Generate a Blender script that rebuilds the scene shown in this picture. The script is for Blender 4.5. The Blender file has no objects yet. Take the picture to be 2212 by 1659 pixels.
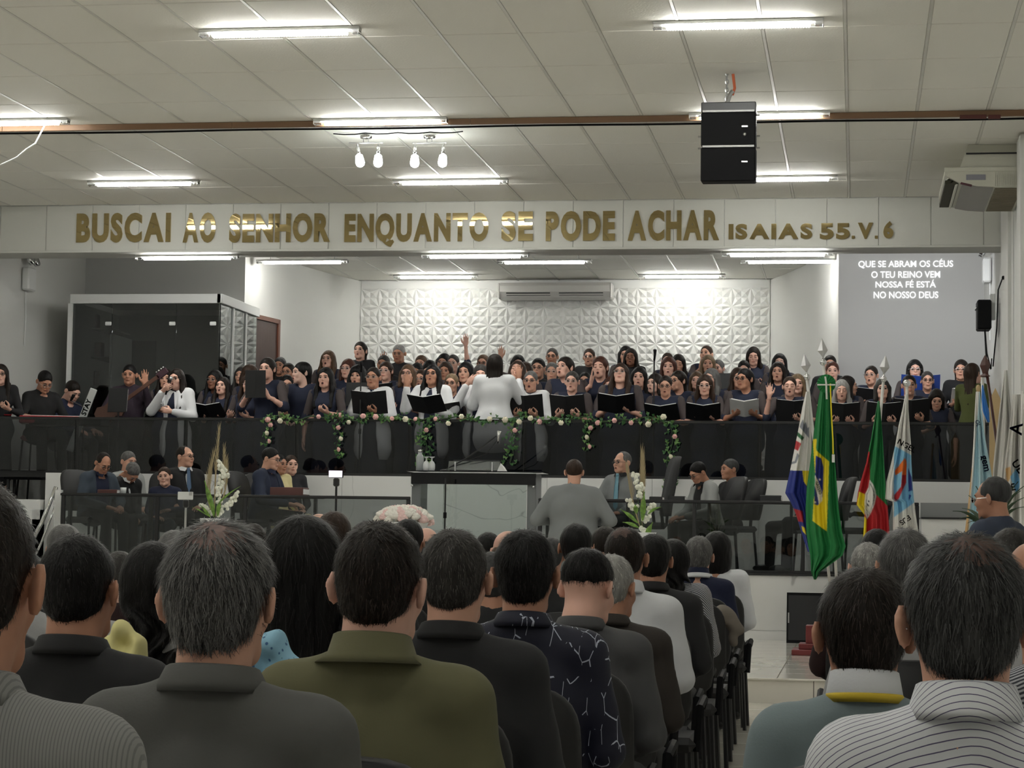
import bpy, math, random
import numpy as np
from mathutils import Vector, Matrix
random.seed(7); np.random.seed(7)
C = bpy.context.scene.collection
SC = bpy.context.scene
# ---------------------------------------------------------------- camera
EYE = np.array([0.0, 0.0, 1.18]); F = 4700.0; W0, H0 = 2212, 1659
def _n(v): v = np.array(v, float); return v/np.linalg.norm(v)
_yc = _n([744, -341.5, 4700])                       # room's depth axis in camera axes (x right, y up, z forward)
_hp = _n([744-1000, -(341.5-14.7), 4700])
_zc = np.cross(_yc, _hp); _zc = _zc/np.linalg.norm(_zc)
if _zc[1] < 0: _zc = -_zc
_xc = np.cross(_yc, _zc)
if _xc[0] < 0: _xc = -_xc
RW = np.array([_xc, _yc, _zc])                      # camera vec -> world vec
def ray(px, py): return RW @ np.array([px-W0/2, -(py-H0/2), F])
def atY(px, py, Y): r = ray(px, py); return EYE + r*((Y-EYE[1])/r[1])
def atZ(px, py, Z): r = ray(px, py); return EYE + r*((Z-EYE[2])/r[2])
def atX(px, py, X): r = ray(px, py); return EYE + r*((X-EYE[0])/r[0])
def proj(p):
    c = RW.T @ (np.array(p, float)-EYE); return (W0/2+F*c[0]/c[2], H0/2-F*c[1]/c[2])
cam = bpy.data.cameras.new('camera'); cam.sensor_width = 36; cam.lens = F/W0*36; cam.clip_start = 0.05; cam.clip_end = 200
co = bpy.data.objects.new('camera', cam); C.objects.link(co)
_r = RW @ np.array([1., 0, 0]); _u = RW @ np.array([0, 1., 0]); _f = RW @ np.array([0, 0, 1.])
_m = Matrix(((_r[0], _u[0], -_f[0]), (_r[1], _u[1], -_f[1]), (_r[2], _u[2], -_f[2]))).to_4x4()
_m.translation = Vector(EYE); co.matrix_world = _m
SC.camera = co
# ---------------------------------------------------------------- world, exposure
w = bpy.data.worlds.new('world'); SC.world = w; w.use_nodes = True
w.node_tree.nodes['Background'].inputs[0].default_value = (0.80, 0.86, 0.84, 1)
w.node_tree.nodes['Background'].inputs[1].default_value = 0.10
SC.view_settings.view_transform = 'Standard'; SC.view_settings.look = 'None'
SC.view_settings.gamma = 1; SC.view_settings.use_curve_mapping = False
SC.view_settings.exposure = 1.7
TUBE_E = 20.0          # brightness of the LED battens
# the ceiling projector that throws the lyrics on the grey right wall
_pl = bpy.data.lights.new('projector_light', 'SPOT'); _pl.energy = 38; _pl.spot_size = math.radians(105); _pl.spot_blend = 1.0; _pl.shadow_soft_size = .05; _pl.color = (.95, .97, 1)
_po = bpy.data.objects.new('projector_light', _pl); C.objects.link(_po); _po.location = (.7, 25.45, 4.42)
_po.rotation_euler = (Vector((.7, 28.5, 3.9))-Vector((.7, 25.45, 4.42))).to_track_quat('-Z', 'Y').to_euler()
# ---------------------------------------------------------------- materials
MATS = {}
def s2l(c):
    return tuple((x/12.92 if x <= 0.04045 else ((x+0.055)/1.055)**2.4) for x in c)
def rgb(r, g, b): return s2l((r/255, g/255, b/255))
def mat(name, col, rough=0.6, metal=0.0, bump=None, spec=None, var=None, emis=None, sheen=0, coat=0, stretch=None, alpha=None):
    """col = linear rgb; bump=(scale,strength); var=(scale,amount) mottling; stretch = texture scale xyz"""
    if name in MATS: return MATS[name]
    m = bpy.data.materials.new(name); m.use_nodes = True; nt = m.node_tree; b = nt.nodes['Principled BSDF']
    b.inputs['Base Color'].default_value = (*col, 1); b.inputs['Roughness'].default_value = rough
    b.inputs['Metallic'].default_value = metal
    if spec is not None: b.inputs['Specular IOR Level'].default_value = spec
    if sheen: b.inputs['Sheen Weight'].default_value = sheen
    if coat: b.inputs['Coat Weight'].default_value = coat
    if alpha is not None: b.inputs['Alpha'].default_value = alpha
    if emis:
        b.inputs['Emission Color'].default_value = (*emis[0], 1); b.inputs['Emission Strength'].default_value = emis[1]
    if bump or var:
        tc = nt.nodes.new('ShaderNodeTexCoord'); mp = nt.nodes.new('ShaderNodeMapping')
        nt.links.new(tc.outputs['Object'], mp.inputs[0])
        if stretch: mp.inputs['Scale'].default_value = stretch
    if bump:
        n = nt.nodes.new('ShaderNodeTexNoise'); n.inputs['Scale'].default_value = bump[0]; n.inputs['Detail'].default_value = 4
        nt.links.new(mp.outputs[0], n.inputs['Vector'])
        bp = nt.nodes.new('ShaderNodeBump'); bp.inputs['Strength'].default_value = bump[1]; bp.inputs['Distance'].default_value = bump[2] if len(bump) > 2 else 0.01
        nt.links.new(n.outputs[0], bp.inputs['Height']); nt.links.new(bp.outputs[0], b.inputs['Normal'])
    if var:
        n = nt.nodes.new('ShaderNodeTexNoise'); n.inputs['Scale'].default_value = var[0]; n.inputs['Detail'].default_value = 5
        nt.links.new(mp.outputs[0], n.inputs['Vector'])
        r = nt.nodes.new('ShaderNodeValToRGB'); r.color_ramp.elements[0].position = 0.3; r.color_ramp.elements[1].position = 0.7
        r.color_ramp.elements[0].color = (*[c*(1-var[1]) for c in col], 1)
        r.color_ramp.elements[1].color = (*[min(1, c*(1+var[1])) for c in col], 1)
        nt.links.new(n.outputs[0], r.inputs[0]); nt.links.new(r.outputs[0], b.inputs['Base Color'])
    MATS[name] = m; return m
def marble(name='marble', base=(0.80, 0.80, 0.78), vein=(0.50, 0.50, 0.49), rough=0.12):
    if name in MATS: return MATS[name]
    m = bpy.data.materials.new(name); m.use_nodes = True; nt = m.node_tree; b = nt.nodes['Principled BSDF']
    tc = nt.nodes.new('ShaderNodeTexCoord'); n = nt.nodes.new('ShaderNodeTexNoise')
    oi = nt.nodes.new('ShaderNodeObjectInfo'); ad = nt.nodes.new('ShaderNodeVectorMath'); ad.operation = 'ADD'
    sc_ = nt.nodes.new('ShaderNodeVectorMath'); sc_.operation = 'SCALE'; sc_.inputs['Scale'].default_value = 37
    nt.links.new(tc.outputs['Object'], ad.inputs[0]); nt.links.new(oi.outputs['Random'], sc_.inputs[0]); nt.links.new(sc_.outputs[0], ad.inputs[1])
    n.inputs['Scale'].default_value = 0.55; n.inputs['Detail'].default_value = 3.5; n.inputs['Distortion'].default_value = 1.1
    nt.links.new(ad.outputs[0], n.inputs['Vector'])
    mt = nt.nodes.new('ShaderNodeMath'); mt.operation = 'SUBTRACT'; mt.inputs[1].default_value = 0.5
    ab = nt.nodes.new('ShaderNodeMath'); ab.operation = 'ABSOLUTE'
    nt.links.new(n.outputs[0], mt.inputs[0]); nt.links.new(mt.outputs[0], ab.inputs[0])
    r = nt.nodes.new('ShaderNodeValToRGB'); e = r.color_ramp.elements
    e[0].position = 0.0; e[0].color = (*vein, 1); e[1].position = 0.0045; e[1].color = (*base, 1)
    nt.links.new(ab.outputs[0], r.inputs[0]); nt.links.new(r.outputs[0], b.inputs['Base Color'])
    b.inputs['Roughness'].default_value = rough; MATS[name] = m; return m
def glass(name, tint=(0.35, 0.36, 0.36), gloss=0.0, ior=1.5):
    """flat tinted sheet: see-through with the tint, mirror reflection by Fresnel"""
    if name in MATS: return MATS[name]
    m = bpy.data.materials.new(name); m.use_nodes = True; nt = m.node_tree
    for n in list(nt.nodes): nt.nodes.remove(n)
    o = nt.nodes.new('ShaderNodeOutputMaterial'); t = nt.nodes.new('ShaderNodeBsdfTransparent'); g = nt.nodes.new('ShaderNodeBsdfGlossy')
    t.inputs[0].default_value = (*tint, 1); g.inputs['Roughness'].default_value = 0.0; g.inputs[0].default_value = (0.9, 0.92, 0.92, 1)
    mx = nt.nodes.new('ShaderNodeMixShader'); fr = nt.nodes.new('ShaderNodeFresnel'); fr.inputs[0].default_value = ior
    a = nt.nodes.new('ShaderNodeMath'); a.operation = 'ADD'; a.inputs[1].default_value = gloss; a.use_clamp = True
    nt.links.new(fr.outputs[0], a.inputs[0]); nt.links.new(a.outputs[0], mx.inputs[0])
    nt.links.new(t.outputs[0], mx.inputs[1]); nt.links.new(g.outputs[0], mx.inputs[2]); nt.links.new(mx.outputs[0], o.inputs[0])
    MATS[name] = m; return m
def emit(name, col, s):
    if name in MATS: return MATS[name]
    m = bpy.data.materials.new(name); m.use_nodes = True; nt = m.node_tree
    for n in list(nt.nodes): nt.nodes.remove(n)
    o = nt.nodes.new('ShaderNodeOutputMaterial'); e = nt.nodes.new('ShaderNodeEmission')
    e.inputs[0].default_value = (*col, 1); e.inputs[1].default_value = s; nt.links.new(e.outputs[0], o.inputs[0])
    MATS[name] = m; return m
# ---------------------------------------------------------------- mesh builder
def rotm(rx=0, ry=0, rz=0):
    return np.array((Matrix.Rotation(rz, 3, 'Z') @ Matrix.Rotation(ry, 3, 'Y') @ Matrix.Rotation(rx, 3, 'X')))
class MB:
    def __init__(s): s.v = []; s.f = []; s.m = []; s.n = 0
    def add(s, v, f, mi=0):
        v = np.asarray(v, float); s.v.append(v)
        s.f += [tuple(int(i)+s.n for i in q) for q in f]
        s.m += ([mi]*len(f) if np.isscalar(mi) else list(mi)); s.n += len(v); return s
    def box(s, c, d, R=None, mi=0, bev=0.0):
        x, y, z = [k/2 for k in d]
        if bev > 0:
            b = min(bev, x*0.9, y*0.9, z*0.9); v = []; 
            for sx in (-1, 1):
                for sy in (-1, 1):
                    for sz in (-1, 1):
                        v += [(sx*x, sy*(y-b), sz*(z-b)), (sx*(x-b), sy*y, sz*(z-b)), (sx*(x-b), sy*(y-b), sz*z)]
            idx = lambda sx, sy, sz, k: ((sx > 0)*4+(sy > 0)*2+(sz > 0))*3+k
            f = []
            for a, k in ((0, 0), (1, 1), (2, 2)):
                for sg in (-1, 1):
                    q = []
                    for (p, r) in ((-1, -1), (1, -1), (1, 1), (-1, 1)):
                        t = [0, 0, 0]; t[a] = sg; t[(a+1) % 3] = p; t[(a+2) % 3] = r; q.append(idx(*t, k))
                    f.append(q if sg > 0 else q[::-1])
            for a in range(3):
                b1, b2 = (a+1) % 3, (a+2) % 3
                for p in (-1, 1):
                    for r in (-1, 1):
                        t0 = [0]*3; t0[a] = -1; t0[b1] = p; t0[b2] = r; t1 = list(t0); t1[a] = 1
                        q = [idx(*t0, b1), idx(*t1, b1), idx(*t1, b2), idx(*t0, b2)]
                        f.append(q if p*r < 0 else q[::-1])
            for sx in (-1, 1):
                for sy in (-1, 1):
                    for sz in (-1, 1):
                        q = [idx(sx, sy, sz, k) for k in range(3)]
                        f.append(q if sx*sy*sz > 0 else q[::-1])
        else:
            v = [(sx*x, sy*y, sz*z) for sx in (-1, 1) for sy in (-1, 1) for sz in (-1, 1)]
            f = [(0, 1, 3, 2), (4, 6, 7, 5), (0, 4, 5, 1), (2, 3, 7, 6), (0, 2, 6, 4), (1, 5, 7, 3)]
        v = np.array(v)
        if R is not None: v = v @ np.asarray(R).T
        return s.add(v+np.array(c), f, mi)
    def box2(s, a, b, mi=0, bev=0):
        a = np.array(a, float); b = np.array(b, float); return s.box((a+b)/2, np.abs(b-a), None, mi, bev)
    def tube(s, pts, r, n=8, mi=0, cap=True, flat=None):
        pts = [np.array(p, float) for p in pts]; rs = [r]*len(pts) if np.isscalar(r) else list(r)
        V = []; up0 = None
        for i, p in enumerate(pts):
            t = pts[min(i+1, len(pts)-1)]-pts[max(i-1, 0)]; L = np.linalg.norm(t); t = t/L if L > 1e-9 else np.array([0, 0, 1.])
            if up0 is None: up0 = np.array([0, 0, 1.]) if abs(t[2]) < 0.9 else np.array([0, 1., 0])
            a = np.cross(t, up0); la = np.linalg.norm(a)
            if la < 1e-6: up0 = np.array([1., 0, 0]); a = np.cross(t, up0); la = np.linalg.norm(a)
            a /= la; b = np.cross(a, t); up0 = b
            for k in range(n):
                th = 2*math.pi*k/n; V.append(p+rs[i]*(math.cos(th)*a+math.sin(th)*b*(flat or 1)))
        f = [(i*n+k, i*n+(k+1) % n, (i+1)*n+(k+1) % n, (i+1)*n+k) for i in range(len(pts)-1) for k in range(n)]
        if cap: f += [tuple(range(n))[::-1], tuple((len(pts)-1)*n+k for k in range(n))]
        return s.add(V, f, mi)
    def lathe(s, prof, c=(0, 0, 0), n=16, mi=0, R=None, sc=(1, 1, 1)):
        V = [(r*math.cos(2*math.pi*k/n), r*math.sin(2*math.pi*k/n), z) for (r, z) in prof for k in range(n)]
        f = [(i*n+k, i*n+(k+1) % n, (i+1)*n+(k+1) % n, (i+1)*n+k) for i in range(len(prof)-1) for k in range(n)]
        f += [tuple(range(n))[::-1], tuple((len(prof)-1)*n+k for k in range(n))]
        V = np.array(V)*np.array(sc)
        if R is not None: V = V @ np.asarray(R).T
        return s.add(V+np.array(c), f, mi)
    def ball(s, c, r, n=12, m=8, mi=0, R=None):
        r = (r, r, r) if np.isscalar(r) else r
        pr = [(math.sin(math.pi*(i+0.001)/(m+0.002)), -math.cos(math.pi*(i+0.001)/(m+0.002))) for i in range(m+1)]
        return s.lathe(pr, c, n, mi, R, r)
    def prism(s, poly, a, b, mi=0, ax='y'):
        """extrude a 2-D outline (x,z) from y=a to y=b"""
        n = len(poly)
        V = [(p[0], a, p[1]) for p in poly]+[(p[0], b, p[1]) for p in poly]
        if ax == 'x': V = [(y, x, z) for (x, y, z) in V]
        if ax == 'z': V = [(x, z, y) for (x, y, z) in V]
        f = [tuple(range(n)), tuple(range(2*n-1, n-1, -1))]+[(i, n+i, n+(i+1) % n, (i+1) % n) for i in range(n)]
        return s.add(V, f, mi)
    def obj(s, name, mats, parent=None, smooth=False, loc=None, fixn=False):
        me = bpy.data.meshes.new(name)
        v = np.concatenate(s.v) if s.v else np.zeros((0, 3))
        me.from_pydata(v.tolist(), [], s.f)
        for m in (mats if isinstance(mats, (list, tuple)) else [mats]): me.materials.append(m)
        me.polygons.foreach_set('material_index', s.m)
        if smooth: me.polygons.foreach_set('use_smooth', [True]*len(s.f))
        if fixn:
            import bmesh
            bm = bmesh.new(); bm.from_mesh(me); bmesh.ops.recalc_face_normals(bm, faces=bm.faces); bm.to_mesh(me); bm.free()
        me.update(); return link(name, me, parent, loc)
def link(name, data, parent=None, loc=None):
    o = bpy.data.objects.new(name, data); C.objects.link(o)
    if parent is not None: o.parent = parent
    if loc is not None: o.location = tuple(loc)
    return o
def tag(o, label, cat, group=None, kind=None):
    o['label'] = label; o['category'] = cat
    if group: o['group'] = group
    if kind: o['kind'] = kind
    return o
def thing(name, label, cat, loc=(0, 0, 0), rz=0, group=None):
    o = bpy.data.objects.new(name, None); C.objects.link(o); o.location = tuple(loc); o.rotation_euler = (0, 0, rz)
    o.empty_display_size = 0.1
    return tag(o, label, cat, group)
def struct(o): o['kind'] = 'structure'; return o
def text_mesh(txt, size, depth, off=0.0, sx=1.0, align='LEFT', spacing=1.0, bev=0.0):
    cu = bpy.data.curves.new('t', 'FONT'); cu.body = txt; cu.size = size; cu.extrude = depth; cu.offset = off
    cu.align_x = align; cu.space_character = spacing; cu.resolution_u = 4; cu.bevel_depth = bev
    o = bpy.data.objects.new('t', cu); C.objects.link(o)
    dg = bpy.context.evaluated_depsgraph_get(); dg.update()
    me = bpy.data.meshes.new_from_object(o.evaluated_get(dg)); bpy.data.objects.remove(o); bpy.data.curves.remove(cu)
    if sx != 1.0:
        for v in me.vertices: v.co.x *= sx
    me.materials.clear()
    return me
# ================================================================ room
XL, XR, ZC, YH, YB = -10.5, 1.62, 5.08, 24.8, 32.6
Z1, Z2, ZM, ZS = 0.18, 0.85, 1.86, 1.45       # step, dais, top of the choir parapet, choir floor
m_wall = mat('white_paint', rgb(222, 222, 218), 0.75, bump=(18, 0.06))
m_gray = mat('grey_paint', rgb(196, 196, 194), 0.75, bump=(18, 0.06))
m_tile = mat('ceiling_tile_vinyl', rgb(232, 230, 221), 0.72, bump=(55, 0.35, 0.006))
m_grid = mat('ceiling_grid_metal', rgb(215, 213, 205), 0.35)
m_black = mat('black_metal', (0.012, 0.012, 0.013), 0.35)
m_chrome = mat('chrome', (0.75, 0.75, 0.75), 0.12, 1.0)
m_steel = mat('brushed_steel', (0.55, 0.55, 0.55), 0.3, 1.0)
m_bplastic = mat('black_plastic', (0.005, 0.005, 0.006), 0.6, spec=.15)
m_floor = mat('porcelain_tile', rgb(222, 218, 208), 0.10, var=(3, 0.05))
m_grout = mat('grout', rgb(120, 116, 108), 0.8)
m_glass_dark = glass('smoked_glass', (0.34, 0.35, 0.36), 0.01)
m_glass_clear = glass('clear_glass', (0.80, 0.84, 0.83), 0.0)
M_MAR = marble()
# floors
fl = struct(MB().box2((XL-.3, -8, -.2), (XR+.3, 16.2, -.008)).obj('floor', m_grout))
tile_me = None
def tiles_xy(parent, x0, x1, y0, y1, z, s, mt, name='floor_tile'):
    me = None; y = y0
    while y < y1-1e-6:
        x = x0
        while x < x1-1e-6:
            if me is None:
                o = MB().box((s/2, s/2, -.006), (s-.006, s-.006, .012), bev=.0015).obj(name, mt, parent, loc=(x, y, z)); me = o.data
            else: link(name, me, parent, (x, y, z))
            x += s
        y += s
tiles_xy(fl, -2.4, XR, 7.0, 16.1, 0.0, 0.65, m_floor)
MB().box2((XL, -8, -.008), (-2.403, 16.1, 0)).obj('floor_slab', m_floor, fl)
MB().box2((-2.403, -8, -.008), (XR, 6.997, 0)).obj('floor_slab', m_floor, fl)
# altar step
st = struct(MB().box2((XL-.3, 16.1, -.2), (XR+.3, YB+.5, Z1-.008)).obj('trim_1', m_grout))
tiles_xy(st, -2.4, XR-.3, 16.1, 22.2, Z1, 0.61, m_floor)
MB().box2((XL, 16.1, Z1-.008), (-2.403, 22.2, Z1)).obj('floor_slab', m_floor, st)
for i in range(20): MB().box2((XL+i*.6, 16.085, 0.0), (XL+i*.6+.594, 16.1, Z1-.014)).obj('riser_tile', m_floor, st)
MB().box2((XL, 16.06, Z1-.013), (XR, 16.12, Z1+.002), bev=.004).obj('step_nosing', m_floor, st)
# dais
da = struct(MB().box2((XL-.3, 22.2, Z1-.01), (XR+.3, YB+.5, Z2)).obj('trim_2', M_MAR))
for i in range(10):
    x = XL+i*1.2-.35; MB().box2((max(x, XL), 22.18, Z1+.10), (min(x+1.196, XR), 22.2, Z2-.02)).obj('marble_panel', M_MAR, da)
for i in range(10):
    x = XL+i*1.2-.35; MB().box2((max(x, XL), 22.175, Z1), (min(x+1.196, XR), 22.2, Z1+.097)).obj('skirting_panel', M_MAR, da)
MB().box2((XL, 22.16, Z2-.018), (XR, 22.3, Z2+.004)).obj('dais_edge', m_black, da)
# choir parapet (marble) and choir floor
xa = atY(98, 1050, 24.6)[0]
pw = struct(MB().box2((xa, 24.62, Z2), (XR, 24.75, ZM)).obj('wall_choir_parapet', M_MAR))
i = 0; x = xa
while x < XR-.01:
    x2 = min(x+1.2, XR); MB().box2((x, 24.6, ZM-.62), (x2-.004, 24.62, ZM)).obj('marble_panel', M_MAR, pw)
    MB().box2((x, 24.6, Z2), (x2-.004, 24.62, ZM-.624)).obj('marble_panel', M_MAR, pw); x = x2
cf = struct(MB().box2((XL-.2, 24.76, Z2-.1), (XR+.2, YB+.5, ZS)).obj('floor_choir', mat('choir_carpet', (0.03, 0.03, 0.032), 0.9)))
ROWZ = {0: ZS, 1: ZS, 2: 1.52, 3: 1.70, 4: 1.92, 5: 2.10}
ROWY = {0: 25.15, 1: 25.6, 2: 26.4, 3: 27.3, 4: 28.2, 5: 29.1}
m_ris = mat('riser_carpet', (0.04, 0.04, 0.042), 0.9)
for k in (2, 3, 4, 5):
    struct(MB().box2((-8.2, ROWY[k]-.42, ZS), (1.55, (ROWY[k]+.4) if k < 5 else 30.6, ROWZ[k])).obj('choir_riser', m_ris))
# side stairs at the left of the parapet
stp = thing('side_stairs', 'white marble stairs climbing to the choir floor at far left', 'stairs')
for k in range(6):
    MB().box2((max(xa-1.3, XL+.03), 23.3+k*.24, Z2), (xa-.02, 24.72, Z2+.115*(k+1)), bev=.005).obj('stair_tread', M_MAR, stp)
# walls
struct(MB().box2((XL-.2, -8, -.2), (XL, YB+.5, ZC+.3)).obj('wall_left', m_wall))
wr = struct(MB().box2((XR, -8, -.2), (XR+.2, YB+.5, ZC+.3)).obj('wall_right', m_wall))
for (ya, yb2, t) in ((20.9, 21.35, .10), (23.6, 24.75, .035)):
    MB().box2((XR-t, ya, 0), (XR, yb2, ZC-.02)).obj('pilaster', m_wall, wr)
for yy in (21.9, 22.6, 23.2): MB().box2((XR-.006, yy, 0.2), (XR, yy+.012, ZC)).obj('wall_joint', m_gray, wr)
struct(MB().box2((XL-.2, -8.2, -.2), (XR+.2, -8, ZC+.3)).obj('wall_back', m_wall))
bw = struct(MB().box2((XL-.2, YB, Z2), (XR+.2, YB+.2, ZC+.3)).obj('wall_front', m_wall))
# alcove: grey side pieces and oblique white walls
ga = atY(527, 700, 28.5)[0]; gb = atY(1811, 700, 28.5)[0]
struct(MB().box2((XL, 28.5, ZS), (ga, 28.7, ZC)).obj('wall_grey_left', m_gray))
struct(MB().box2((gb, 28.5, ZS), (XR, 28.7, ZC)).obj('wall_grey_right', m_gray))
pa = atY(780, 700, YB)[0]; pb = atY(1663, 700, YB)[0]
def oblique(name, p0, p1, t=.1):
    p0 = np.array(p0); p1 = np.array(p1); n = 8; out = []
    for i in range(n+1):
        u = i/n; q = p0*(1-u)+p1*u; bul = math.sin(u*math.pi)*.12; d = (p1-p0)/np.linalg.norm(p1-p0); nn = np.array([-d[1], d[0]])
        if nn[1] < 0: nn = -nn
        out.append(q+nn*bul)
    mb = MB()
    for i in range(n):
        a, b = out[i], out[i+1]; d = (b-a)/np.linalg.norm(b-a); nn = np.array([-d[1], d[0]]); nn = nn if nn[1] > 0 else -nn
        V = [(*a, ZS), (*b, ZS), (*(b+nn*t), ZS), (*(a+nn*t), ZS), (*a, ZC), (*b, ZC), (*(b+nn*t), ZC), (*(a+nn*t), ZC)]
        mb.add(V, [(0, 1, 5, 4), (1, 2, 6, 5), (2, 3, 7, 6), (3, 0, 4, 7), (4, 5, 6, 7), (3, 2, 1, 0)])
    return struct(mb.obj(name, m_wall, fixn=True))
oblique('wall_alcove_left', (ga, 28.5), (pa, YB)); oblique('wall_alcove_right', (gb, 28.5), (pb, YB))
# door in the oblique wall at the left
u0 = np.array([ga, 28.5]); u1 = np.array([pa, YB]); ud = (u1-u0)/np.linalg.norm(u1-u0)
un = np.array([ud[1], -ud[0]])
_ang = math.atan2(ud[1], ud[0])
dr = struct(link('door_1', None)); dr.location = (*(u0+ud*.22+un*.02), ROWZ[4]-.1); dr.rotation_euler = (0, 0, _ang)
zt = 1.18+atY(550, 690, 28.9)[2]-1.18-(ROWZ[4]-.1)
wd_ = mat('dark_wood', (0.045, 0.014, 0.010), 0.4, bump=(30, .1), stretch=(1, 1, .1))
MB().box2((0.06, -.01, 0), (.80, .03, zt), bev=.006).obj('door_leaf', wd_, dr)
wf_ = mat('brown_wood', (0.16, 0.06, 0.035), 0.45)
MB().box2((0, -.03, 0), (.06, .05, zt+.06)).box2((.80, -.03, 0), (.86, .05, zt+.06)).box2((0, -.03, zt), (.86, .05, zt+.06)).obj('door_frame', wf_, dr)
MB().ball((.14, -.05, 1.0), .03).tube([(.14, -.05, 1.0), (.14, 0, 1.0)], .01).obj('door_handle', m_steel, dr, True)
# ceiling: slab, tiles, grid
ce = struct(MB().box2((XL-.2, -8, ZC+.03), (XR+.2, YB+.3, ZC+.25)).obj('ceiling', m_grid))
TX, TY = 0.625, 1.19
x0t = atZ(1829, 200, ZC)[0]          # a grid line seen straight on
y0t = atZ(1829, 432, ZC)[1]
me = None
nx0 = int(math.ceil((x0t-XL)/TX)); 
for j in range(-8, 9):
    for i in range(-nx0, 4):
        xa_, xb_ = x0t+i*TX, x0t+(i+1)*TX; ya_, yb_ = YH-.02+(j-1)*TY, YH-.02+j*TY
        if j > 0: ya_, yb_ = 25.32+(j-1)*TY, 25.32+j*TY
        if xa_ > XR or yb_ > YB+.9 or (j <= 0 and ya_ < 14.0): continue
        if j > 0 and (ya_ < 27.3): continue
        if me is None:
            o = MB().box((TX/2, TY/2, 0), (TX-.022, TY-.016, .03), bev=.006).obj('ceiling_tile', m_tile, ce, loc=(xa_, ya_, ZC+.016)); me = o.data
        else: o = link('ceiling_tile', me, ce, (xa_, ya_, ZC+.016))
# two tiles have slipped, as in the photo at the left
MB().box2((XL, -8, ZC), (XR, 14.0, ZC+.03)).obj('ceiling_board', m_tile, ce)
for i in range(-nx0, 4):
    x = x0t+i*TX
    if x < XR: 
        MB().box((x, (14+YH)/2, ZC+.002), (.022, YH-14, .006)).obj('ceiling_rail', m_grid, ce)
        MB().box((x, (25.3+YB)/2, ZC+.002), (.022, YB-25.3, .006)).obj('ceiling_rail', m_grid, ce)
# bulkhead with letters
m_head = mat('bulkhead_paint', rgb(205, 205, 198), .7, bump=(18, .06))
hd = struct(MB().box2((XL, YH, ZC-.57), (XR, YH+.5, ZC+.03)).obj('wall_bulkhead', m_wall))
zb, zt_ = ZC-.555, ZC-.004
x = XR-.22
MB().box2((XR-.215, YH-.012, zb), (XR, YH, zt_)).obj('bulkhead_panel', m_head, hd)
while x > XL:
    x2 = max(x-TX*.93, XL); MB().box2((x2+.004, YH-.012, zb), (x-.004, YH, zt_), bev=.003).obj('bulkhead_panel', m_head, hd); x = x2
MB().box2((XL, YH-.03, ZC-.575), (XR, YH+.5, ZC-.55), bev=.004).obj('bulkhead_edge', m_head, hd)
m_gold = mat('gold_mirror', (0.60, 0.48, 0.24), 0.03, 1.0, bump=(2.5, .03, .01))
LOFF = .050
def sign_words(words, label):
    sg = thing('wall_lettering', label, 'lettering', (0, 0, 0))
    for (wd, xl, xr, yt, yb_) in words:
        # split word into letters
        n = len(wd); P = atY(xl, yb_, YH-.02); Q = atY(xr, yt, YH-.02)
        cells = []
        X = 0
        ms = [text_mesh(ch, 1.0, .0, off=LOFF) for ch in wd]
        ws = [(min(v.co.x for v in m.vertices), max(v.co.x for v in m.vertices)) for m in ms]
        gap = .085; tot = sum(b-a for a, b in ws)+gap*(n-1)
        kx = (Q[0]-P[0])/tot
        for ch, (a, b) in zip(wd, ws):
            m = text_mesh(ch, 1.0, .008, off=LOFF)
            zs = [v.co.y for v in m.vertices]; capA, capB = -LOFF, .73+LOFF
            kz = (Q[2]-P[2])/(capB-capA); y0 = capA
            if ch == '.': pass
            for v in m.vertices:
                vx, vy, vz = v.co; v.co = ((vx-a)*kx, -vz*1.2, (vy-y0)*kz)
            m.materials.append(m_gold)
            o = link('letter', m, sg, (P[0]+X*kx, YH-.024, P[2])); X += b-a+gap
    return sg
sign_words([('BUSCAI', 165, 370, 456, 524), ('AO', 395, 467, 456, 524), ('SENHOR', 495, 714, 457, 524), ('ENQUANTO', 744, 1056, 456, 523),
            ('SE', 1083, 1152, 453, 521), ('PODE', 1179, 1329, 452, 521), ('ACHAR', 1356, 1554, 450, 520)],
           'large gold mirrored capitals across the white bulkhead above the choir')
sign_words([('ISAIAS', 1574, 1755, 481, 517), ('55', 1771, 1836, 480, 517)], 'smaller gold capitals at the right end of the bulkhead sign')
sg2 = sign_words([('V', 1853, 1886, 479, 516), ('6', 1908, 1930, 477, 515)], 'last gold letter and numeral of the bulkhead sign')
for px in (1843, 1893):
    P = atY(px, 516, YH-.03); MB().box((P[0], YH-.024, P[2]+.02), (.035, .016, .035), bev=.003).obj('letter', m_gold, sg2)
# back wall plaster star panels
m_plas = mat('white_plaster', rgb(226, 226, 222), 0.6)
p = (pb-pa)/22.0; hgt = .035
def star_panel():
    mb = MB(); V = []; Fc = []
    def vid(x, z, h): V.append((x, -h, z)); return len(V)-1
    for ci in (0, 1):
        for cj in (0, 1):
            cx, cz = (ci+.5)*p, (cj+.5)*p; h = p/2
            c = vid(cx, cz, .004)
            cor = [vid(cx+a*h, cz+b*h, .004) for a, b in ((-1, -1), (1, -1), (1, 1), (-1, 1))]
            em = [vid(cx+a*h, cz+b*h, hgt) for a, b in ((0, -1), (1, 0), (0, 1), (-1, 0))]
            tp = [vid(cx+a*h*.66, cz+b*h*.66, .004) for a, b in ((0, -1), (1, 0), (0, 1), (-1, 0))]
            dg_ = [vid(cx+a*h*.42, cz+b*h*.42, hgt*.95) for a, b in ((-1, -1), (1, -1), (1, 1), (-1, 1))]
            for k in range(4):
                k2 = (k+1) % 4
                Fc += [(cor[k], em[k], tp[k]), (em[k], cor[k2], tp[k])]
                Fc += [(cor[k], tp[k], dg_[k]), (tp[k], c, dg_[k]), (tp[k], cor[k2], dg_[k2]), (c, tp[k], dg_[k2])]
    mb.add(V, Fc)
    b = .001
    return mb
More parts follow.
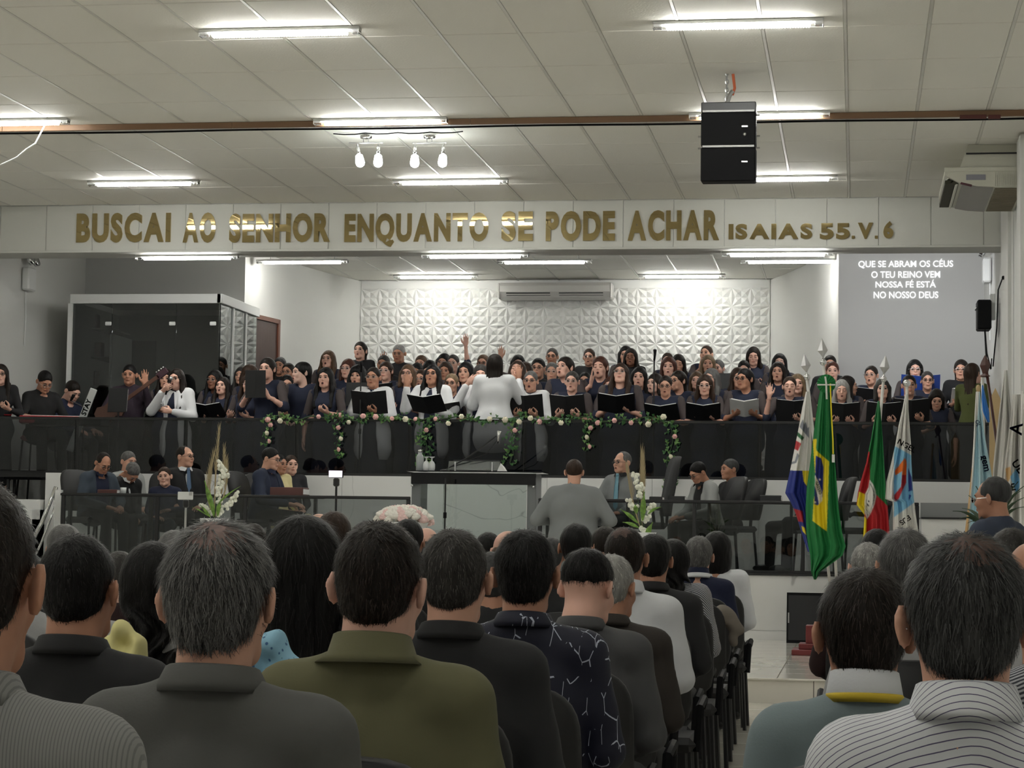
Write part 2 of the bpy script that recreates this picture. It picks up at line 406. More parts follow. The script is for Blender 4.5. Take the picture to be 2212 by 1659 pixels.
sp = struct(MB().box2((pa, YB-.012, 1.7), (pb, YB, ZC)).obj('wall_star_backing', m_plas))
me = None
ztop = ZC-.12; r = 0
for r in range(6):
    for c_ in range(11):
        loc = (pa+c_*2*p, YB-.013, ztop-(r+1)*2*p)
        if me is None: o = star_panel().obj('plaster_panel', m_plas, sp, loc=loc); me = o.data
        else: link('plaster_panel', me, sp, loc)
MB().box2((pa, YB-.03, ztop), (pb, YB, ZC)).obj('plaster_border', m_plas, sp)
# ---------------------------------------------------------------- LED battens
m_led = emit('led_diffuser', (1.0, 1.0, 0.955), TUBE_E)
m_led2 = mat('batten_housing', rgb(190, 190, 186), 0.35)
m_cap = glass('clear_cap', (0.75, 0.75, 0.75), .05)
led_me = None
def batten(x, y, z, label, L=1.28, group='ceiling battens'):
    global led_me
    t = thing('led_batten', label, 'ceiling light', (x, y, z), 0, group)
    if led_me is None:
        h = MB().box((0, 0, -.012), (L, .10, .024), bev=.004).obj('housing', m_led2, t)
        d = MB(); n = 54; l2 = L-.20
        d.box((0, 0, -.040), (l2, .055, .030), bev=.008)
        for i in range(n): d.box((-l2/2+(i+.5)*l2/n, 0, -.040), (l2/n*.45, .062, .037), bev=.004)
        d = d.obj('diffuser', m_led, t)
        led_me = [('housing', h.data), ('diffuser', d.data)]
        for s in (-1, 1):
            led_me.append(('end_cap', MB().box((s*(L/2-.035), 0, -.03), (.07, .085, .04), bev=.008).obj('end_cap', m_cap, t).data))
            led_me.append(('clip', MB().box((s*(L/2-.005), 0, -.03), (.008, .09, .05), bev=.002).obj('clip', m_chrome, t).data))
    else:
        for nm, m in led_me: link(nm, m, t)
    if ZC-.5 < z < ZC-.05:
        for s in (-1, 1): MB().tube([(s*.45, 0, 0), (s*.45, 0, ZC-z)], .006, 6).obj('hanger', m_steel, t)
    return t
for (px, py, lab) in ((604, 73, 'nearest batten light above the left side, top left of picture'), (1594, 56, 'nearest batten light at the top right of the picture'),
        (10, 267, 'batten light cut by the left picture edge beside the wooden rail'), (822, 265, 'batten light above the two spot lamp bars'), (1640, 252, 'batten light partly hidden behind the hanging speaker'),
        (310, 398, 'batten light at left just above the gold word BUSCAI'), (973, 395, 'batten light just above the gold words in the middle'), (1680, 388, 'batten light under the bottom edge of the hanging speaker')):
    P = atZ(px, py, ZC-.04); batten(P[0], P[1], ZC, lab)
for (px, py, lab) in ((404, 552, 'batten light below the bulkhead over the glass booth'), (1026, 551, 'batten light below the bulkhead in the middle'), (1679, 548, 'batten light below the bulkhead beside the projected lyrics')):
    P = atY(px, py, 25.05); batten(P[0], 25.05, ZC-.575, lab, group='bulkhead battens')
for (px, py, lab) in ((653, 567, 'left batten light of the three on the near choir ceiling'), (1176, 567, 'middle batten light on the near choir ceiling'), (1705, 566, 'right batten light on the near choir ceiling'),
        (941, 599, 'far choir ceiling batten light left of the air conditioner'), (1473, 598, 'far choir ceiling batten light right of the air conditioner')):
    
    if py < 580: P = atY(px, py, 28.75); batten(P[0], 28.75, P[2]+.04, lab, group='choir ceiling battens')
    else: P = atZ(px, py, ZC-.04); batten(P[0], min(P[1], YB-.7), ZC, lab, group='choir ceiling battens')
for yy, ln in ((13.2, 'first'), (9.5, 'second'), (5.0, 'third'), (1.5, 'fourth'), (-2.5, 'rearmost')):
    for xx, cn in ((-7.8, 'left'), (-4.35, 'middle'), (-.95, 'right')): batten(xx, yy, ZC, cn+' batten light of the '+ln+' row over the congregation, above the picture', group='hall battens')
# ================================================================ implicit-surface mesher (surface nets)
def cap(a, b, ra, rb=None, m=0, k=.02, sq=(1, 1, 1), sub=False):
    return dict(t='c', a=np.array(a, float), b=np.array(b, float), ra=ra, rb=ra if rb is None else rb, m=m, k=k, sq=np.array(sq, float), sub=sub)
def ell(c, r, m=0, k=.02, R=None, sub=False):
    return dict(t='e', c=np.array(c, float), r=np.array(r, float), m=m, k=k, R=R, sub=sub)
def _eval(p, P):
    if p['t'] == 'c':
        q = (P-p['a'])/p['sq']; ba = (p['b']-p['a'])/p['sq']; L2 = max(float(ba @ ba), 1e-9)
        h = np.clip((q @ ba)/L2, 0, 1)
        d = np.sqrt(((q-h[..., None]*ba)**2).sum(-1))-(p['ra']+(p['rb']-p['ra'])*h)
        return d*p['sq'].min()
    q = P-p['c']
    if p['R'] is not None: q = q @ p['R']
    k0 = np.sqrt(((q/p['r'])**2).sum(-1)); k1 = np.sqrt(((q/p['r']**2)**2).sum(-1))+1e-9
    return k0*(k0-1)/k1
def sdf_mesh(prims, res, disp=None, cut=None):
    """prims blended in order; returns verts, quads, material per face"""
    lo = np.full(3, 1e9); hi = -lo
    for p in prims:
        if p['sub']: continue
        if p['t'] == 'c':
            r = max(p['ra'], p['rb'])*p['sq']; lo = np.minimum(lo, np.minimum(p['a'], p['b'])-r); hi = np.maximum(hi, np.maximum(p['a'], p['b'])+r)
        else:
            r = p['r'].max() if p['R'] is not None else p['r']; lo = np.minimum(lo, p['c']-r); hi = np.maximum(hi, p['c']+r)
    lo -= 3*res; hi += 3*res
    N = np.ceil((hi-lo)/res).astype(int)+1
    ax = [lo[i]+np.arange(N[i])*res for i in range(3)]
    f = np.full(N, .25, np.float32); M = np.zeros(N, np.int8); best = np.full(N, .25, np.float32)
    for p in prims:
        if p['t'] == 'c':
            r = max(p['ra'], p['rb'])*p['sq']; l = np.minimum(p['a'], p['b'])-r; h = np.maximum(p['a'], p['b'])+r
        else:
            r = p['r'].max() if p['R'] is not None else p['r']; l = p['c']-r; h = p['c']+r
        mg = max(p['k'], 0)+3*res
        i0 = np.maximum(np.floor((l-mg-lo)/res).astype(int), 0); i1 = np.minimum(np.ceil((h+mg-lo)/res).astype(int)+1, N)
        if (i1 <= i0).any(): continue
        sl = tuple(slice(a, b) for a, b in zip(i0, i1))
        P = np.stack(np.meshgrid(*[ax[i][sl[i]] for i in range(3)], indexing='ij'), -1)
        d = _eval(p, P).astype(np.float32); k = max(p['k'], 1e-4); fo = f[sl]
        if p['sub']:
            d = -d; hh = np.clip(.5-.5*(d-fo)/k, 0, 1); nf = fo*hh+d*(1-hh)      # smooth max
            nf = d+(fo-d)*hh+k*hh*(1-hh); f[sl] = nf
            if p['m'] >= 0: M[sl] = np.where(d > fo-k*.2, p['m'], M[sl])
        else:
            hh = np.clip(.5+.5*(fo-d)/k, 0, 1); f[sl] = fo+(d-fo)*hh-k*hh*(1-hh)
            b = best[sl]; M[sl] = np.where(d < b, p['m'], M[sl]); best[sl] = np.minimum(b, d)
    if disp is not None:
        P = np.stack(np.meshgrid(*ax, indexing='ij'), -1); f = f+disp(P)
    if cut is not None:
        P = np.stack(np.meshgrid(*ax, indexing='ij'), -1); f = np.maximum(f, cut(P))
    s = f < 0
    A = s[:-1, :-1, :-1]; cnt = np.zeros(A.shape, np.int8)
    for a in (0, 1):
        for b in (0, 1):
            for c in (0, 1): cnt += s[a:N[0]-1+a, b:N[1]-1+b, c:N[2]-1+c]
    act = (cnt > 0) & (cnt < 8)
    idx = np.full(act.shape, -1, int); ii = np.argwhere(act); idx[act] = np.arange(len(ii))
    acc = np.zeros((len(ii), 3)); num = np.zeros(len(ii))
    I, J, K = ii[:, 0], ii[:, 1], ii[:, 2]
    for axn in range(3):
        o1, o2 = (axn+1) % 3, (axn+2) % 3
        for u in (0, 1):
            for v in (0, 1):
                d0 = np.zeros(3, int); d0[o1] = u; d0[o2] = v; d1 = d0.copy(); d1[axn] = 1
                fa = f[I+d0[0], J+d0[1], K+d0[2]]; fb = f[I+d1[0], J+d1[1], K+d1[2]]
                x = (fa < 0) != (fb < 0); t = np.where(x, fa/np.where(x, fa-fb, 1), 0)
                pt = np.tile(d0.astype(float), (len(ii), 1)); pt[:, axn] += t
                acc += pt*x[:, None]; num += x
    V = lo+(ii+acc/num[:, None])*res
    mv = M[I, J, K]; Q = []; QM = []
    for axn in range(3):
        o1, o2 = (axn+1) % 3, (axn+2) % 3
        sa = [slice(None)]*3; sb = [slice(None)]*3; sa[axn] = slice(0, -1); sb[axn] = slice(1, None)
        a, b = s[tuple(sa)], s[tuple(sb)]; e = np.argwhere(a != b)
        ok = (e[:, o1] > 0) & (e[:, o2] > 0) & (e[:, o1] < N[o1]-1) & (e[:, o2] < N[o2]-1); e = e[ok]
        if not len(e): continue
        inside = a[e[:, 0], e[:, 1], e[:, 2]]; c = []
        for (u, v) in ((-1, -1), (0, -1), (0, 0), (-1, 0)):
            g = e.copy(); g[:, o1] += u; g[:, o2] += v; c.append(idx[g[:, 0], g[:, 1], g[:, 2]])
        q = np.stack(c, 1); q[~inside] = q[~inside][:, ::-1]; good = (q >= 0).all(1); q = q[good]; Q.append(q); QM.append(mv[q[:, 0]])
    return V, np.concatenate(Q), np.concatenate(QM)
class Geo:
    """array mesh accumulator (fast)"""
    def __init__(s): s.V = []; s.Q = []; s.M = []; s.T = []; s.TM = []; s.n = 0
    def add(s, vqm, R=None, t=None, sc=1.0, mm=None, flip=False):
        V, Q, M = vqm; V = V*sc
        if flip: V = V*np.array([-1, 1, 1]); Q = Q[:, ::-1]
        if R is not None: V = V @ np.asarray(R).T
        if t is not None: V = V+np.array(t)
        if mm is not None: M = np.array([mm.get(int(x), int(x)) for x in range(16)])[M]
        s.V.append(V); s.Q.append(Q+s.n); s.M.append(M); s.n += len(V); return s
    def addmb(s, mb, R=None, t=None, sc=1.0, mi=None):
        V = np.concatenate(mb.v)*sc
        if R is not None: V = V @ np.asarray(R).T
        if t is not None: V = V+np.array(t)
        s.V.append(V)
        for f, m in zip(mb.f, mb.m): s.T.append([i+s.n for i in f]); s.TM.append(m if mi is None else mi)
        s.n += len(V); return s
    def mesh(s, name, mats, smooth=True):
        me = bpy.data.meshes.new(name); V = np.concatenate(s.V); Q = np.concatenate(s.Q) if s.Q else np.zeros((0, 4), int)
        loops = [Q.ravel()]+[np.array(t) for t in s.T]; sizes = np.concatenate([np.full(len(Q), 4), np.array([len(t) for t in s.T], int)]).astype(int)
        L = np.concatenate(loops).astype(np.int32); me.vertices.add(len(V)); me.vertices.foreach_set('co', V.astype(np.float32).ravel())
        me.loops.add(len(L)); me.loops.foreach_set('vertex_index', L); me.polygons.add(len(sizes))
        me.polygons.foreach_set('loop_start', np.concatenate([[0], np.cumsum(sizes)[:-1]]).astype(np.int32)); me.polygons.foreach_set('loop_total', sizes.astype(np.int32))
        for m in mats: me.materials.append(m)
        mi = np.concatenate((s.M if s.M else [np.zeros(0, int)])+[np.array(s.TM, int)]); me.polygons.foreach_set('material_index', mi.astype(np.int32))
        me.polygons.foreach_set('use_smooth', np.full(len(sizes), smooth)); me.update(calc_edges=True); me.validate(); return me
    def obj(s, name, mats, parent=None, loc=None, smooth=True): return link(name, s.mesh(name, mats, smooth), parent, loc)
# ---------------------------------------------------------------- heads (face looks along -y, centre of the head at the origin, 0.23 m tall)
SK, LIP, DARK, STUB = 0, 1, 2, 3
_hc = {}
def head_geo(kind='f', mouth='closed', res=.008):
    key = (kind, mouth, res)
    if key in _hc: return _hc[key]
    w = {'f': .96, 'm': 1.04, 'k': 1.0}[kind]
    P = [ell((0, .016, .030), (.074*w, .094, .086)), ell((0, -.022, -.030), (.058*w, .066, .080), k=.03), cap((-.030, -.052, -.085), (.030, -.052, -.085), .020*w, k=.03),
         cap((0, -.070, -.098), (0, -.066, -.100), .017*w, k=.02), cap((-.034, -.075, .026), (.034, -.075, .026), .012, k=.02),
         ell((.040*w, -.058, -.025), (.022, .024, .026), k=.02), ell((-.040*w, -.058, -.025), (.022, .024, .026), k=.02)]
    P += [ell((s*.031, -.101, .004), (.020, .018, .014), k=.014, sub=True, m=-1) for s in (-1, 1)]
    P += [cap((0, -.084, .016), (0, -.099, -.022), .007, .0105, k=.010), ell((.010, -.091, -.027), (.008, .009, .006), k=.006), ell((-.010, -.091, -.027), (.008, .009, .006), k=.006)]
    if mouth == 'closed':
        P += [ell((0, -.084, -.055), (.024, .011, .013), k=.01)]
    else:
        o = {'open': 1.0, 'half': .55}[mouth]; h = .012*o
        P += [ell((0, -.080, -.057-h*.5), (.023, .014, .011+h*.9), k=.01)]
    for s in (-1, 1):
        R = rotm(0, s*.10, s*-.55)
        P += [ell((s*.083*w, .020, -.004), (.0075, .021, .033), k=.006, R=R), ell((s*.090*w, .012, -.002), (.006, .012, .021), m=-1, k=.005, sub=True, R=R)]
    P += [cap((0, .026, -.055), (0, .042, -.165), .056*w, .060*w, k=.03)]
    _hc[key] = sdf_mesh(P, res); return _hc[key]
EYEM = {}
def face_details(g, R, t, sc, kind, closed=False, look=0.0, i0=4, mouth='closed'):
    """eyes, lashes and brows as small pieces of the body mesh; material slots i0 eye white, i0+1 iris, i0+2 brow"""
    mb = MB()
    for s in (-1, 1):
        c = np.array([s*.031, -.0765, .004])
        mb.ball(c, (.0135, .0135, .0095), 10, 6, 0)
        if not closed:
            mb.ball(c+np.array([look*.005, -.0088, -.0005]), (.0072, .0058, .0076), 8, 5, 1)
            mb.tube([(s*.031-.014, -.083, .004), (s*.031-.007, -.0915, .0105), (s*.031+.007, -.0915, .0105), (s*.031+.014, -.083, .004)], .0022, 5, 2)
        else:
            mb.ball(c+np.array([0, -.0012, .0008]), (.0138, .0138, .0138), 10, 6, 3)
            mb.tube([(s*.031-.015, -.084, .001), (s*.031-.007, -.092, -.003), (s*.031+.007, -.092, -.003), (s*.031+.015, -.084, .001)], .0020, 5, 2)
        th = .0042 if kind == 'm' else .003
        mb.tube([(s*.013, -.0895, .024), (s*.026, -.0895, .029), (s*.040, -.084, .028), (s*.049, -.074, .022)], [th, th, th*.9, th*.4], 6, 2)
    lr = .0036 if kind == 'f' else .0028
    if mouth == 'closed':
        mb.tube([(-.022, -.0865, -.0545), (-.010, -.0945, -.0515), (0, -.0955, -.053), (.010, -.0945, -.0515), (.022, -.0865, -.0545)], [.0012, lr, lr*.9, lr, .0012], 6, 11)
        mb.tube([(-.020, -.0865, -.0555), (-.008, -.0935, -.0595), (.008, -.0935, -.0595), (.020, -.0865, -.0555)], [.0012, lr*1.25, lr*1.25, .0012], 6, 11)
    else:
        o = {'open': 1.0, 'half': .5}[mouth]; h = .012*o; c = np.array([0, -.0905, -.057-h*.5]); a_, b_ = .014, .0045+h*.85
        mb.ball(c, (a_*.96, .0065, b_*.96), 12, 6, 12)
        mb.tube([c+np.array([a_*math.cos(u), -.0045+abs(math.cos(u))**3*.006, b_*math.sin(u)]) for u in np.linspace(0, 2*math.pi, 15)], lr*.95, 6, 11, cap=False)
    mi = [(LIP if m == 11 else DARK) if m > 10 else i0+{0: 0, 1: 1, 2: 2, 3: -4}[m] if m != 3 else SK for m in mb.m]
    V = np.concatenate(mb.v)*sc @ np.asarray(R).T+np.array(t)
    g.V.append(V)
    for f, m in zip(mb.f, mi): g.T.append([i+g.n for i in f]); g.TM.append(m)
    g.n += len(V)
# ---------------------------------------------------------------- hands: wrist at the origin, fingers along +z, palm faces -y, thumb on +x (right hand seen from its palm = mirror for the other)
_hd = {}
def hand_geo(style='open', res=.0065):
    key = (style, res)
    if key in _hd: return _hd[key]
    P = [cap((0, 0, -.03), (0, 0, .015), .026, .027, sq=(1, .75, 1), k=.01),
         cap((-.020, 0, .035), (-.022, 0, .085), .017, .013, k=.012), cap((0, 0, .03), (-.002, 0, .09), .018, .013, k=.012), cap((.018, 0, .035), (.020, 0, .088), .017, .013, k=.012)]
    spread = {'open': .20, 'grip': .05, 'relax': .08}[style]; curl = {'open': .10, 'grip': .95, 'relax': .45}[style]
    for i, (x, L, r) in enumerate(((.030, .070, .0088), (.011, .080, .0092), (-.009, .074, .0088), (-.027, .058, .0078))):
        a = -spread*(i-1.3)/1.5; z0 = .088-(.006 if i in (0, 3) else 0); p = np.array([x, 0, z0]); th = curl*.35
        for j, s in enumerate((.45, .30, .25)):
            d = np.array([math.sin(-a)*-1*math.cos(th), -math.sin(th), math.cos(a)*math.cos(th)]); q = p+d*L*s
            P.append(cap(p, q, r*(1-.08*j), r*(1-.08*(j+1)), k=.004)); p = q; th += curl*.9
    t0 = np.array([.024, -.004, .022]); t1 = t0+np.array([.026, -.008-.012*curl, .026]); t2 = t1+np.array([.012-.014*curl, -.006-.018*curl, .030]); t3 = t2+np.array([.003-.010*curl, -.002-.012*curl, .022])
    P += [cap((.008, -.004, .01), t1, .016, .013, k=.012), cap(t1, t2, .0115, .010, k=.006), cap(t2, t3, .010, .008, k=.004)]
    _hd[key] = sdf_mesh(P, res); return _hd[key]
def basis(z, y):
    """rotation whose z column is the finger direction and -y column the palm direction"""
    z = _n(z); y = -np.array(y, float); y = y-z*(z @ y); y = _n(y); x = np.cross(y, z); return np.stack([x, y, z], 1)
# ================================================================ people
def skin(nm, c, r=.5):
    return mat('skin_'+nm, rgb(*c), r, var=(14, .06))
SKIN = {k: (skin(k, v), mat('lips_'+k, rgb(*[int(a*b) for a, b in zip(v, (.90, .76, .76))]), .45)) for k, v in
        dict(fair=(226, 178, 158), light=(214, 164, 140), tan=(190, 138, 112), brown=(146, 100, 78), pale=(232, 190, 172)).items()}
m_mouth = mat('mouth_inside', (0.03, 0.008, 0.008), .6)
m_eyew = mat('eye_white', rgb(165, 155, 150), .35); m_iris = mat('iris', rgb(40, 26, 20), .15)
HAIR = {k: mat('hair_'+k, tuple(.75*q for q in c), .5, spec=.22, bump=(60, .7, .01), stretch=(1, 1, .06), var=(40, .35)) for k, c in
        dict(black=(.008, .007, .007), dark=(.018, .012, .009), brown=(.045, .025, .016), light=(.13, .075, .042), blond=(.25, .17, .10), red=(.09, .032, .02),
             grey=(.16, .155, .15), white=(.42, .41, .39), steel=(.07, .07, .07), mid=(.055, .05, .046)).items()}
def cloth(nm, c, r=.85, b=(160, .25, .002), **k): return mat('cloth_'+nm, c, r, bump=b, **k)
m_navy = cloth('navy_dress', (.013, .018, .042)); m_sheer = cloth('sheer_sleeve', (.075, .06, .06)); m_blackc = cloth('black', (.012, .012, .014))
m_whitec = cloth('white_blazer', rgb(225, 226, 228)); m_shoe = mat('shoe_leather', (.01, .01, .01), .35)
_hh = {}
def hair_geo(style, res=.010):
    key = (style, res)
    if key in _hh: return _hh[key]
    capE = lambda g=0: ell((0, .022, .036), (.080+g, .100+g, .090+g), k=.02)
    face = [ell((0, -.118, -.036), (.060, .088, .104), sub=True, k=.014, m=-1)]
    neckcut = [ell((0, -.02, -.17), (.12, .13, .12), sub=True, k=.02, m=-1)]
    if style == 'reced': P = [capE(-.001), ell((0, -.095, .075), (.062, .085, .085), sub=True, k=.02, m=-1), ell((0, -.125, -.040), (.088, .108, .108), sub=True, k=.012, m=-1), ell((0, -.03, -.15), (.13, .12, .115), sub=True, k=.02, m=-1)]
    elif style == 'short': P = [capE()]+[ell((0, -.125, -.040), (.088, .108, .108), sub=True, k=.012, m=-1), ell((0, -.03, -.15), (.13, .12, .115), sub=True, k=.02, m=-1)]
    elif style == 'fringe': P = [ell((0, .03, .0), (.080, .095, .07), k=.02), ell((0, -.06, .06), (.075, .13, .075), sub=True, k=.02, m=-1), ell((0, -.125, -.05), (.085, .11, .098), sub=True, k=.015, m=-1)]+neckcut
    elif style == 'tied': P = [capE(-.001), ell((0, .115, .00), (.035, .035, .035), k=.02)]+face+neckcut
    elif style == 'headband': P = [capE(.006), ell((0, .10, .03), (.05, .04, .05), k=.03)]+face+neckcut
    elif style == 'long':
        P = [capE(.004), ell((0, .06, -.08), (.085, .06, .13), k=.05), cap((0, .075, -.10), (0, .085, -.36), .085, .085, sq=(1, .42, 1), k=.05)]
        for s in (-1, 1): P += [cap((s*.072, -.005, .03), (s*.090, -.01, -.13), .026, .030, k=.03, sq=(.8, 1.3, 1)), cap((s*.090, -.01, -.13), (s*.095, -.085, -.33), .032, .026, k=.03, sq=(1, .8, 1))]
        P += face+[ell((0, -.09, -.20), (.055, .12, .13), sub=True, k=.02, m=-1)]
    elif style == 'back':
        P = [capE(.003), cap((0, .07, -.04), (0, .085, -.34), .080, .070, sq=(1, .45, 1), k=.05)]+face+[ell((0, -.05, -.17), (.095, .12, .125), sub=True, k=.02, m=-1)]
    elif style == 'backlong':
        P = [capE(.006), cap((0, .07, -.04), (0, .100, -.44), .088, .078, sq=(1, .42, 1), k=.05)]+face+[ell((0, -.05, -.17), (.095, .12, .125), sub=True, k=.02, m=-1)]
    elif style == 'bob':
        P = [capE(.006), ell((0, .045, -.06), (.092, .075, .12), k=.04)]+[cap((s*.078, .0, .02), (s*.086, -.02, -.13), .026, .024, k=.03) for s in (-1, 1)]+face+[ell((0, -.08, -.17), (.058, .12, .12), sub=True, k=.02, m=-1)]
    elif style == 'curly':
        P = [capE(.018), ell((0, .04, -.03), (.105, .085, .11), k=.04)]+[ell((s*.085, -.01, -.06), (.035, .05, .085), k=.03) for s in (-1, 1)]+[ell((0, -.12, -.035), (.062, .085, .088), sub=True, k=.015, m=-1), ell((0, -.08, -.17), (.055, .11, .10), sub=True, k=.02, m=-1)]
    disp = None
    if style in ('long', 'back', 'bob', 'backlong'):
        disp = lambda Q: .0035*np.sin(Q[..., 0]*210+np.sin(Q[..., 2]*19)*1.5)*np.clip(.06-Q[..., 2], 0, .1)*10
    if style == 'curly': disp = lambda Q: .006*np.sin(Q[..., 0]*160+Q[..., 2]*40)*np.sin(Q[..., 1]*150+2)*np.sin(Q[..., 2]*170)
    _hh[key] = sdf_mesh(P, res, disp); return _hh[key]
_hmesh = {}
def hair_obj(style, col, parent, R, t, sc=1.0, res=.010):
    k = (style, col, res)
    if k not in _hmesh:
        g = Geo().add(hair_geo(style, res)); _hmesh[k] = g.mesh('hair', [HAIR[col]])
    o = link('hair', _hmesh[k], parent); M = Matrix([list(r) for r in np.asarray(R)*sc]).to_4x4(); M.translation = Vector(t); o.matrix_local = M; return o
_gl = {}
def glasses_obj(parent, R, t, sc=1.0, col='black'):
    if col not in _gl:
        mb = MB()
        for s in (-1, 1):
            pts = [(s*.033+.021*math.cos(a), -.104+abs(math.cos(a))*.002, .002+.016*math.sin(a)) for a in np.linspace(0, 2*math.pi, 15)]
            mb.tube(pts, .0019 if col != 'black' else .0026, 5, 0, cap=False)
            mb.tube([(s*.054, -.102, .006), (s*.078, -.06, .006), (s*.084, .012, .004), (s*.082, .028, -.008)], .0018, 4)
            mb.lathe([(.0001, -.0004), (.0195, -.0004), (.0195, .0004), (.0001, .0004)], (s*.033, -.1035, .002), 12, 1, rotm(math.pi/2), (1, .8, 1))
        mb.tube([(-.012, -.106, .006), (0, -.108, .008), (.012, -.106, .006)], .002, 5)
        me_ = mb.obj('glasses', [m_black if col == 'black' else m_steel, glass('lens', (.96, .96, .96), .0, 1.12)]); _gl[col] = me_.data; bpy.data.objects.remove(me_)
    o = link('glasses', _gl[col], parent); M = Matrix([list(r) for r in np.asarray(R)*sc]).to_4x4(); M.translation = Vector(t); o.matrix_local = M; return o
ARM = {  # per side s: elbow, wrist, fingers, palm, style  (standing)
 'hold':  lambda s: ((s*.235, -.03, 1.06), (s*.125, -.235, 1.10), (-s*.55, -.75, .25), (-s*.2, .1, 1), 'grip'),
 'high':  lambda s: ((s*.250, -.10, 1.09), (s*.120, -.255, 1.20), (-s*.5, -.3, .75), (-s*.3, .8, .2), 'grip'),
 'down':  lambda s: ((s*.240, .03, 1.06), (s*.225, -.06, .83), (0, -.15, -1), (-s, 0, 0), 'relax'),
 'rail':  lambda s: ((s*.250, -.06, 1.08), (s*.13, -.25, .96), (-s*.7, -.6, -.1), (0, .2, -1), 'relax'),
 'raise': lambda s: ((s*.265, -.13, 1.13), (s*.23, -.20, 1.37), (s*.02, -.03, 1), (-s*.1, -1, 0), 'open'),
 'face':  lambda s: ((s*.255, -.15, 1.12), (s*.15, -.24, 1.33), (-s*.05, -.05, 1), (-s*.1, -1, 0), 'open'),
 'clap':  lambda s: ((s*.22, -.16, 1.14), (s*.06, -.28, 1.30), (-s*.1, -.25, 1), (-s, 0, 0), 'open'),
 'high2': lambda s: ((s*.22, -.10, 1.50), (s*.20, -.13, 1.72), (s*.03, -.03, 1), (0, -1, 0), 'open'),
 'mic':   lambda s: ((s*.25, -.13, 1.13), (s*.075, -.20, 1.355), (-s*.75, -.35, .35), (0, .9, .2), 'grip'),
 'fist':  lambda s: ((s*.245, -.06, 1.07), (s*.07, -.235, 1.12), (-s*.9, -.3, .15), (0, .9, 0), 'grip'),
 'mouth': lambda s: ((s*.26, -.14, 1.13), (s*.10, -.20, 1.40), (-s*.6, -.2, .6), (0, .9, 0), 'grip'),
}
def add_hand(g, wrist, fd, pd, style, s, res=.0065, sc=1.0, elbow=None):
    R = basis(fd, pd)
    # thumb must point to the body's own side: hand_geo has its thumb on +x
    want = np.array([s*-1.0, 0, 0]); xcol = R[:, 0]
    up = np.array([0, 0, 1.0]); ref = want if abs(_n(fd)[2]) > .6 else up
    g.add(hand_geo(style, res), R, np.array(wrist)+_n(fd)*.012, sc, flip=(xcol @ ref) < 0, mm={0: SK})
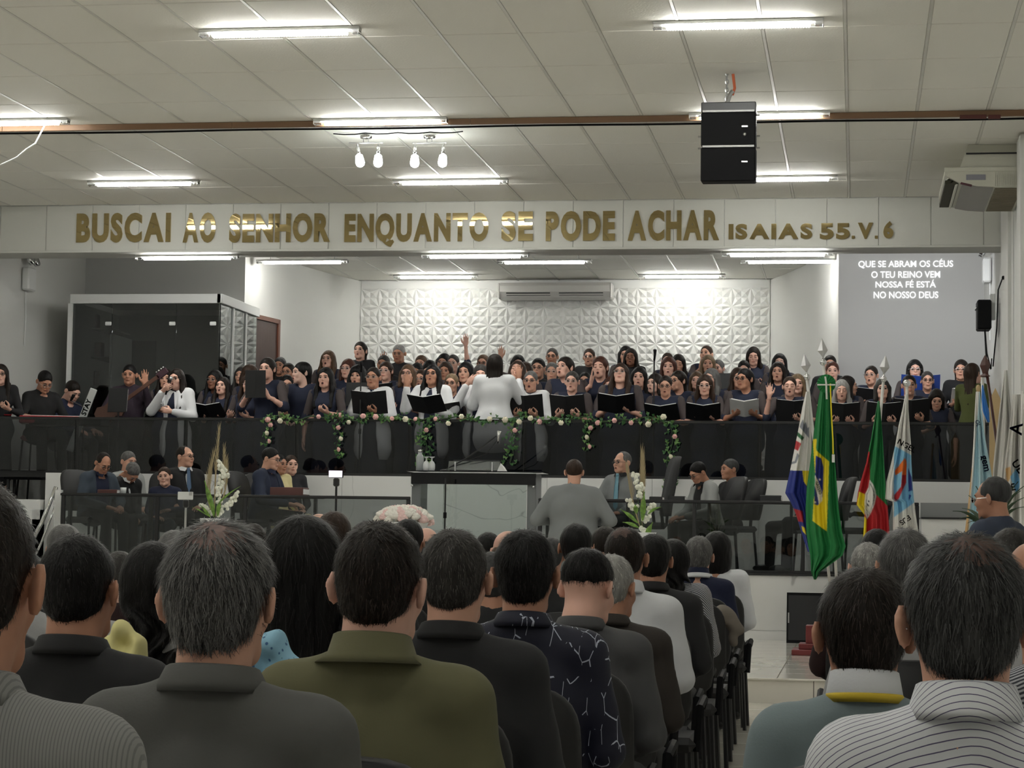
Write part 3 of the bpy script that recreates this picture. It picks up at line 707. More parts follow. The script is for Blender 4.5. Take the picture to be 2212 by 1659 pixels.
def figure(nm, label, loc, rz=0.0, sc=1.0, sex='f', sit=False, arms=('hold', 'hold'), outfit='dress', hair='long', hcol='dark', sk='light', yaw=0., pitch=0., roll=0.,
           gl=None, mouth='closed', closed=False, b=1.0, cols=None, res=.028, hres=.0094, group=None, legs=True, hair_res=.0145, hand_res=.0105, bres=.029, tres=None, lean=0., knees=None, hsc=1.0, body_only_top=False):
    root = thing('person', label, 'person', loc, rz, group); root.scale = (sc, sc, sc)
    zo = 0.0 if not sit else -.335
    HP = np.array([0, -.012, 1.505+zo]); piv = np.array([0, .03, -.10])
    RH = rotm(pitch, roll, yaw); T = HP+piv-RH @ piv
    L = None
    if lean:      # bend the upper body forward about the hips
        RL = rotm(lean); hip = np.array([0, .03, .88+zo]); L = lambda v: (np.asarray(v)-hip) @ RL.T+hip
        RH = RL @ RH; T = L(T)
    wsh = (.150 if sex == 'f' else .168)*(.5+.5*b)
    m0, m1, m2 = 0, 1, 2
    g = Geo(); g.add(head_geo(sex if sex != 'k' else 'k', mouth, hres), RH, T, hsc, mm={SK: 0, LIP: 1, DARK: 2, -1: 0})
    lm = SKIN[sk]
    face_details(g, RH, T, hsc, sex, closed, mouth=mouth)
    sh = [np.array((s*wsh, .015, (1.335 if sex == 'f' else 1.302)+zo)) for s in (-1, 1)]
    A = []
    for s, a in zip((-1, 1), arms):
        e, w_, fd, pd, stl = ARM[a](s) if isinstance(a, str) else a
        e = np.array(e, float); w_ = np.array(w_, float)
        if isinstance(a, str): e = e+(s*(wsh-.150)*.6, 0, zo); w_ = w_+(0, 0, zo)
        if sit and isinstance(a, str) and a == 'hold': w_ = w_+(0, 0, -.10)
        A.append((e, w_, fd, pd, stl))
    if L: sh = [L(x) for x in sh]; A = [(L(e), L(w_), RL @ np.array(fd), RL @ np.array(pd), t_) for (e, w_, fd, pd, t_) in A]
    bare = outfit in ('dress', 'tee')
    parts = []
    BP = []   # skin
    nk = np.array((0, .025, 1.37+zo)); nk2 = HP+(0, .035, -.11)
    if L: nk = L(nk); nk2 = L(nk2)
    BP.append(cap(nk-(0, 0, .04), nk2, .060 if sex == 'm' else .05, .050 if sex == 'm' else .046, k=.02))
    BP.append(ell(nk-(0, .03, .07), (.085, .05, .05), k=.03))
    BP.append(cap(nk-(0, 0, .05), (0, .01, .92+zo), .04, .04, k=.03)); BP.append(cap(sh[0], sh[1], .034, .034, k=.03))
    for (e, w_, fd, pd, stl), q in zip(A, sh):
        r = 1.12 if sex == 'm' else 1.0
        BP += [cap(q, e, .036, .036, k=.01), cap(e, w_, .040*r, .026*r, k=.01)]
    if legs and not sit and outfit in ('dress', 'blazer', 'skirt', 'black', 'blouse'): BP += [c for s in (-1, 1) for c in (cap((0, .01, .90), (s*.08, .02, .50), .06, .05, k=.02), cap((s*.08, .02, .50), (s*.075, .03, .08), .05, .036, k=.01))]
    g.add(sdf_mesh(BP, bres), mm={0: 0})
    for (e, w_, fd, pd, stl), s in zip(A, (-1, 1)): add_hand(g, w_, fd, pd, stl, s, hand_res, sc=(1.08 if sex == 'm' else .96)*hsc)
    hipz = .88+zo
    fem = sex == 'f'
    ch = lambda v: L(v) if L else np.array(v)
    T_ = []
    if fem:
        T_ += [ell(ch((0, .005, 1.215+zo)), (.150*b, .098*b, .155), k=.05), ell(ch((.055, -.060, 1.20+zo)), (.062*b, .055*b, .060), k=.05), ell(ch((-.055, -.060, 1.20+zo)), (.062*b, .055*b, .060), k=.05),
               ell(ch((0, .0, 1.04+zo)), (.128*b, .095*b, .15), k=.06), ell((0, .012, hipz), (.168*b, .120*b, .15), k=.06)]
    else:
        T_ += [ell(ch((0, .005, 1.185+zo)), (.178*b, .112*b, .165), k=.05), ell(ch((0, -.01, 1.03+zo)), (.165*b, .118*b, .17), k=.06), ell((0, .012, hipz), (.165*b, .118*b, .14), k=.06)]
    T_.append(cap(sh[0]*(.82, 1, 1), sh[1]*(.82, 1, 1), .052 if fem else .054, k=.05))
    for q in sh: T_.append(cap(nk-(0, -.012, (.035 if fem else .012)), q-(0, 0, -.008), .042 if fem else .050, .040, k=.045))
    def sleeves(r0, r1, to=1.0, m=0, mtop=None, infl=0.):
        out = []
        for (e, w_, *_x), s, q in zip(A, (-1, 1), sh):
            out.append(cap(q, e, r0+infl, r1+infl, m=m if mtop is None else mtop, k=.03))
            if to > 0: out.append(cap(e, e+(w_-e)*to, r1+infl, (r1*.72)+infl, m=m, k=.02))
        return out
    def lower_skirt(hem=.36, r=.185): return [cap((0, .01, hipz), (0, .01, hem), .130*b, r*b*.86, sq=(1, .72, 1), k=.05)]
    def seat_legs(r0=.092, r1=.058, m=0):
        kn = knees or [(s*.12, -.40, .515) for s in (-1, 1)]; out = []
        for k_, s in zip(kn, (-1, 1)):
            k_ = np.array(k_, float); out += [cap((s*.09, .02, hipz-.02), k_, r0*b, .070, k=.04, m=m), cap(k_, (k_[0], k_[1]-.02, .09), .066, r1, k=.02, m=m)]
        return out
    def stand_legs(): return [c for s in (-1, 1) for c in (cap((s*.085, .015, hipz), (s*.09, .01, .50), .095*b, .072, k=.03), cap((s*.09, .01, .50), (s*.09, .02, .07), .070, .058, k=.02))]
    def mk(name, P, mats, rs=None, cut=None, dsp=None):
        Geo().add(sdf_mesh(P, rs or res, dsp, cut)).obj(name, mats, root)
    fold = lambda Q: .0035*np.sin(Q[..., 2]*38+Q[..., 0]*22+np.sin(Q[..., 0]*17)*2)*np.sin(Q[..., 0]*14+1)
    if outfit == 'dress':
        P = T_+(seat_legs() if sit else lower_skirt())
        P += [ell(ch((0, -.035, 1.415+zo)), (.062, .085, .075), sub=True, k=.008, m=-1)]
        mk('dress', P, [(cols or [m_navy])[0]])
        for (e, w_, *_x), q in zip(A, sh):
            r0 = .057*(.6+.4*b); mk('sleeve', [cap(q, e, r0, .048, k=.02)], [m_sheer], .028)
            mk('cuff', [cap(q+(e-q)*.86, e, .052, .051, k=.01), cap(e, e+(w_-e)*.10, .051, .049, k=.01)], [m_navy], .026)
    elif outfit in ('black', 'blouse'):
        P = T_+(seat_legs() if sit else lower_skirt(.95, .15))+sleeves(.054, .044, .85 if outfit == 'black' else .15)
        mk('blouse', P, cols or [m_blackc])
        if not sit: mk('skirt', [ell((0, .012, hipz), (.175*b, .127*b, .15), k=.06)]+lower_skirt(.36, .19), [m_blackc], .03)
    elif outfit == 'blazer':
        mk('dress', T_+(lower_skirt()), [m_navy])
        G = [ell(p['c'], p['r']+(.016, .018, .014), k=p['k']) if p['t'] == 'e' else cap(p['a'], p['b'], p['ra']+.014, p['rb']+.014, k=p['k']) for p in T_]
        G += sleeves(.062, .052, .90, infl=.006)+[cap((0, .02, hipz+.02), (0, .02, hipz-.15), .165*b, .195*b, sq=(1, .8, 1), k=.05)]
        dirn = -1
        G += [cap((0, -.13, 1.40), (0, -.16, .60), .034, .105, sub=True, k=.008, m=-1, sq=(1, 2.2, 1)), ell((0, .0, 1.425), (.068, .085, .07), sub=True, k=.01, m=-1)]
        mk('blazer', G, cols or [m_whitec], res*.9)
        mb = MB()
        for s in (-1, 1): mb.add([(s*.03, -.118, 1.36), (s*.085, -.112, 1.33), (s*.092, -.132, 1.24), (s*.06, -.150, 1.14), (s*.045, -.135, 1.25)], [(0, 1, 2, 3, 4) if s < 0 else (4, 3, 2, 1, 0)])
        mb.obj('lapel', cols or [m_whitec], root)
    elif outfit in ('suit', 'opensuit', 'jacketback'):
        cm = cols or [m_blackc, m_whitec, m_navy, m_blackc]   # jacket, shirt, tie, trousers
        mk('shirt', T_[:], [cm[1]], res*1.3)
        mk('trousers', [ell((0, .012, hipz), (.165*b, .118*b, .14), k=.06)]+(seat_legs() if sit else stand_legs()), [cm[3]], res*1.4)
        G = [ell(p['c'], p['r']+(.018, .018, .012), k=p['k']) if p['t'] == 'e' else cap(p['a'], p['b'], p['ra']+.012, p['rb']+.012, k=p['k']) for p in T_]
        G += sleeves(.066, .056, .92, infl=.004)
        if not sit: G += [cap((0, .015, hipz+.02), (0, .015, hipz-.12), .175*b, .19*b, sq=(1, .78, 1), k=.05)]
        for p in G: p['sub'] = False
        w_v = .055 if outfit == 'suit' else .10
        G += [dict(cap(ch((0, -.13, 1.40+zo)), ch((0, -.16, (1.08 if outfit == 'suit' else .80)+zo)), w_v, .012 if outfit == 'suit' else .09, k=.006, m=-1, sq=(1, 1.6, 1), sub=True)), ell(ch((0, .0, 1.42+zo)), (.078, .085, .06), sub=True, k=.01, m=-1)]
        mk('jacket', G, [cm[0]], res, dsp=fold)
        def P3(p): return ch(np.array(p)+(0, 0, zo))
        mb = MB(); mb.add([P3((-.018, -.112*1.0, 1.375)), P3((.018, -.112, 1.375)), P3((.026, -.140, 1.20)), P3((.030, -.150, 1.02)), P3((0, -.152, .98)), P3((-.030, -.150, 1.02)), P3((-.026, -.140, 1.20))], [(6, 5, 4, 3, 2, 1, 0)])
        mb.box(P3((0, -.112, 1.37)), (.036, .02, .03), bev=.006)
        if cm[2] is not None: mb.obj('tie', cm[2], root)
        mb = MB()
        for s in (-1, 1):
            mb.add([P3((s*.012, -.098, 1.385)), P3((s*.062, -.055, 1.40)), P3((s*.080, -.020, 1.385)), P3((s*.078, -.06, 1.355)), P3((s*.040, -.115, 1.345))], [(0, 1, 2, 3, 4) if s > 0 else (4, 3, 2, 1, 0)])
        mb.obj('collar', cm[1], root)
    elif outfit in ('shirt', 'tee', 'polo'):
        cm = cols or [m_whitec, m_blackc]
        mk('shirt', T_+sleeves(.058, .050, .9 if outfit == 'shirt' else 0.0, infl=0), [cm[0]], res, dsp=fold)
        mk('trousers', [ell((0, .012, hipz-.01), (.162*b, .118*b, .13), k=.06)]+(seat_legs() if sit else stand_legs()), [cm[1]], tres or res*1.15)
    if legs:
        mb = MB()
        for s in (-1, 1):
            kx, ky = (s*.09, .0)
            if sit: kk = (knees or [(q*.12, -.40, .515) for q in (-1, 1)])[0 if s < 0 else 1]; kx, ky = kk[0], kk[1]-.04
            mb.ball((kx, ky-.05, .045), (.045, .125, .045), 10, 6)
        for i_, s in enumerate((-1, 1)):
            sub = MB(); v = mb.v[i_]; sub.add(v, [tuple(k-i_*len(v) for k in f) for f in mb.f[i_*(len(mb.f)//2):(i_+1)*(len(mb.f)//2)]]); sub.obj('shoe', m_shoe, root, True)
    g.obj('body', [lm[0], lm[1], m_mouth, lm[0], m_eyew, m_iris, HAIR['dark' if hcol not in ('grey', 'white') else 'grey']], root)
    if hair: hair_obj(hair, hcol, root, RH, T, hsc*(1.03 if sex == 'm' else 1.0), hair_res)
    if gl: glasses_obj(root, RH, T, hsc, gl)
    root['_h'] = 0; del root['_h']
    return root, dict(A=A, RH=RH, T=T, zo=zo)
def place(root): return root
def to_world(root_loc, rz, sc, p): return np.array(root_loc)+rotm(0, 0, rz) @ (np.array(p, float)*sc)
# ---------------------------------------------------------------- music folders
m_fold = mat('folder_black', (.01, .01, .011), .5); m_paper = mat('paper', rgb(232, 232, 230), .8); m_blue = mat('folder_blue', rgb(30, 62, 140), .4)
_fm = {}
def folder(label, loc, rz, tilt, w_=.23, h=.31, ang=.30, sc=1.0, mtl=None, group='music folders', closed=False):
    """loc = middle of the lower edge; pages face the singer (+y side)"""
    t = thing('music_folder', label, 'folder', loc, rz, group); t.scale = (sc,)*3
    key = (w_, h, ang, closed, tilt, (mtl or m_fold).name)
    if key not in _fm:
        mb = MB(); pg = MB()
        for s in (-1, 1):
            R = rotm(tilt) @ rotm(0, 0, s*ang if not closed else 0)
            c = np.array([s*w_/2, 0, h/2]); mb.box(R @ c, (w_, .004, h), R, bev=.001)
            pg.box(R @ (c+(-s*.006, .008, .004)), (w_-.018, .008, h-.01), R, bev=.001)
        if closed: pass
        _fm[key] = (mb.obj('cover', mtl or m_fold).data, pg.obj('pages', m_paper).data)
        for nm in ('cover', 'pages'):
            for o in [o for o in C.objects if o.name.startswith(nm) and o.parent is None and o.data in _fm[key]]: bpy.data.objects.remove(o)
    link('cover', _fm[key][0], t); link('pages', _fm[key][1], t)
    return t
# ================================================================ the choir
# px, py of the top of the hair, row, label, options
CH = [
 (578, 772, 1, 'woman in navy belted dress singing behind a black folder held up to her chest', dict(hair='back', hcol='dark', sk='fair', mouth='open', arms=('high', 'high'), fold='up')),
 (539, 789, 2, 'brown-skinned woman with wavy brown hair beside the dark wooden door', dict(hair='curly', hcol='brown', sk='brown', mouth='half', yaw=.3)),
 (523, 791, 3, 'woman half hidden at the left end, behind the wavy-haired singer', dict(hair='long', hcol='mid', sk='light')),
 (536, 808, 1, 'woman with long wavy brown hair and eyes closed at the left garland end', dict(hair='long', hcol='brown', sk='fair', yaw=.35, closed=True, mouth='half', gl='steel')),
 (605, 771, 4, 'short-haired singer in the rear row right of the wooden door', dict(sex='m', hair='short', hcol='steel', sk='tan', outfit='black', yaw=.1)),
 (623, 783, 3, 'bespectacled singer with round face left of the woman in profile', dict(hair='tied', hcol='dark', sk='tan', gl='black', mouth='half')),
 (619, 808, 2, 'dark-haired woman looking down between two taller front singers', dict(hair='tied', hcol='black', sk='light', yaw=.4, pitch=.15, mouth='half')),
 (655, 781, 1, 'woman in profile with long black hair resting her hands on the garland', dict(hair='back', hcol='black', sk='pale', yaw=-.75, mouth='open', arms=('rail', 'rail'), b=1.18)),
 (709, 758, 4, 'blond woman with long straight hair singing in front of the plain white wall', dict(hair='long', hcol='light', sk='fair', mouth='open', pitch=-.12)),
 (704, 793, 1, 'black-haired woman with wide open mouth beside the woman in profile', dict(hair='long', hcol='black', sk='fair', mouth='open', arms=('down', 'hold'))),
 (778, 739, 5, 'tallest woman at the left edge of the plaster wall, hair pulled back', dict(hair='back', hcol='dark', sk='fair', mouth='half', pitch=-.12, outfit='black')),
 (753, 775, 3, 'auburn-haired woman with pale glasses left of the music stand', dict(hair='bob', hcol='red', sk='fair', gl='steel', yaw=-.1)),
 (773, 790, 2, 'curly black-haired woman singing over a music stand', dict(hair='curly', hcol='black', sk='light', mouth='open')),
 (807, 792, 1, 'woman in white blazer with glasses holding a microphone and an angled folder', dict(outfit='blazer', hair='tied', hcol='dark', sk='tan', gl='steel', arms=('fist', 'hold'), fold='mid', b=1.12)),
 (829, 767, 4, 'short-haired man half hidden left of the white-haired man', dict(sex='m', hair='short', hcol='mid', sk='tan', outfit='black')),
 (863, 743, 5, 'white-haired man in black shirt raising a hand before his chin', dict(sex='m', hair='short', hcol='white', sk='tan', outfit='black', arms=('face', 'down'), pitch=.15)),
 (834, 780, 3, 'brown-haired woman with tinted glasses behind an angled black folder', dict(hair='back', hcol='brown', sk='fair', gl='steel', fold='mid')),
 (881, 789, 2, 'fair-haired woman in sleeveless-look navy whose face is behind a raised palm', dict(hair='bob', hcol='light', sk='fair', gl='black', pitch=-.15)),
 (934, 790, 1, 'woman in white blazer with long black hair and glasses raising her palm', dict(outfit='blazer', hair='long', hcol='black', sk='tan', gl='black', arms=('raise', 'hold'), mouth='half', pitch=-.18, fold='low')),
 (910, 767, 4, 'grey-haired man looking down between the black hairband and the raised hand', dict(sex='m', hair='short', hcol='light', sk='light', outfit='black')),
 (901, 784, 3, 'dark-haired singer mostly hidden behind the hairband woman', dict(hair='bob', hcol='black', sk='tan')),
 (930, 777, 3, 'woman with a thick black hairband, face turned down', dict(hair='headband', hcol='black', sk='fair', pitch=.3)),
 (910, 797, 2, 'woman with thin glasses squeezed in left of the long-haired blazer singer', dict(hair='tied', hcol='brown', sk='light', gl='steel', mouth='half')),
 (956, 763, 4, 'black-haired woman tilted to the right beneath the star pattern wall', dict(hair='bob', hcol='black', sk='light', roll=.15, gl='steel')),
 (979, 765, 4, 'grey-haired singer in glasses stretching one hand high against the plaster wall', dict(hair='tied', hcol='mid', sk='fair', gl='steel', arms=('down', 'high2'))),
 (963, 781, 3, 'singer peeking out below the raised arm', dict(hair='long', hcol='brown', sk='tan')),
 (1007, 781, 2, 'woman with long wavy black hair frowning left of the conductor', dict(hair='long', hcol='black', sk='light', yaw=-.1)),
 (976, 806, 1, 'short-haired blond woman in round glasses singing with an open folder', dict(hair='short', hcol='blond', sk='light', gl='black', mouth='half', fold='low')),
 (1038, 787, 1, 'woman in white blazer covering her mouth with a microphone beside the conductor', dict(outfit='blazer', hair='headband', hcol='mid', sk='fair', yaw=.2, arms=('mouth', 'mouth'), closed=True)),
 (1044, 765, 4, 'blond short-haired singer in glasses left of the conductor', dict(hair='short', hcol='light', sk='light', gl='black')),
 (1119, 766, 4, 'dark-haired woman in the rear, right of the conductor\'s raised hand', dict(hair='bob', hcol='black', sk='light', yaw=.2, gl='black', arms=('high3', 'hold'))),
 (1135, 781, 3, 'brown-haired woman partly hidden right of the conductor', dict(hair='long', hcol='brown', sk='light', yaw=-.2)),
 (1117, 782, 2, 'auburn woman with head thrown back right of the conductor', dict(hair='long', hcol='brown', sk='fair', pitch=-.3, mouth='half', closed=True)),
 (1147, 800, 1, 'grey-haired woman in white blazer and glasses singing from an open folder', dict(outfit='blazer', hair='tied', hcol='grey', sk='light', gl='black', mouth='open', fold='mid', b=1.05)),
 (1163, 773, 3, 'man in black shirt and glasses beneath the air conditioner', dict(sex='m', hair='short', hcol='black', sk='light', gl='black', outfit='black')),
 (1193, 751, 5, 'tall singer in thick glasses directly under the air conditioner', dict(hair='tied', hcol='mid', sk='tan', gl='black', outfit='black')),
 (1192, 782, 3, 'grey short-haired woman in glasses and pale scarf', dict(hair='short', hcol='grey', sk='light', gl='steel', yaw=.1)),
 (1221, 771, 2, 'woman with swept dark hair singing towards the left', dict(hair='back', hcol='dark', sk='fair', yaw=-.4, mouth='open', pitch=-.1)),
 (1236, 801, 1, 'short-haired woman in navy holding a wide open folder at the garland', dict(hair='short', hcol='mid', sk='fair', gl='steel', mouth='half', fold='mid', b=1.15)),
 (1219, 808, 2, 'blond woman in glasses hidden behind the wide open folder singer', dict(hair='long', hcol='blond', sk='fair', gl='steel')),
 (1273, 752, 5, 'woman in black with round glasses and tied hair in the top row', dict(hair='tied', hcol='brown', sk='light', gl='steel', outfit='black', mouth='half')),
 (1297, 769, 2, 'woman with dark red hair singing loudly, one palm lifted', dict(hair='back', hcol='red', sk='fair', mouth='open', arms=('clap', 'hold'), yaw=-.1, closed=True)),
 (1264, 803, 3, 'woman in black glasses seen over a neighbour\'s shoulder left of the lifted palm', dict(hair='tied', hcol='black', sk='light', gl='black')),
 (1340, 787, 1, 'large woman in front with sheer sleeves, glasses and straight brown hair', dict(hair='long', hcol='brown', sk='fair', gl='steel', pitch=-.25, fold='low', b=1.3)),
 (1363, 752, 5, 'brown-skinned woman with long dark hair high before the plaster wall', dict(hair='long', hcol='dark', sk='brown', outfit='black', closed=True, mouth='half')),
 (1352, 747, 5, 'singer mostly hidden behind the brown-skinned woman', dict(hair='bob', hcol='black', sk='light', dy=.45)),
 (1381, 792, 2, 'young woman with long black hair and wide eyes looking ahead', dict(hair='long', hcol='black', sk='fair', mouth='half')),
 (1321, 813, 2, 'grey-haired woman in glasses tucked behind the large front singer', dict(hair='bob', hcol='red', sk='fair', gl='steel', yaw=-.2)),
 (1417, 806, 2, 'dark-haired woman looking left behind the tall microphone stand', dict(hair='bob', hcol='dark', sk='pale', yaw=-.5, mouth='half')),
 (1438, 810, 1, 'woman in black glasses and sheer sleeves reading a folder at the garland corner', dict(hair='tied', hcol='dark', sk='light', gl='black', pitch=.12, fold='low', b=1.2, mouth='half')),
 (1445, 770, 3, 'auburn-haired woman with long face in the third row', dict(hair='long', hcol='red', sk='fair', mouth='half')),
 (1466, 764, 4, 'dark-haired woman looking down behind the auburn singer', dict(hair='long', hcol='dark', sk='light', pitch=.2, closed=True)),
 (1442, 761, 5, 'singer whose forehead shows above the auburn hair', dict(hair='tied', hcol='brown', sk='fair')),
 (1467, 800, 2, 'woman with hair tied back and dark glasses frame looking left', dict(hair='back', hcol='dark', sk='light', gl='black', yaw=-.6)),
 (1526, 747, 5, 'woman with tied hair clapping in the top row', dict(hair='tied', hcol='brown', sk='light', arms=('clap', 'clap'), yaw=-.3, mouth='half', pitch=-.15)),
 (1530, 766, 4, 'blond long-haired woman looking down below the clapping singer', dict(hair='long', hcol='blond', sk='light', mouth='half')),
 (1552, 776, 4, 'older singer at the right of the blond long-haired woman', dict(hair='short', hcol='grey', sk='fair', dy=.2, yaw=-.3)),
 (1538, 795, 2, 'woman with long grey hair and thin glasses looking left', dict(hair='long', hcol='grey', sk='fair', gl='steel', yaw=-.4)),
 (1505, 802, 3, 'fair woman with auburn parting behind the reading woman in black', dict(hair='long', hcol='light', sk='fair')),
 (1523, 808, 1, 'slim woman in black with brown hair and round glasses reading music', dict(hair='long', hcol='brown', sk='fair', gl='steel', pitch=.15, fold='low')),
 (1628, 748, 5, 'woman with long dark hair looking down at the right end of the plaster wall', dict(hair='long', hcol='dark', sk='fair', pitch=.2, closed=True)),
 (1607, 777, 4, 'singer with lowered head behind the black feathered hair ornament', dict(hair='tied', hcol='black', sk='fair', pitch=.2)),
 (1594, 793, 2, 'woman with long brown hair beside the woman with sheet music', dict(hair='long', hcol='brown', sk='light', yaw=.2, gl='steel')),
 (1611, 795, 1, 'woman with long black hair and glasses holding loose sheet music', dict(hair='back', hcol='black', sk='tan', gl='black', yaw=-.5, arms=('hold', 'hold'), fold='paper')),
 (1684, 763, 4, 'smiling black-haired woman against the plain white wall at right', dict(hair='long', hcol='black', sk='pale', closed=True)),
 (1681, 781, 3, 'dark-haired woman singing above the raised palm', dict(hair='long', hcol='dark', sk='light', mouth='half', yaw=-.1)),
 (1706, 812, 1, 'woman in navy with eyes shut and right palm raised beside the flags', dict(hair='tied', hcol='brown', sk='fair', mouth='open', closed=True, arms=('raise', 'hold'), fold='mid', b=1.12)),
 (1723, 807, 2, 'blond woman hidden behind the white flag tip', dict(hair='long', hcol='blond', sk='fair')),
 (1793, 767, 4, 'short-haired singer above the green flag', dict(sex='m', hair='short', hcol='dark', sk='light', outfit='black')),
 (1798, 780, 3, 'reddish short-haired woman behind the tallest flag finial', dict(hair='short', hcol='red', sk='fair')),
 (1818, 819, 1, 'woman with long silver hair looking down right of the green flag', dict(hair='long', hcol='white', sk='fair', pitch=.15, closed=True, mouth='half', fold='mid')),
 (1828, 811, 2, 'dark-haired woman turned away behind the silver-haired singer', dict(hair='long', hcol='dark', sk='light', yaw=1.6)),
 (1883, 789, 3, 'singer with cropped hair and glasses singing before the grey wall', dict(hair='short', hcol='dark', sk='light', gl='steel', mouth='open', yaw=-.3, fold='mid')),
 (1906, 818, 1, 'woman whose face is crossed by a chrome flagpole', dict(hair='bob', hcol='mid', sk='fair', fold='mid')),
 (1976, 776, 3, 'woman with very long black hair and glasses under the projected lyrics', dict(hair='long', hcol='black', sk='fair', gl='steel', fold='blue')),
 (1964, 809, 1, 'woman with tied hair behind the chrome pole ball with an open folder', dict(hair='tied', hcol='dark', sk='light', fold='mid')),
 (2003, 801, 3, 'bespectacled singer right of the long black hair', dict(hair='tied', hcol='mid', sk='light', gl='black', dy=-.25)),
 (2022, 838, 2, 'singer in sheer sleeves whose face is hidden between folders', dict(hair='bob', hcol='dark', sk='light', arms=('hold', 'down'), pitch=.4)),
 (2077, 776, 3, 'woman in black with glasses looking down left of the olive blouse', dict(hair='back', hcol='dark', sk='light', gl='steel', outfit='black', yaw=-.2, fold='paper')),
 (358, 797, 3, 'dark-haired singer behind the woman in the white blazer at far left', dict(hair='long', hcol='dark', sk='light', yaw=.3, mouth='half', arms=('face', 'hold'))),
 (382, 796, 1, 'woman in white blazer and glasses singing into a hand microphone at the left', dict(outfit='blazer', hair='long', hcol='dark', sk='fair', gl='black', mouth='half', arms=('mic', 'fist'))),
 (465, 799, 3, 'brown-skinned woman in glasses before the glass booth', dict(hair='long', hcol='black', sk='brown', gl='steel', yaw=-.1)),
 (481, 815, 2, 'woman with long hair singing from a wide folder before the glass booth', dict(hair='long', hcol='dark', sk='fair', mouth='open', fold='low', pitch=-.1)),
]
_ys = []; INF = {}
ARM['high3'] = lambda s: ((s*.25, -.10, 1.38), (s*.20, -.13, 1.57), (s*.02, -.03, 1), (0, -1, 0), 'open')
for (px, py, row, lab, o) in CH:
    Y = ROWY[row]+o.get('dy', 0); _ys.append([atY(px, py, Y)[0], Y, row, px])
for it in range(60):
    for i in range(len(_ys)):
        for j in range(i+1, len(_ys)):
            a, b_ = _ys[i], _ys[j]; dx = abs(a[0]-b_[0])
            if dx < .46:
                need = .36*math.sqrt(max(0, 1-(dx/.46)**2)); d = b_[1]-a[1]
                if abs(d) < need:
                    sg_ = 1 if (d > 0 or (d == 0 and b_[2] >= a[2])) else -1; m_ = (need-abs(d))*.25; a[1] -= sg_*m_; b_[1] += sg_*m_
    for a in _ys: a[1] = min(max(a[1], 25.45 if a[2] else 25.1), 30.3 if a[3] > 510 else 26.3)
for _i, (px, py, row, lab, o) in enumerate(CH):
    o = dict(o); fold = o.pop('fold', None); dy = o.pop('dy', 0)
    Y = _ys[_i][1]; P = atY(px, py, Y); H = 1.632
    row = max([k for k in (1, 2, 3, 4, 5) if ROWY[k]-.42 <= Y] or [1])
    if o.get('pitch', 0) < 0: H -= .015*abs(o['pitch'])/.2
    sc = (P[2]-ROWZ[row])/H; sc = max(.98, min(1.14, sc)); loc = (P[0], Y, P[2]-H*sc)
    rz = math.atan2(P[0]*-1, Y)*-1*0      # the choir faces the hall
    rz = -math.atan2(-P[0]-2.0, Y)*.6
    root, info = figure('person', lab, loc, rz, sc, group='choir singers', **o); INF[px] = (loc, rz, sc, info)
    if fold:
        c = (info['A'][0][1]+info['A'][1][1])/2
        if o.get('arms', ('hold', 'hold')) != ('hold', 'hold'):
            i = 1 if (isinstance(o['arms'][1], str) and o['arms'][1] == 'hold') else 0
            if o['arms'] == ('high', 'high'): c = (info['A'][0][1]+info['A'][1][1])/2
            else: c = info['A'][i][1]*(.4, 1, 1)
        nm = lab.split(' ')
        short = ' '.join(nm[:9])
        if fold == 'up': folder('closed black folder held upright by the woman in the belted navy dress', to_world(loc, rz, sc, c+(0, -.055, -.02)), rz, .05, w_=.115, h=.29, ang=0, sc=sc)
        elif fold == 'mid': folder('open black folder of the '+short, to_world(loc, rz, sc, c+(0, -.05, -.03)), rz+.1*math.sin(px), .42, w_=.21, h=.27, ang=.30, sc=sc)
        elif fold == 'low': folder('low-held open black folder of the '+short, to_world(loc, rz, sc, c+(0, -.05, -.03)), rz+.1*math.sin(px), .9, w_=.20, h=.27, ang=.22, sc=sc)
        elif fold == 'blue': folder('open bright blue folder under the projected lyrics', to_world(loc, rz, sc, c+(.05, -.03, .02)), rz, .25, w_=.25, h=.30, ang=.5, sc=sc, mtl=m_blue, group=None)
        elif fold == 'paper': folder('white sheet music of the '+short, to_world(loc, rz, sc, c+(0, -.03, -.02)), rz, .9, w_=.16, h=.25, ang=.25, sc=sc, mtl=m_paper, group='sheet music')
# conductor, seen from behind
P = atY(1070, 765, 25.15); sc = 1.08
figure('person', 'conductor in white blazer seen from behind, long dark hair, one hand raised', (P[0], 25.15, P[2]-1.632*sc), math.pi, sc, outfit='blazer', hair='backlong', hcol='dark', sk='tan', arms=('raise', 'fist'), b=1.2, yaw=.1)
# woman in the olive blouse, seen from behind at the right
P = atY(2101, 784, 25.2); sc = 1.0
m_olive = cloth('olive_blouse', (.085, .10, .025))
figure('person', 'woman in olive green blouse and long dark skirt seen from behind near the flags', (P[0], 25.2, P[2]-1.632*sc), 2.6, sc, outfit='blouse', hair='back', hcol='brown', sk='fair', arms=('fist', 'mouth'), cols=[m_olive], b=1.05)
# ================================================================ stage furniture and fittings
def zof(px, py, Y): return atY(px, py, Y)[2]
def xof(px, Y, py=1000): return atY(px, py, Y)[0]
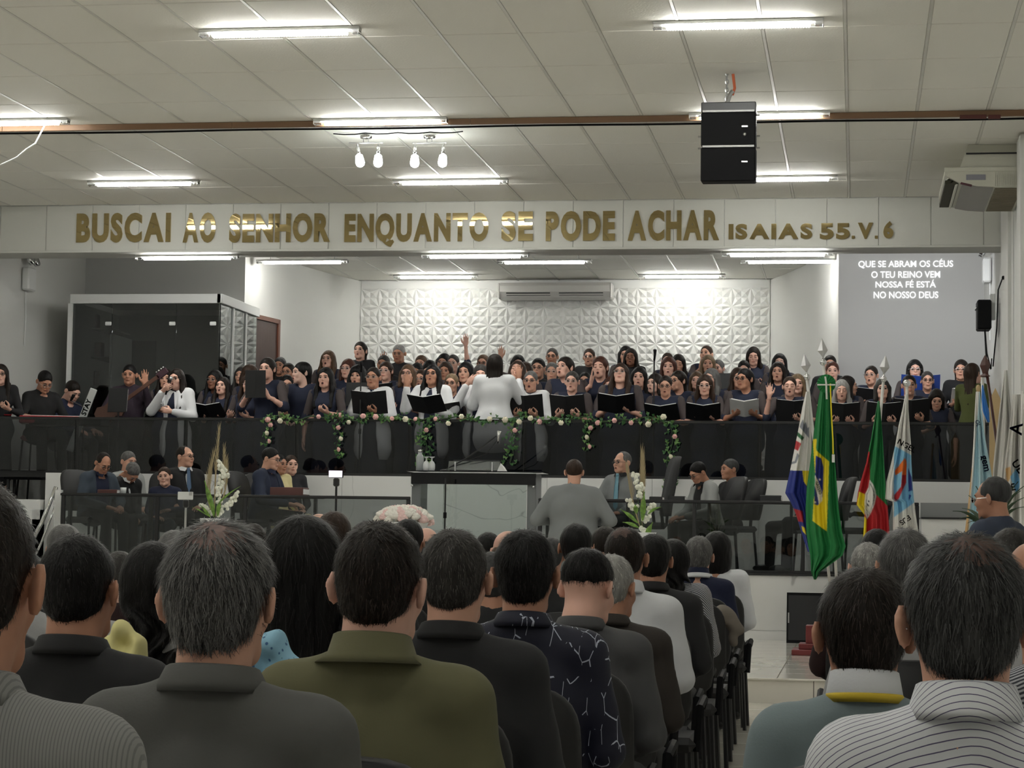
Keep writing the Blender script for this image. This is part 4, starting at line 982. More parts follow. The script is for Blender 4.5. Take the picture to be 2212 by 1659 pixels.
# glass booth at the left
gY, gZ = 26.75, zof(467, 652, 26.75)
gx0, gx1 = xof(147, gY), xof(467, gY)
bt = thing('glass_booth', 'white framed glass booth with dark interior at the left of the stage', 'booth')
m_alu = mat('white_aluminium', rgb(225, 226, 224), .4)
m_gl_booth = glass('booth_glass', (.52, .53, .53), .02)
MB().box2((gx0-.02, gY-.04, gZ-.02), (gx1+.02, gY+.04, gZ+.10), bev=.004).obj('front_header', m_alu, bt)
MB().box2((gx1-.03, gY-.04, gZ-.02), (gx1+.04, 28.48, gZ+.10), bev=.004).obj('side_header', m_alu, bt)
MB().box2((gx0-.05, gY-.03, ZS), (gx0+.01, gY+.03, gZ-.02)).obj('frame_post', m_alu, bt)
MB().box2((gx1-.005, 27.3, ZS), (gx1+.02, 27.36, gZ-.02)).obj('frame_post', m_alu, bt)
MB().box2((gx1-.005, 27.9, ZS), (gx1+.02, 27.95, gZ-.02)).obj('frame_post', m_alu, bt)
sx_ = [gx0+.01, xof(234, gY), xof(373, gY), gx1]
for a, b in zip(sx_[:-1], sx_[1:]): MB().box2((a+.003, gY-.005, ZS), (b-.003, gY+.005, gZ-.02)).obj('glass_pane', m_gl_booth, bt)
for a, b in ((gY+.03, 27.3), (27.36, 27.9), (27.95, 28.47)): MB().box2((gx1-.005, a, ZS), (gx1+.005, b, gZ-.02)).obj('glass_pane', glass('booth_side_glass', (.55, .6, .58), .05), bt)
for px in (234, 372, 460): 
    P = atY(px, 699, gY-.012); MB().box((P[0], gY-.012, P[2]), (.085, .02, .05), bev=.012).obj('clamp', m_alu, bt)
MB().box2((gx0, gY, gZ+.08), (gx1, 28.48, gZ+.1)).obj('booth_roof', m_alu, bt)
m_dk = mat('booth_interior_grey', rgb(110, 112, 110), .8)
MB().box2((gx0, gY+.03, ZS), (gx0+.03, 28.46, gZ)).obj('side_wall', m_wall, bt)
MB().box2((gx0+.03, 28.46, ZS), (gx1-.02, 28.49, gZ)).obj('back_panel', m_dk, bt)
dx = xof(295, 28.3); MB().box2((dx-.28, 28.43, ZS), (dx+.18, 28.459, gZ-.35)).obj('booth_door', mat('booth_door_black', (.008, .008, .008), .5), bt)
shf = thing('shelf_unit', 'shelf unit seen through the booth glass with dark boxes on it', 'shelf')
X = xof(218, 27.8)
for k in range(7): MB().box2((X-.25, 27.4, ZS+.1+k*.38), (X+.22, 28.2, ZS+.125+k*.38), bev=.003).obj('shelf_board', m_dk, shf)
for dx_ in (-.26, .22): MB().box2((X+dx_, 27.4, ZS), (X+dx_+.03, 28.2, gZ-.35)).obj('side_panel', m_alu, shf)
for k in range(7): MB().box((X-.08+.05*math.sin(k*3), 27.6, ZS+.125+k*.38+.1), (.2, .15, .2), bev=.01).obj('box', mat('maroon_box', (.08, .02, .02), .6), shf)
# emergency lights
def emergency(px, py, Y, X, label, s):
    P = atY(px, py, Y); t = thing('emergency_light', label, 'emergency light', (X, P[1], P[2]))
    MB().box((s*.06, 0, 0), (.10, .26, .30), bev=.02).obj('battery_box', m_alu, t)
    for d in (-.085, .085):
        MB().lathe([(.03, -.02), (.075, 0), (.08, .05), (.075, .055)], (s*.08, d, .24), 14, R=rotm(0, s*1.2, 0)).obj('lamp_head', m_chrome, t, True)
    MB().tube([(s*.02, 0, -.15), (s*.02, .03, -.5), (s*.02, .01, -.85)], .006, 5).obj('cord', m_alu, t)
emergency(112, 603, 26.3, XL, 'white twin-head emergency light on the left wall above the keyboard players', 1)
emergency(2136, 585, 27.0, XR, 'white twin-head emergency light on the right wall beside the lyrics', -1)
P = atX(2148, 682, XR); P[1] = 25.6; zz = zof(2142, 682, 25.6)
t = thing('amplifier_box', 'black wall-mounted audio box with trailing cables on the right wall', 'amplifier', (XR-.045, 25.6, zz))
MB().box((-.13, 0, 0), (.16, .34, .34), bev=.015).obj('case', m_bplastic, t)
MB().box((-.03, 0, .1), (.06, .10, .30), bev=.004).obj('bracket', m_alu, t)
for k in range(3): MB().tube([(-.12, -.1+.05*k, -.17), (-.10, -.12+.06*k, -.45-.05*k), (-.05, -.06+.05*k, -.62), (-.04, -.02*k, -.50)], .007, 5).obj('cable', m_bplastic, t)
for k in range(5): MB().ball((-.215, -.1+.05*k, .08), .012, 8, 5).obj('knob', m_steel, t)
t = thing('wall_socket', 'white wall socket with a black plug high on the right wall', 'socket', (XR, 24.2, zof(2166, 600, 24.2)))
MB().box((-.008, 0, 0), (.014, .12, .2), bev=.004).obj('plate', m_alu, t)
MB().box((-.035, 0, 0), (.05, .05, .04), bev=.008).tube([(-.05, .02, 0), (-.08, .3, -.1), (-.08, .55, -.5), (-.1, .9, -.9)], .008, 5).obj('plug', m_bplastic, t)
# projected lyrics on the grey wall
m_ly = emit('projected_white', (1, 1, 1), .35)
ly = thing('projected_lyrics', 'four lines of projected white song lyrics on the grey right wall', 'projection')
for txt, xl, xr, yt, yb_ in (('QUE SE ABRAM OS CÉUS', 1854, 2059, 561, 577), ('O TEU REINO VEM', 1882, 2031, 584, 600), ('NOSSA FÉ ESTÁ', 1891, 2022, 606, 621), ('NO NOSSO DEUS', 1887, 2027, 628, 644)):
    me = text_mesh(txt, 1, .0, off=.019); P = atY(xl, yb_, 28.49); Q = atY(xr, yt, 28.49)
    xs = [v.co.x for v in me.vertices]; x0, x1 = min(xs), max(xs); kx = (Q[0]-P[0])/(x1-x0); kz = (Q[2]-P[2])/.78
    for v in me.vertices: a, b, c_ = v.co; v.co = ((a-x0)*kx, 0, b*kz)
    me.materials.append(m_ly); link('lyric_line', me, ly, (P[0], 28.49, P[2]))
# choir barrier: smoked glass with black rails
zr = zof(1000, 908, 24.6)
m_gl_bar = glass('barrier_glass', (.50, .505, .515), .0)
br = thing('glass_barrier', 'long smoked glass barrier with black rails on top of the marble choir parapet', 'railing')
x = XL+.02; n = 9; wdt = (XR-XL-.04)/n
for i in range(n):
    a = x+i*wdt; MB().box2((a+.004, 24.62, ZM+.03), (a+wdt-.004, 24.63, zr-.02)).obj('glass_panel', m_gl_bar, br)
    if i: MB().box2((a-.02, 24.64, ZM+.03), (a+.02, 24.67, zr-.02)).obj('post', m_black, br)
MB().box2((XL+.02, 24.59, zr-.02), (XR-.02, 24.67, zr+.012), bev=.004).obj('top_rail', mat('rail_black_gloss', (.015, .015, .015), .12), br)
MB().box2((xa, 24.6, ZM), (XR-.02, 24.66, ZM+.03)).obj('bottom_rail', m_black, br)
MB().box2((XL+.02, 24.76, ZM-.05), (xa, 24.8, ZM+.03)).obj('bottom_rail', m_black, br)
# garland
m_leaf = [mat('ivy_green', (.035, .12, .03), .5), mat('ivy_light', (.12, .24, .06), .5)]
m_rose = [mat('rose_pink', rgb(240, 185, 180), .6), mat('rose_cream', rgb(238, 230, 205), .6)]
m_vine = mat('vine', (.03, .07, .02), .6)
def leaf_mesh(mt, s=.034):
    mb = MB(); V = [(0, 0, 0), (.45, .10, .35), (.75, .0, .05), (.5, -.05, -.35), (0, -.12, -1.15), (-.5, -.05, -.35), (-.75, 0, .05), (-.45, .1, .35), (0, -.14, -.3)]
    mb.add(np.array(V)*s, [(0, 1, 8), (1, 2, 8), (2, 3, 8), (3, 4, 8), (4, 5, 8), (5, 6, 8), (6, 7, 8), (7, 0, 8)]); o = mb.obj('leaf', mt); d = o.data; bpy.data.objects.remove(o); return d
LEAF = [leaf_mesh(m) for m in m_leaf]
def rose_mesh(mt, s=.027):
    mb = MB()
    for r, z, n in ((1.0, -.2, 6), (.72, .1, 5), (.42, .3, 3)):
        for k in range(n):
            a = 2*math.pi*k/n+r; mb.ball((math.cos(a)*r*.55*s, math.sin(a)*r*.55*s, z*s), (.52*s*r+.2*s, .52*s*r+.2*s, .55*s), 7, 5)
    o = mb.obj('rose', mt, smooth=True); d = o.data; bpy.data.objects.remove(o); return d
ROSE = [rose_mesh(m) for m in m_rose]
rg = random.Random(3)
def put(name, me, par, loc, sc=1.0, rot=None):
    o = link(name, me, par, loc); o.scale = (sc,)*3; o.rotation_euler = rot or (rg.uniform(-.7, .7), rg.uniform(-.5, .5), rg.uniform(-.9, .9)); return o
ga_ = thing('garland', 'ivy garland with pink and cream roses laid along the barrier rail', 'garland')
pts = []
x0, x1 = xof(572, 24.58), xof(1455, 24.58)
for i in range(70):
    u = i/69; pts.append((x0+(x1-x0)*u, 24.57+.015*math.sin(i*1.3), zr+.02+.035*math.sin(i*.9)*math.sin(i*.31)))
MB().tube(pts, .008, 5).obj('vine', m_vine, ga_)
for i in range(285):
    u = rg.random(); p = pts[int(u*69)]; put('leaf', LEAF[rg.random() < .35], ga_, (p[0]+rg.uniform(-.04, .04), p[1]+rg.uniform(-.045, .02), p[2]+rg.uniform(-.045, .055)), rg.uniform(.6, 1.1))
for px in (577, 604, 687, 734, 752, 783, 810, 846, 875, 896, 939, 968, 996, 1057, 1090, 1121, 1145, 1165, 1211, 1290, 1327, 1362, 1400, 1433):
    X = xof(px, 24.55); put('rose', ROSE[rg.random() < .4], ga_, (X, 24.53, zr+rg.uniform(-.04, .06)), rg.uniform(.8, 1.15), (rg.uniform(.9, 1.8), 0, rg.uniform(-.5, .5)))
for (px, yb_, thick, lab) in ((577, 962, 1, 'left end'), (731, 983, 1.2, 'second'), (918, 1002, 2.2, 'thick third'), (1105, 1000, 2.0, 'thick fourth'), (1268, 975, 1.2, 'fifth'), (1450, 1052, 1.8, 'longest right end')):
    t = thing('garland_strand', lab+' hanging strand of the ivy garland in front of the smoked glass', 'garland', group='hanging garland strands')
    X = xof(px, 24.57); zb_ = zof(px, yb_, 24.57); n = 14
    pp = [(X+.02*math.sin(i*.9+px), 24.56, zr-(zr-zb_)*i/(n-1)) for i in range(n)]; MB().tube(pp, .005, 5).obj('vine', m_vine, t)
    for i in range(int(30*thick*(zr-zb_)/.45)):
        p = pp[rg.randrange(n)]; put('leaf', LEAF[rg.random() < .3], t, (p[0]+rg.uniform(-.045, .045)*thick, 24.545+rg.uniform(-.02, .015), p[2]+rg.uniform(-.02, .03)), rg.uniform(.6, 1.0))
    for k in range(3 if thick < 2 else 1):
        p = pp[3+4*k]; put('rose', ROSE[k % 2], t, (p[0]+.02, 24.53, p[2]), .9, (1.4, 0, k))
# pulpit
Yp = 22.75; zt_p = zof(1020, 1020, Yp)
pu = thing('glass_pulpit', 'wide smoked glass pulpit with black top in the middle of the dais', 'pulpit')
X0, X1 = xof(889, Yp), xof(1158, Yp); XT0, XT1 = xof(880, Yp), xof(1172, Yp)
MB().box2((XT0, Yp-.04, zt_p), (XT1, Yp+.46, zt_p+.012), bev=.003).obj('top_shelf', mat('black_glass', (.01, .01, .012), .05), pu)
MB().box2((X0, Yp-.01, zt_p-.13), (X1, Yp, zt_p-.01)).obj('front_band', mat('black_glass', (.01, .01, .012), .05), pu)
for a, b in ((X0, X0+.095), (X1-.095, X1)): MB().box2((a, Yp+.03, Z2), (b, Yp+.42, zt_p-.01), bev=.004).obj('side_panel', mat('grey_laminate', rgb(120, 123, 124), .4), pu)
MB().box2((X0+.10, Yp+.01, Z2+.01), (X1-.10, Yp+.02, zt_p-.13)).obj('front_glass', m_glass_clear, pu)
for a in (X0+.01, X1-.03): MB().lathe([(.014, 0), (.014, .03), (.004, .034)], (a+.01, Yp-.01, zt_p-.15), 10, R=rotm(math.pi/2)).obj('standoff', m_chrome, pu, True)
def on_pulpit(px): return xof(px, Yp+.15)
zt2 = zt_p+.012
t = thing('thermos_bottle', 'grey water bottle at the left end of the pulpit top', 'bottle', (on_pulpit(905), Yp+.2, zt2))
MB().lathe([(.038, 0), (.042, .01), (.042, .15), (.030, .175), (.022, .18), (.022, .2)], n=16).obj('bottle_body', mat('frosted_plastic', rgb(165, 170, 170), .3), t, True)
MB().lathe([(.024, .2), (.024, .225), (.015, .23)], n=14).obj('cap', m_chrome, t, True)
for px, lab in ((922, 'left'), (934, 'right')):
    t = thing('glass_goblet', lab+' one of two upturned clear goblets on the pulpit', 'glass', (on_pulpit(px), Yp+.12, zt2), group='goblets')
    MB().lathe([(.030, 0), (.036, .03), (.036, .07), (.026, .095), (.008, .11), (.006, .135), (.032, .15), (.032, .153)], n=16).obj('bowl', mat('clear_goblet', rgb(235, 238, 238), .08, alpha=.8), t, True)
t = thing('book_stand', 'clear acrylic book stand on the pulpit top', 'stand', (on_pulpit(1025), Yp+.15, zt2))
MB().box((0, -.02, .06), (.56, .008, .11), rotm(-.5)).obj('front_plate', glass('acrylic', (.7, .72, .72), .08), t)
MB().box((0, .08, .08), (.50, .01, .14), rotm(-.9)).obj('rest', m_bplastic, t)
for s in (-1, 1): MB().box((s*.2, -.05, .05), (.012, .02, .10)).obj('bracket', m_steel, t)
t = thing('tissue_pack', 'crumpled white tissue at the right end of the pulpit', 'tissue', (on_pulpit(1085), Yp+.1, zt2))
MB().add([(-.05, 0, 0), (.05, -.03, 0), (.06, .04, 0), (-.04, .05, 0), (-.01, .01, .09), (.03, .02, .05)], [(0, 1, 4), (1, 5, 4), (1, 2, 5), (2, 3, 5), (3, 0, 4), (3, 4, 5), (3, 2, 1, 0)]).obj('tissue', m_paper, t)
t = thing('desk_microphone', 'slender boom microphone rising from the pulpit towards the right', 'microphone', (on_pulpit(962), Yp+.12, zt2))
b = atY(1076, 940, Yp+.12)-np.array([on_pulpit(962), Yp+.12, zt2])
MB().lathe([(.05, 0), (.05, .012), (.02, .02)], n=14).obj('base', m_black, t, True)
MB().tube([(0, 0, .01), (b[0]*.4, 0, b[2]*.35), (b[0]*.75, 0, b[2]*.72), (b[0]*.97, 0, b[2]*.98)], .008, 6).obj('boom', m_black, t)
MB().tube([(b[0]*.45, -.01, b[2]*.30), (b[0]*.8, -.01, b[2]*.5), (b[0]*.98, -.01, b[2]*.85)], .004, 5).obj('cable', m_black, t)
MB().tube([(b[0], 0, b[2]-.09), (b[0]+.005, 0, b[2]-.01), (b[0]+.012, 0, b[2]+.045)], [.012, .016, .024], 10).obj('capsule', m_chrome, t, True)
def mic_stand(label, x, y, zfloor, ztop, zjoint=None, boom=None, name='microphone_stand', mic=True):
    t = thing(name, label, 'stand', (x, y, zfloor)); h = ztop-zfloor
    MB().tube([(0, 0, .12), (0, 0, h)], .009, 8).obj('pole', m_black, t)
    for k in range(3): MB().tube([(0, 0, .14), (.26*math.cos(k*2.1+.5), .26*math.sin(k*2.1+.5), .01)], .009, 6).obj('leg', m_black, t)
    MB().tube([(0, 0, h*.55), (0, 0, h*.55+.06)], .018, 8).obj('clutch', m_bplastic, t)
    if mic: MB().tube([(0, 0, h-.02), (.01, -.02, h+.05), (.012, -.05, h+.10)], [.012, .014, .022], 8).obj('microphone', m_bplastic, t, True)
    if boom: MB().tube([(0, 0, h), boom], .007, 6).obj('boom', m_black, t); MB().tube([boom, (boom[0]+.05, boom[1]-.05, boom[2]+.06)], [.014, .022], 8).obj('microphone', m_bplastic, t, True)
    return t
mic_stand('thin black stand standing directly in front of the pulpit glass', xof(963, 22.45), 22.45, Z2, zof(963, 1032, 22.45), mic=False)
mic_stand('black microphone stand in front of the woman in white blazer with glasses, left half', xof(776, 25.25), 25.25, ZS, zof(780, 800, 25.25))
mic_stand('tall black microphone stand right of the large front singer', xof(1411, 25.25), 25.25, ZS, zof(1415, 775, 25.25))
mic_stand('black microphone stand behind the barrier at the far left beside the seated players', xof(178, 25.2), 25.2, ZS, zof(178, 880, 25.2), boom=(-.15, -.05, 1.30), mic=False)
# music stands with black desks
for px, py, Y, lab in ((772, 826, 26.1, 'black music stand in front of the curly-haired woman'), (1563, 806, 26.9, 'black music stand in the right half of the choir'), (257, 838, 25.3, 'black music stand in front of the bass player')):
    P = atY(px, py, Y); t = thing('music_stand', lab, 'stand', (P[0], Y, ZS), 0, 'music stands')
    MB().tube([(0, 0, .1), (0, 0, P[2]-ZS-.2)], .012, 8).obj('pole', m_black, t)
    for k in range(3): MB().tube([(0, 0, .2), (.25*math.cos(k*2.1), .25*math.sin(k*2.1), .01)], .009, 6).obj('leg', m_black, t)
    MB().box((0, -.03, P[2]-ZS-.15), (.27 if px != 257 else .24, .012, .30), rotm(-.15), bev=.004).obj('desk', m_fold, t)
    MB().box((0, .005, P[2]-ZS-.15), (.22, .006, .27), rotm(-.15)).obj('sheet', m_paper, t)
# dais rail with smoked glass
m_gl_dais = glass('dais_glass', (.60, .62, .62), .01)
def dais_rail(label, pl, pr, posts, Y=22.32):
    t = thing('dais_railing', label, 'railing'); zt = zof(900, 1073, Y); a, b = xof(pl, Y, 1100), xof(pr, Y, 1100)
    MB().box2((a, Y-.02, zt-.032), (b, Y+.02, zt), bev=.006).obj('top_rail', m_black, t)
    MB().box2((a, Y-.02, Z2+.004), (b, Y+.02, Z2+.03), bev=.004).obj('bottom_rail', m_black, t)
    xs = [xof(p_, Y, 1100) for p_ in posts]
    for q in xs: MB().box2((q-.02, Y-.02, Z2+.02), (q+.02, Y+.02, zt-.03), bev=.004).obj('post', m_black, t)
    for q, r_ in zip(xs[:-1], xs[1:]): MB().box2((q+.022, Y-.005, Z2+.03), (r_-.022, Y+.005, zt-.032)).obj('glass_panel', m_gl_dais, t)
    return zt
zrl = dais_rail('left black railing with tinted glass on the dais edge', 133, 886, (137, 340, 530, 882))
dais_rail('right black railing with tinted glass on the dais edge', 1163, 1985, (1167, 1500, 1735, 1981))
# reading ledges (desks) behind the rails
for pl, pr, lab in ((140, 690, 'long narrow black desk behind the left dais railing'), (1172, 1720, 'long narrow black desk behind the right dais railing')):
    t = thing('narrow_desk', lab, 'desk'); a, b = xof(pl, 22.5, 1100), xof(pr, 22.5, 1100)
    MB().box2((a, 22.35, zrl-.03), (b, 22.72, zrl-.005), bev=.004).obj('desk_top', m_black, t)
    for q in np.linspace(a+.05, b-.05, 4): MB().box2((q-.015, 22.5, Z2), (q+.015, 22.56, zrl-.03)).obj('leg', m_black, t)
def book(label, px, Y, w_, d, h, mt, z=None, rz=0., cat='book'):
    t = thing('book', label, cat, (xof(px, Y, 1080), Y, (z or zrl-.005)), rz)
    MB().box((0, 0, h/2), (w_, d, h), bev=.006).obj('cover', mt, t); MB().box((.006, 0, h/2), (w_, d*.94, h*.6)).obj('pages', m_paper, t); return t
m_brownl = mat('brown_leather', (.10, .035, .03), .45); m_blackl = mat('black_leather', (.012, .012, .014), .4)
book('thick brown leather book in front of the man in navy at the left desk', 625, 22.5, .36, .26, .09, m_brownl)
book('dark brown notebook in front of the writing man at far left', 237, 22.5, .22, .18, .045, m_brownl)
book('black zipped book at the right end of the right desk', 1665, 22.5, .22, .16, .065, m_blackl)
book('black book lying beside the tall grey chair on the right desk', 1462, 22.5, .18, .16, .045, m_blackl)
book('small black case between the standing man and the tall grey chair', 1418, 22.6, .14, .12, .04, m_blackl)
t = thing('water_glass', 'short water glass beside the writing man at far left', 'glass', (xof(266, 22.5, 1080), 22.5, zrl-.005)); MB().lathe([(.028, 0), (.034, .07), (.031, .07), (.026, .006)], n=14).obj('tumbler', mat('clear_goblet', (0, 0, 0)), t, True)
# chairs
m_chair = mat('black_chair_plastic', (.018, .018, .019), .55, bump=(200, .15, .001)); m_chgrey = mat('grey_chair_fabric', (.05, .05, .052), .8)
_ch = {}
def chair(label, loc, rz, mt=None, group=None, high=False, arms=True, star=False, sc=1.0):
    t = thing('chair', label, 'chair', loc, rz, group); t.scale = (sc,)*3; k = ((mt or m_chair).name, high, arms, star)
    if k not in _ch:
        L = []; m_ = mt or m_chair; bh = .62 if high else .46
        mb = MB(); prof = []
        for i in range(9):
            th = i/8*math.pi; prof.append((-.22*math.cos(th) if False else 0, 0))
        out = [(-.17, 0), (-.20, .03), (-.215, .10)]+[(-.215*math.cos(a_)**.55 if a_ < 1.57 else 0, bh-.17+.17*math.sin(a_)**.8) for a_ in np.linspace(0, 1.5, 8)]
        out = out+[(-x_, z_) for x_, z_ in out[::-1]]
        n = len(out); V = []
        for yy, ins in ((0, .012), (.012, 0), (.045, 0), (.058, .014)):
            for (x_, z_) in out: V.append((x_*(1-ins*4), yy+.06*(1-(x_/.215)**2)*.6+.10*(z_/bh)+.02, z_*(1-ins)+ins*.2))
        f = [(r_*n+i, r_*n+(i+1) % n, (r_+1)*n+(i+1) % n, (r_+1)*n+i) for r_ in range(3) for i in range(n)]+[tuple(range(n))[::-1], tuple(3*n+i for i in range(n))]
        mb.add(np.array(V)+(0, .19, .55), f); L.append(('backrest', mb.obj('x', m_, smooth=True, fixn=True).data))
        L.append(('seat', MB().box((0, 0, .45), (.46, .46, .07), bev=.03).obj('x', m_).data))
        L.append(('back_bar', MB().tube([(0, .16, .44), (0, .26, .46), (0, .27, .60)], .018, 6).obj('x', m_black).data))
        if star:
            L.append(('pole', MB().tube([(0, 0, .08), (0, 0, .42)], .025, 8).obj('x', m_black).data))
            for q in range(5): L.append(('leg', MB().tube([(0, 0, .10), (.28*math.cos(q*1.257), .28*math.sin(q*1.257), .05)], .018, 6).ball((.28*math.cos(q*1.257), .28*math.sin(q*1.257), .028), .028, 8, 6).obj('x', m_black).data))
        else:
            for sx in (-1, 1):
                for sy in (-1, 1): L.append(('leg', MB().tube([(sx*.20, sy*.19, .42), (sx*.22, sy*.22, .0)], .014, 6).obj('x', m_black).data))
        if arms:
            for sx in (-1, 1): L.append(('armrest', MB().tube([(sx*.235, .18, .42), (sx*.245, .16, .62), (sx*.245, -.12, .64), (sx*.235, -.18, .60)], .02, 7).obj('x', m_bplastic).data))
        for o in [o for o in C.objects if o.name == 'x' or o.name.startswith('x.')]: bpy.data.objects.remove(o)
        _ch[k] = L
    for nm, d in _ch[k]: link(nm, d, t)
    return t
P = atY(1386, 1100, 23.45); chair('tall grey desk chair seen edge-on behind the man with the light blue tie', (P[0], 23.45, Z2), -1.3, m_chgrey, high=True, star=True, sc=1.05)
# handrail at the left
t = thing('handrail', 'short stainless handrail at the side stairs, far left', 'handrail')
a = atY(90, 1130, 22.7); b_ = atY(121, 1052, 22.7); c_ = atY(133, 1052, 22.7)
MB().tube([a-(.3, 0, .55), a, b_], .024, 8).obj('rail', m_chrome, t, True)
MB().tube([a-(.3, 0, .85), a-(0, 0, .22), b_-(0, 0, .20)], .013, 8).obj('lower_rail', m_chrome, t, True)
MB().tube([b_, (b_[0], b_[1], Z2)], .02, 8).obj('post', m_chrome, t, True)
MB().box2((xof(118, 22.6, 1100), 22.6, Z2), (xof(131, 22.6, 1100), 22.66, zof(125, 1058, 22.6))).obj('white_post', m_alu, t)
# drum platform and gear at far left behind the barrier
t = thing('stool', 'black stool with red seat under the keyboard player in the black t-shirt', 'stool', (xof(80, 25.3, 950), 25.35, ZS))
zs_ = zof(74, 945, 25.3)-ZS
MB().box((0, 0, zs_-.01), (.36, .34, .07), bev=.03).obj('seat', mat('red_vinyl', (.30, .01, .03), .45), t)
for sx in (-1, 1):
    for sy in (-1, 1): MB().tube([(sx*.15, sy*.14, zs_-.04), (sx*.2, sy*.18, 0)], .013, 6).obj('leg', m_black, t)
# keyboards
m_key = mat('key_white', rgb(230, 230, 228), .4)
def keyboard(label, px, py, Y, L, mt, rz=0.):
    P = atY(px, py, Y); t = thing('keyboard', label, 'keyboard', (P[0], Y, P[2]), rz)
    MB().box((0, 0, 0), (L, .32, .09), bev=.01).obj('body', mt, t)
    n = 28
    for i in range(n): MB().box((-L*.46+(i+.5)*L*.92/n, .07, .052), (L*.92/n-.002, .15, .016)).obj('key', m_key, t)
    return t, P
t, P = keyboard('red keyboard played by the man in the black t-shirt', 112, 908, 25.0, .75, mat('red_gloss', (.35, .012, .02), .3), .3)
st_ = thing('keyboard_stand', 'light grey slanted column of a keyboard stand with vertical lettering', 'stand')
a = atY(203, 840, 24.9); b_ = atY(150, 975, 24.9); m_lg = mat('light_grey_column', rgb(200, 203, 202), .4)
d = b_-a; Rk = rotm(0, math.atan2(d[0], d[2])+math.pi, 0)
L_ = np.linalg.norm(d); MB().box((a+b_)/2, (.085, .03, L_), Rk, bev=.006).obj('column', m_lg, st_)
MB().box((b_[0], 25.05, ZS+.03), (.5, .45, .05), bev=.01).obj('base', m_black, st_); MB().tube([b_, (b_[0], 24.95, ZS+.04)], .03, 8).obj('pole', m_black, st_)
me = text_mesh('STAY', .085, .001, off=.003)
th_ = Matrix.Rotation(math.pi/2, 3, 'X')
uv = -d/L_      # up along the column
for v in me.vertices:
    q = Vector((v.co.x, v.co.y)); w3 = np.array(a)+d*.42+(uv*v.co.x)+np.array([uv[2], 0, -uv[0]])*(-v.co.y+.03)+np.array([0, -.018, 0]); v.co = tuple(w3)
me.materials.append(m_bplastic); link('lettering', me, st_)
t, P = keyboard('black and white keyboard in front of the man in the dark shirt', 150, 912, 24.95, .9, m_bplastic)
# ---------------------------------------------------------------- hanging speaker
Ys = 18.3
c0 = atZ(1570, 160, ZC); tp = atY(1570, 222, c0[1]); bt_ = atY(1576, 396, c0[1]); Ys = c0[1]
wS = atY(1630, 300, Ys)[0]-atY(1512, 300, Ys)[0]
t = thing('hanging_speaker', 'black two-cabinet loudspeaker hanging by chains from the ceiling', 'loudspeaker', (tp[0]+.02, Ys, bt_[2]))
H = tp[2]-bt_[2]; Rs = rotm(.04, 0, 0); hh = H*.435
MB().box((0, 0, hh/2), (wS, .20, hh-.012), Rs, bev=.01).obj('lower_cabinet', m_bplastic, t)
MB().box((0, 0, hh*1.5), (wS, .20, hh-.012), Rs, bev=.01).obj('upper_cabinet', m_bplastic, t)
MB().box((0, .0, H-.05), (wS, .18, .085), Rs, bev=.006).obj('flying_frame', m_black, t)
for k, zz in enumerate((hh, hh*2)): MB().box((0, -.088, zz), (wS*.94, .03, .016), Rs).obj('gap_strip', m_alu, t)
for zz in (hh*.55, hh*1.55): MB().box((wS*.30, -.108, zz), (.05, .01, .012), Rs).obj('badge', m_steel, t)
MB().ball((wS*.30, -.106, hh*1.33), .016, 10, 6).obj('tweeter_cap', m_steel, t, True)
for s in (-1, 1):
    for zz in (hh, hh*2-.02, hh+.10): MB().tube([(s*wS/2, 0, zz), (s*(wS/2+.03), 0, zz)], .008, 6).obj('pin', m_steel, t)
zc_ = ZC-bt_[2]; z = H
k = 0
while z < zc_+.01:
    R = rotm(0, 0, math.pi/2*(k % 2)+.3); pts_ = [np.array([-.02, 0, z+.035])+R @ np.array([.014*math.cos(a_), 0, .024*math.sin(a_)]) for a_ in np.linspace(0, 2*math.pi, 9)]
    MB().tube(pts_, .006, 5, cap=False).obj('chain_link', m_steel, t); z += .036; k += 1
MB().tube([(.03, 0, zc_), (.045, 0, zc_-.12), (.025, 0, zc_-.18)], .012, 8, flat=.4).obj('orange_strap', mat('orange_strap', (.55, .12, .04), .6), t)
MB().tube([(-.02, 0, H-.01), (.0, 0, H+.06), (.03, 0, H+.10)], .02, 8).obj('shackle', m_steel, t)
# spot bars
for px, lab, pls in ((791, 'left two-bulb chrome spot bar on the ceiling', (771, 817)), (928, 'right two-bulb chrome spot bar on the ceiling', (896, 958))):
    P = atZ(px, 289, ZC); t = thing('spot_bar', lab, 'ceiling light', (P[0], P[1], ZC), 0, 'spot bars'); Y = P[1]
    MB().lathe([(.02, -.05), (.055, -.045), (.062, -.02), (.062, -.001)], n=20).obj('canopy', m_chrome, t, True)
    for s in (-1, 1): MB().tube([(s*.025, 0, -.02), (s*.025, 0, -.085)], .004, 5).obj('rod', m_steel, t)
    MB().box((0, 0, -.09), (.34, .016, .012), bev=.003).obj('bar', m_steel, t)
    for i, pb_ in enumerate(pls):
        q = atY(pb_, 340, Y); x_ = q[0]-P[0]; tl = (.18, 0, 0, -.05)[i+(2 if px > 900 else 0)]; R = rotm(0, -tl, 0); o3 = np.array([x_, 0, -.10])
        MB().tube([o3, o3+R @ np.array([0, 0, -.03])], .006, 5).obj('joint', m_steel, t)
        MB().tube([o3+R @ np.array([0, 0, -.03]), o3+R @ np.array([0, 0, -.11])], [.018, .020], 12).obj('socket', m_chrome, t, True)
        MB().lathe([(.020, 0), (.034, -.01), (.042, -.055), (.045, -.085), (.036, -.11), (.012, -.125)], o3+R @ np.array([0, 0, -.105]), 16, R=R).obj('bulb', emit('bulb_light', (.95, 1, .98), 14.0), t, True)
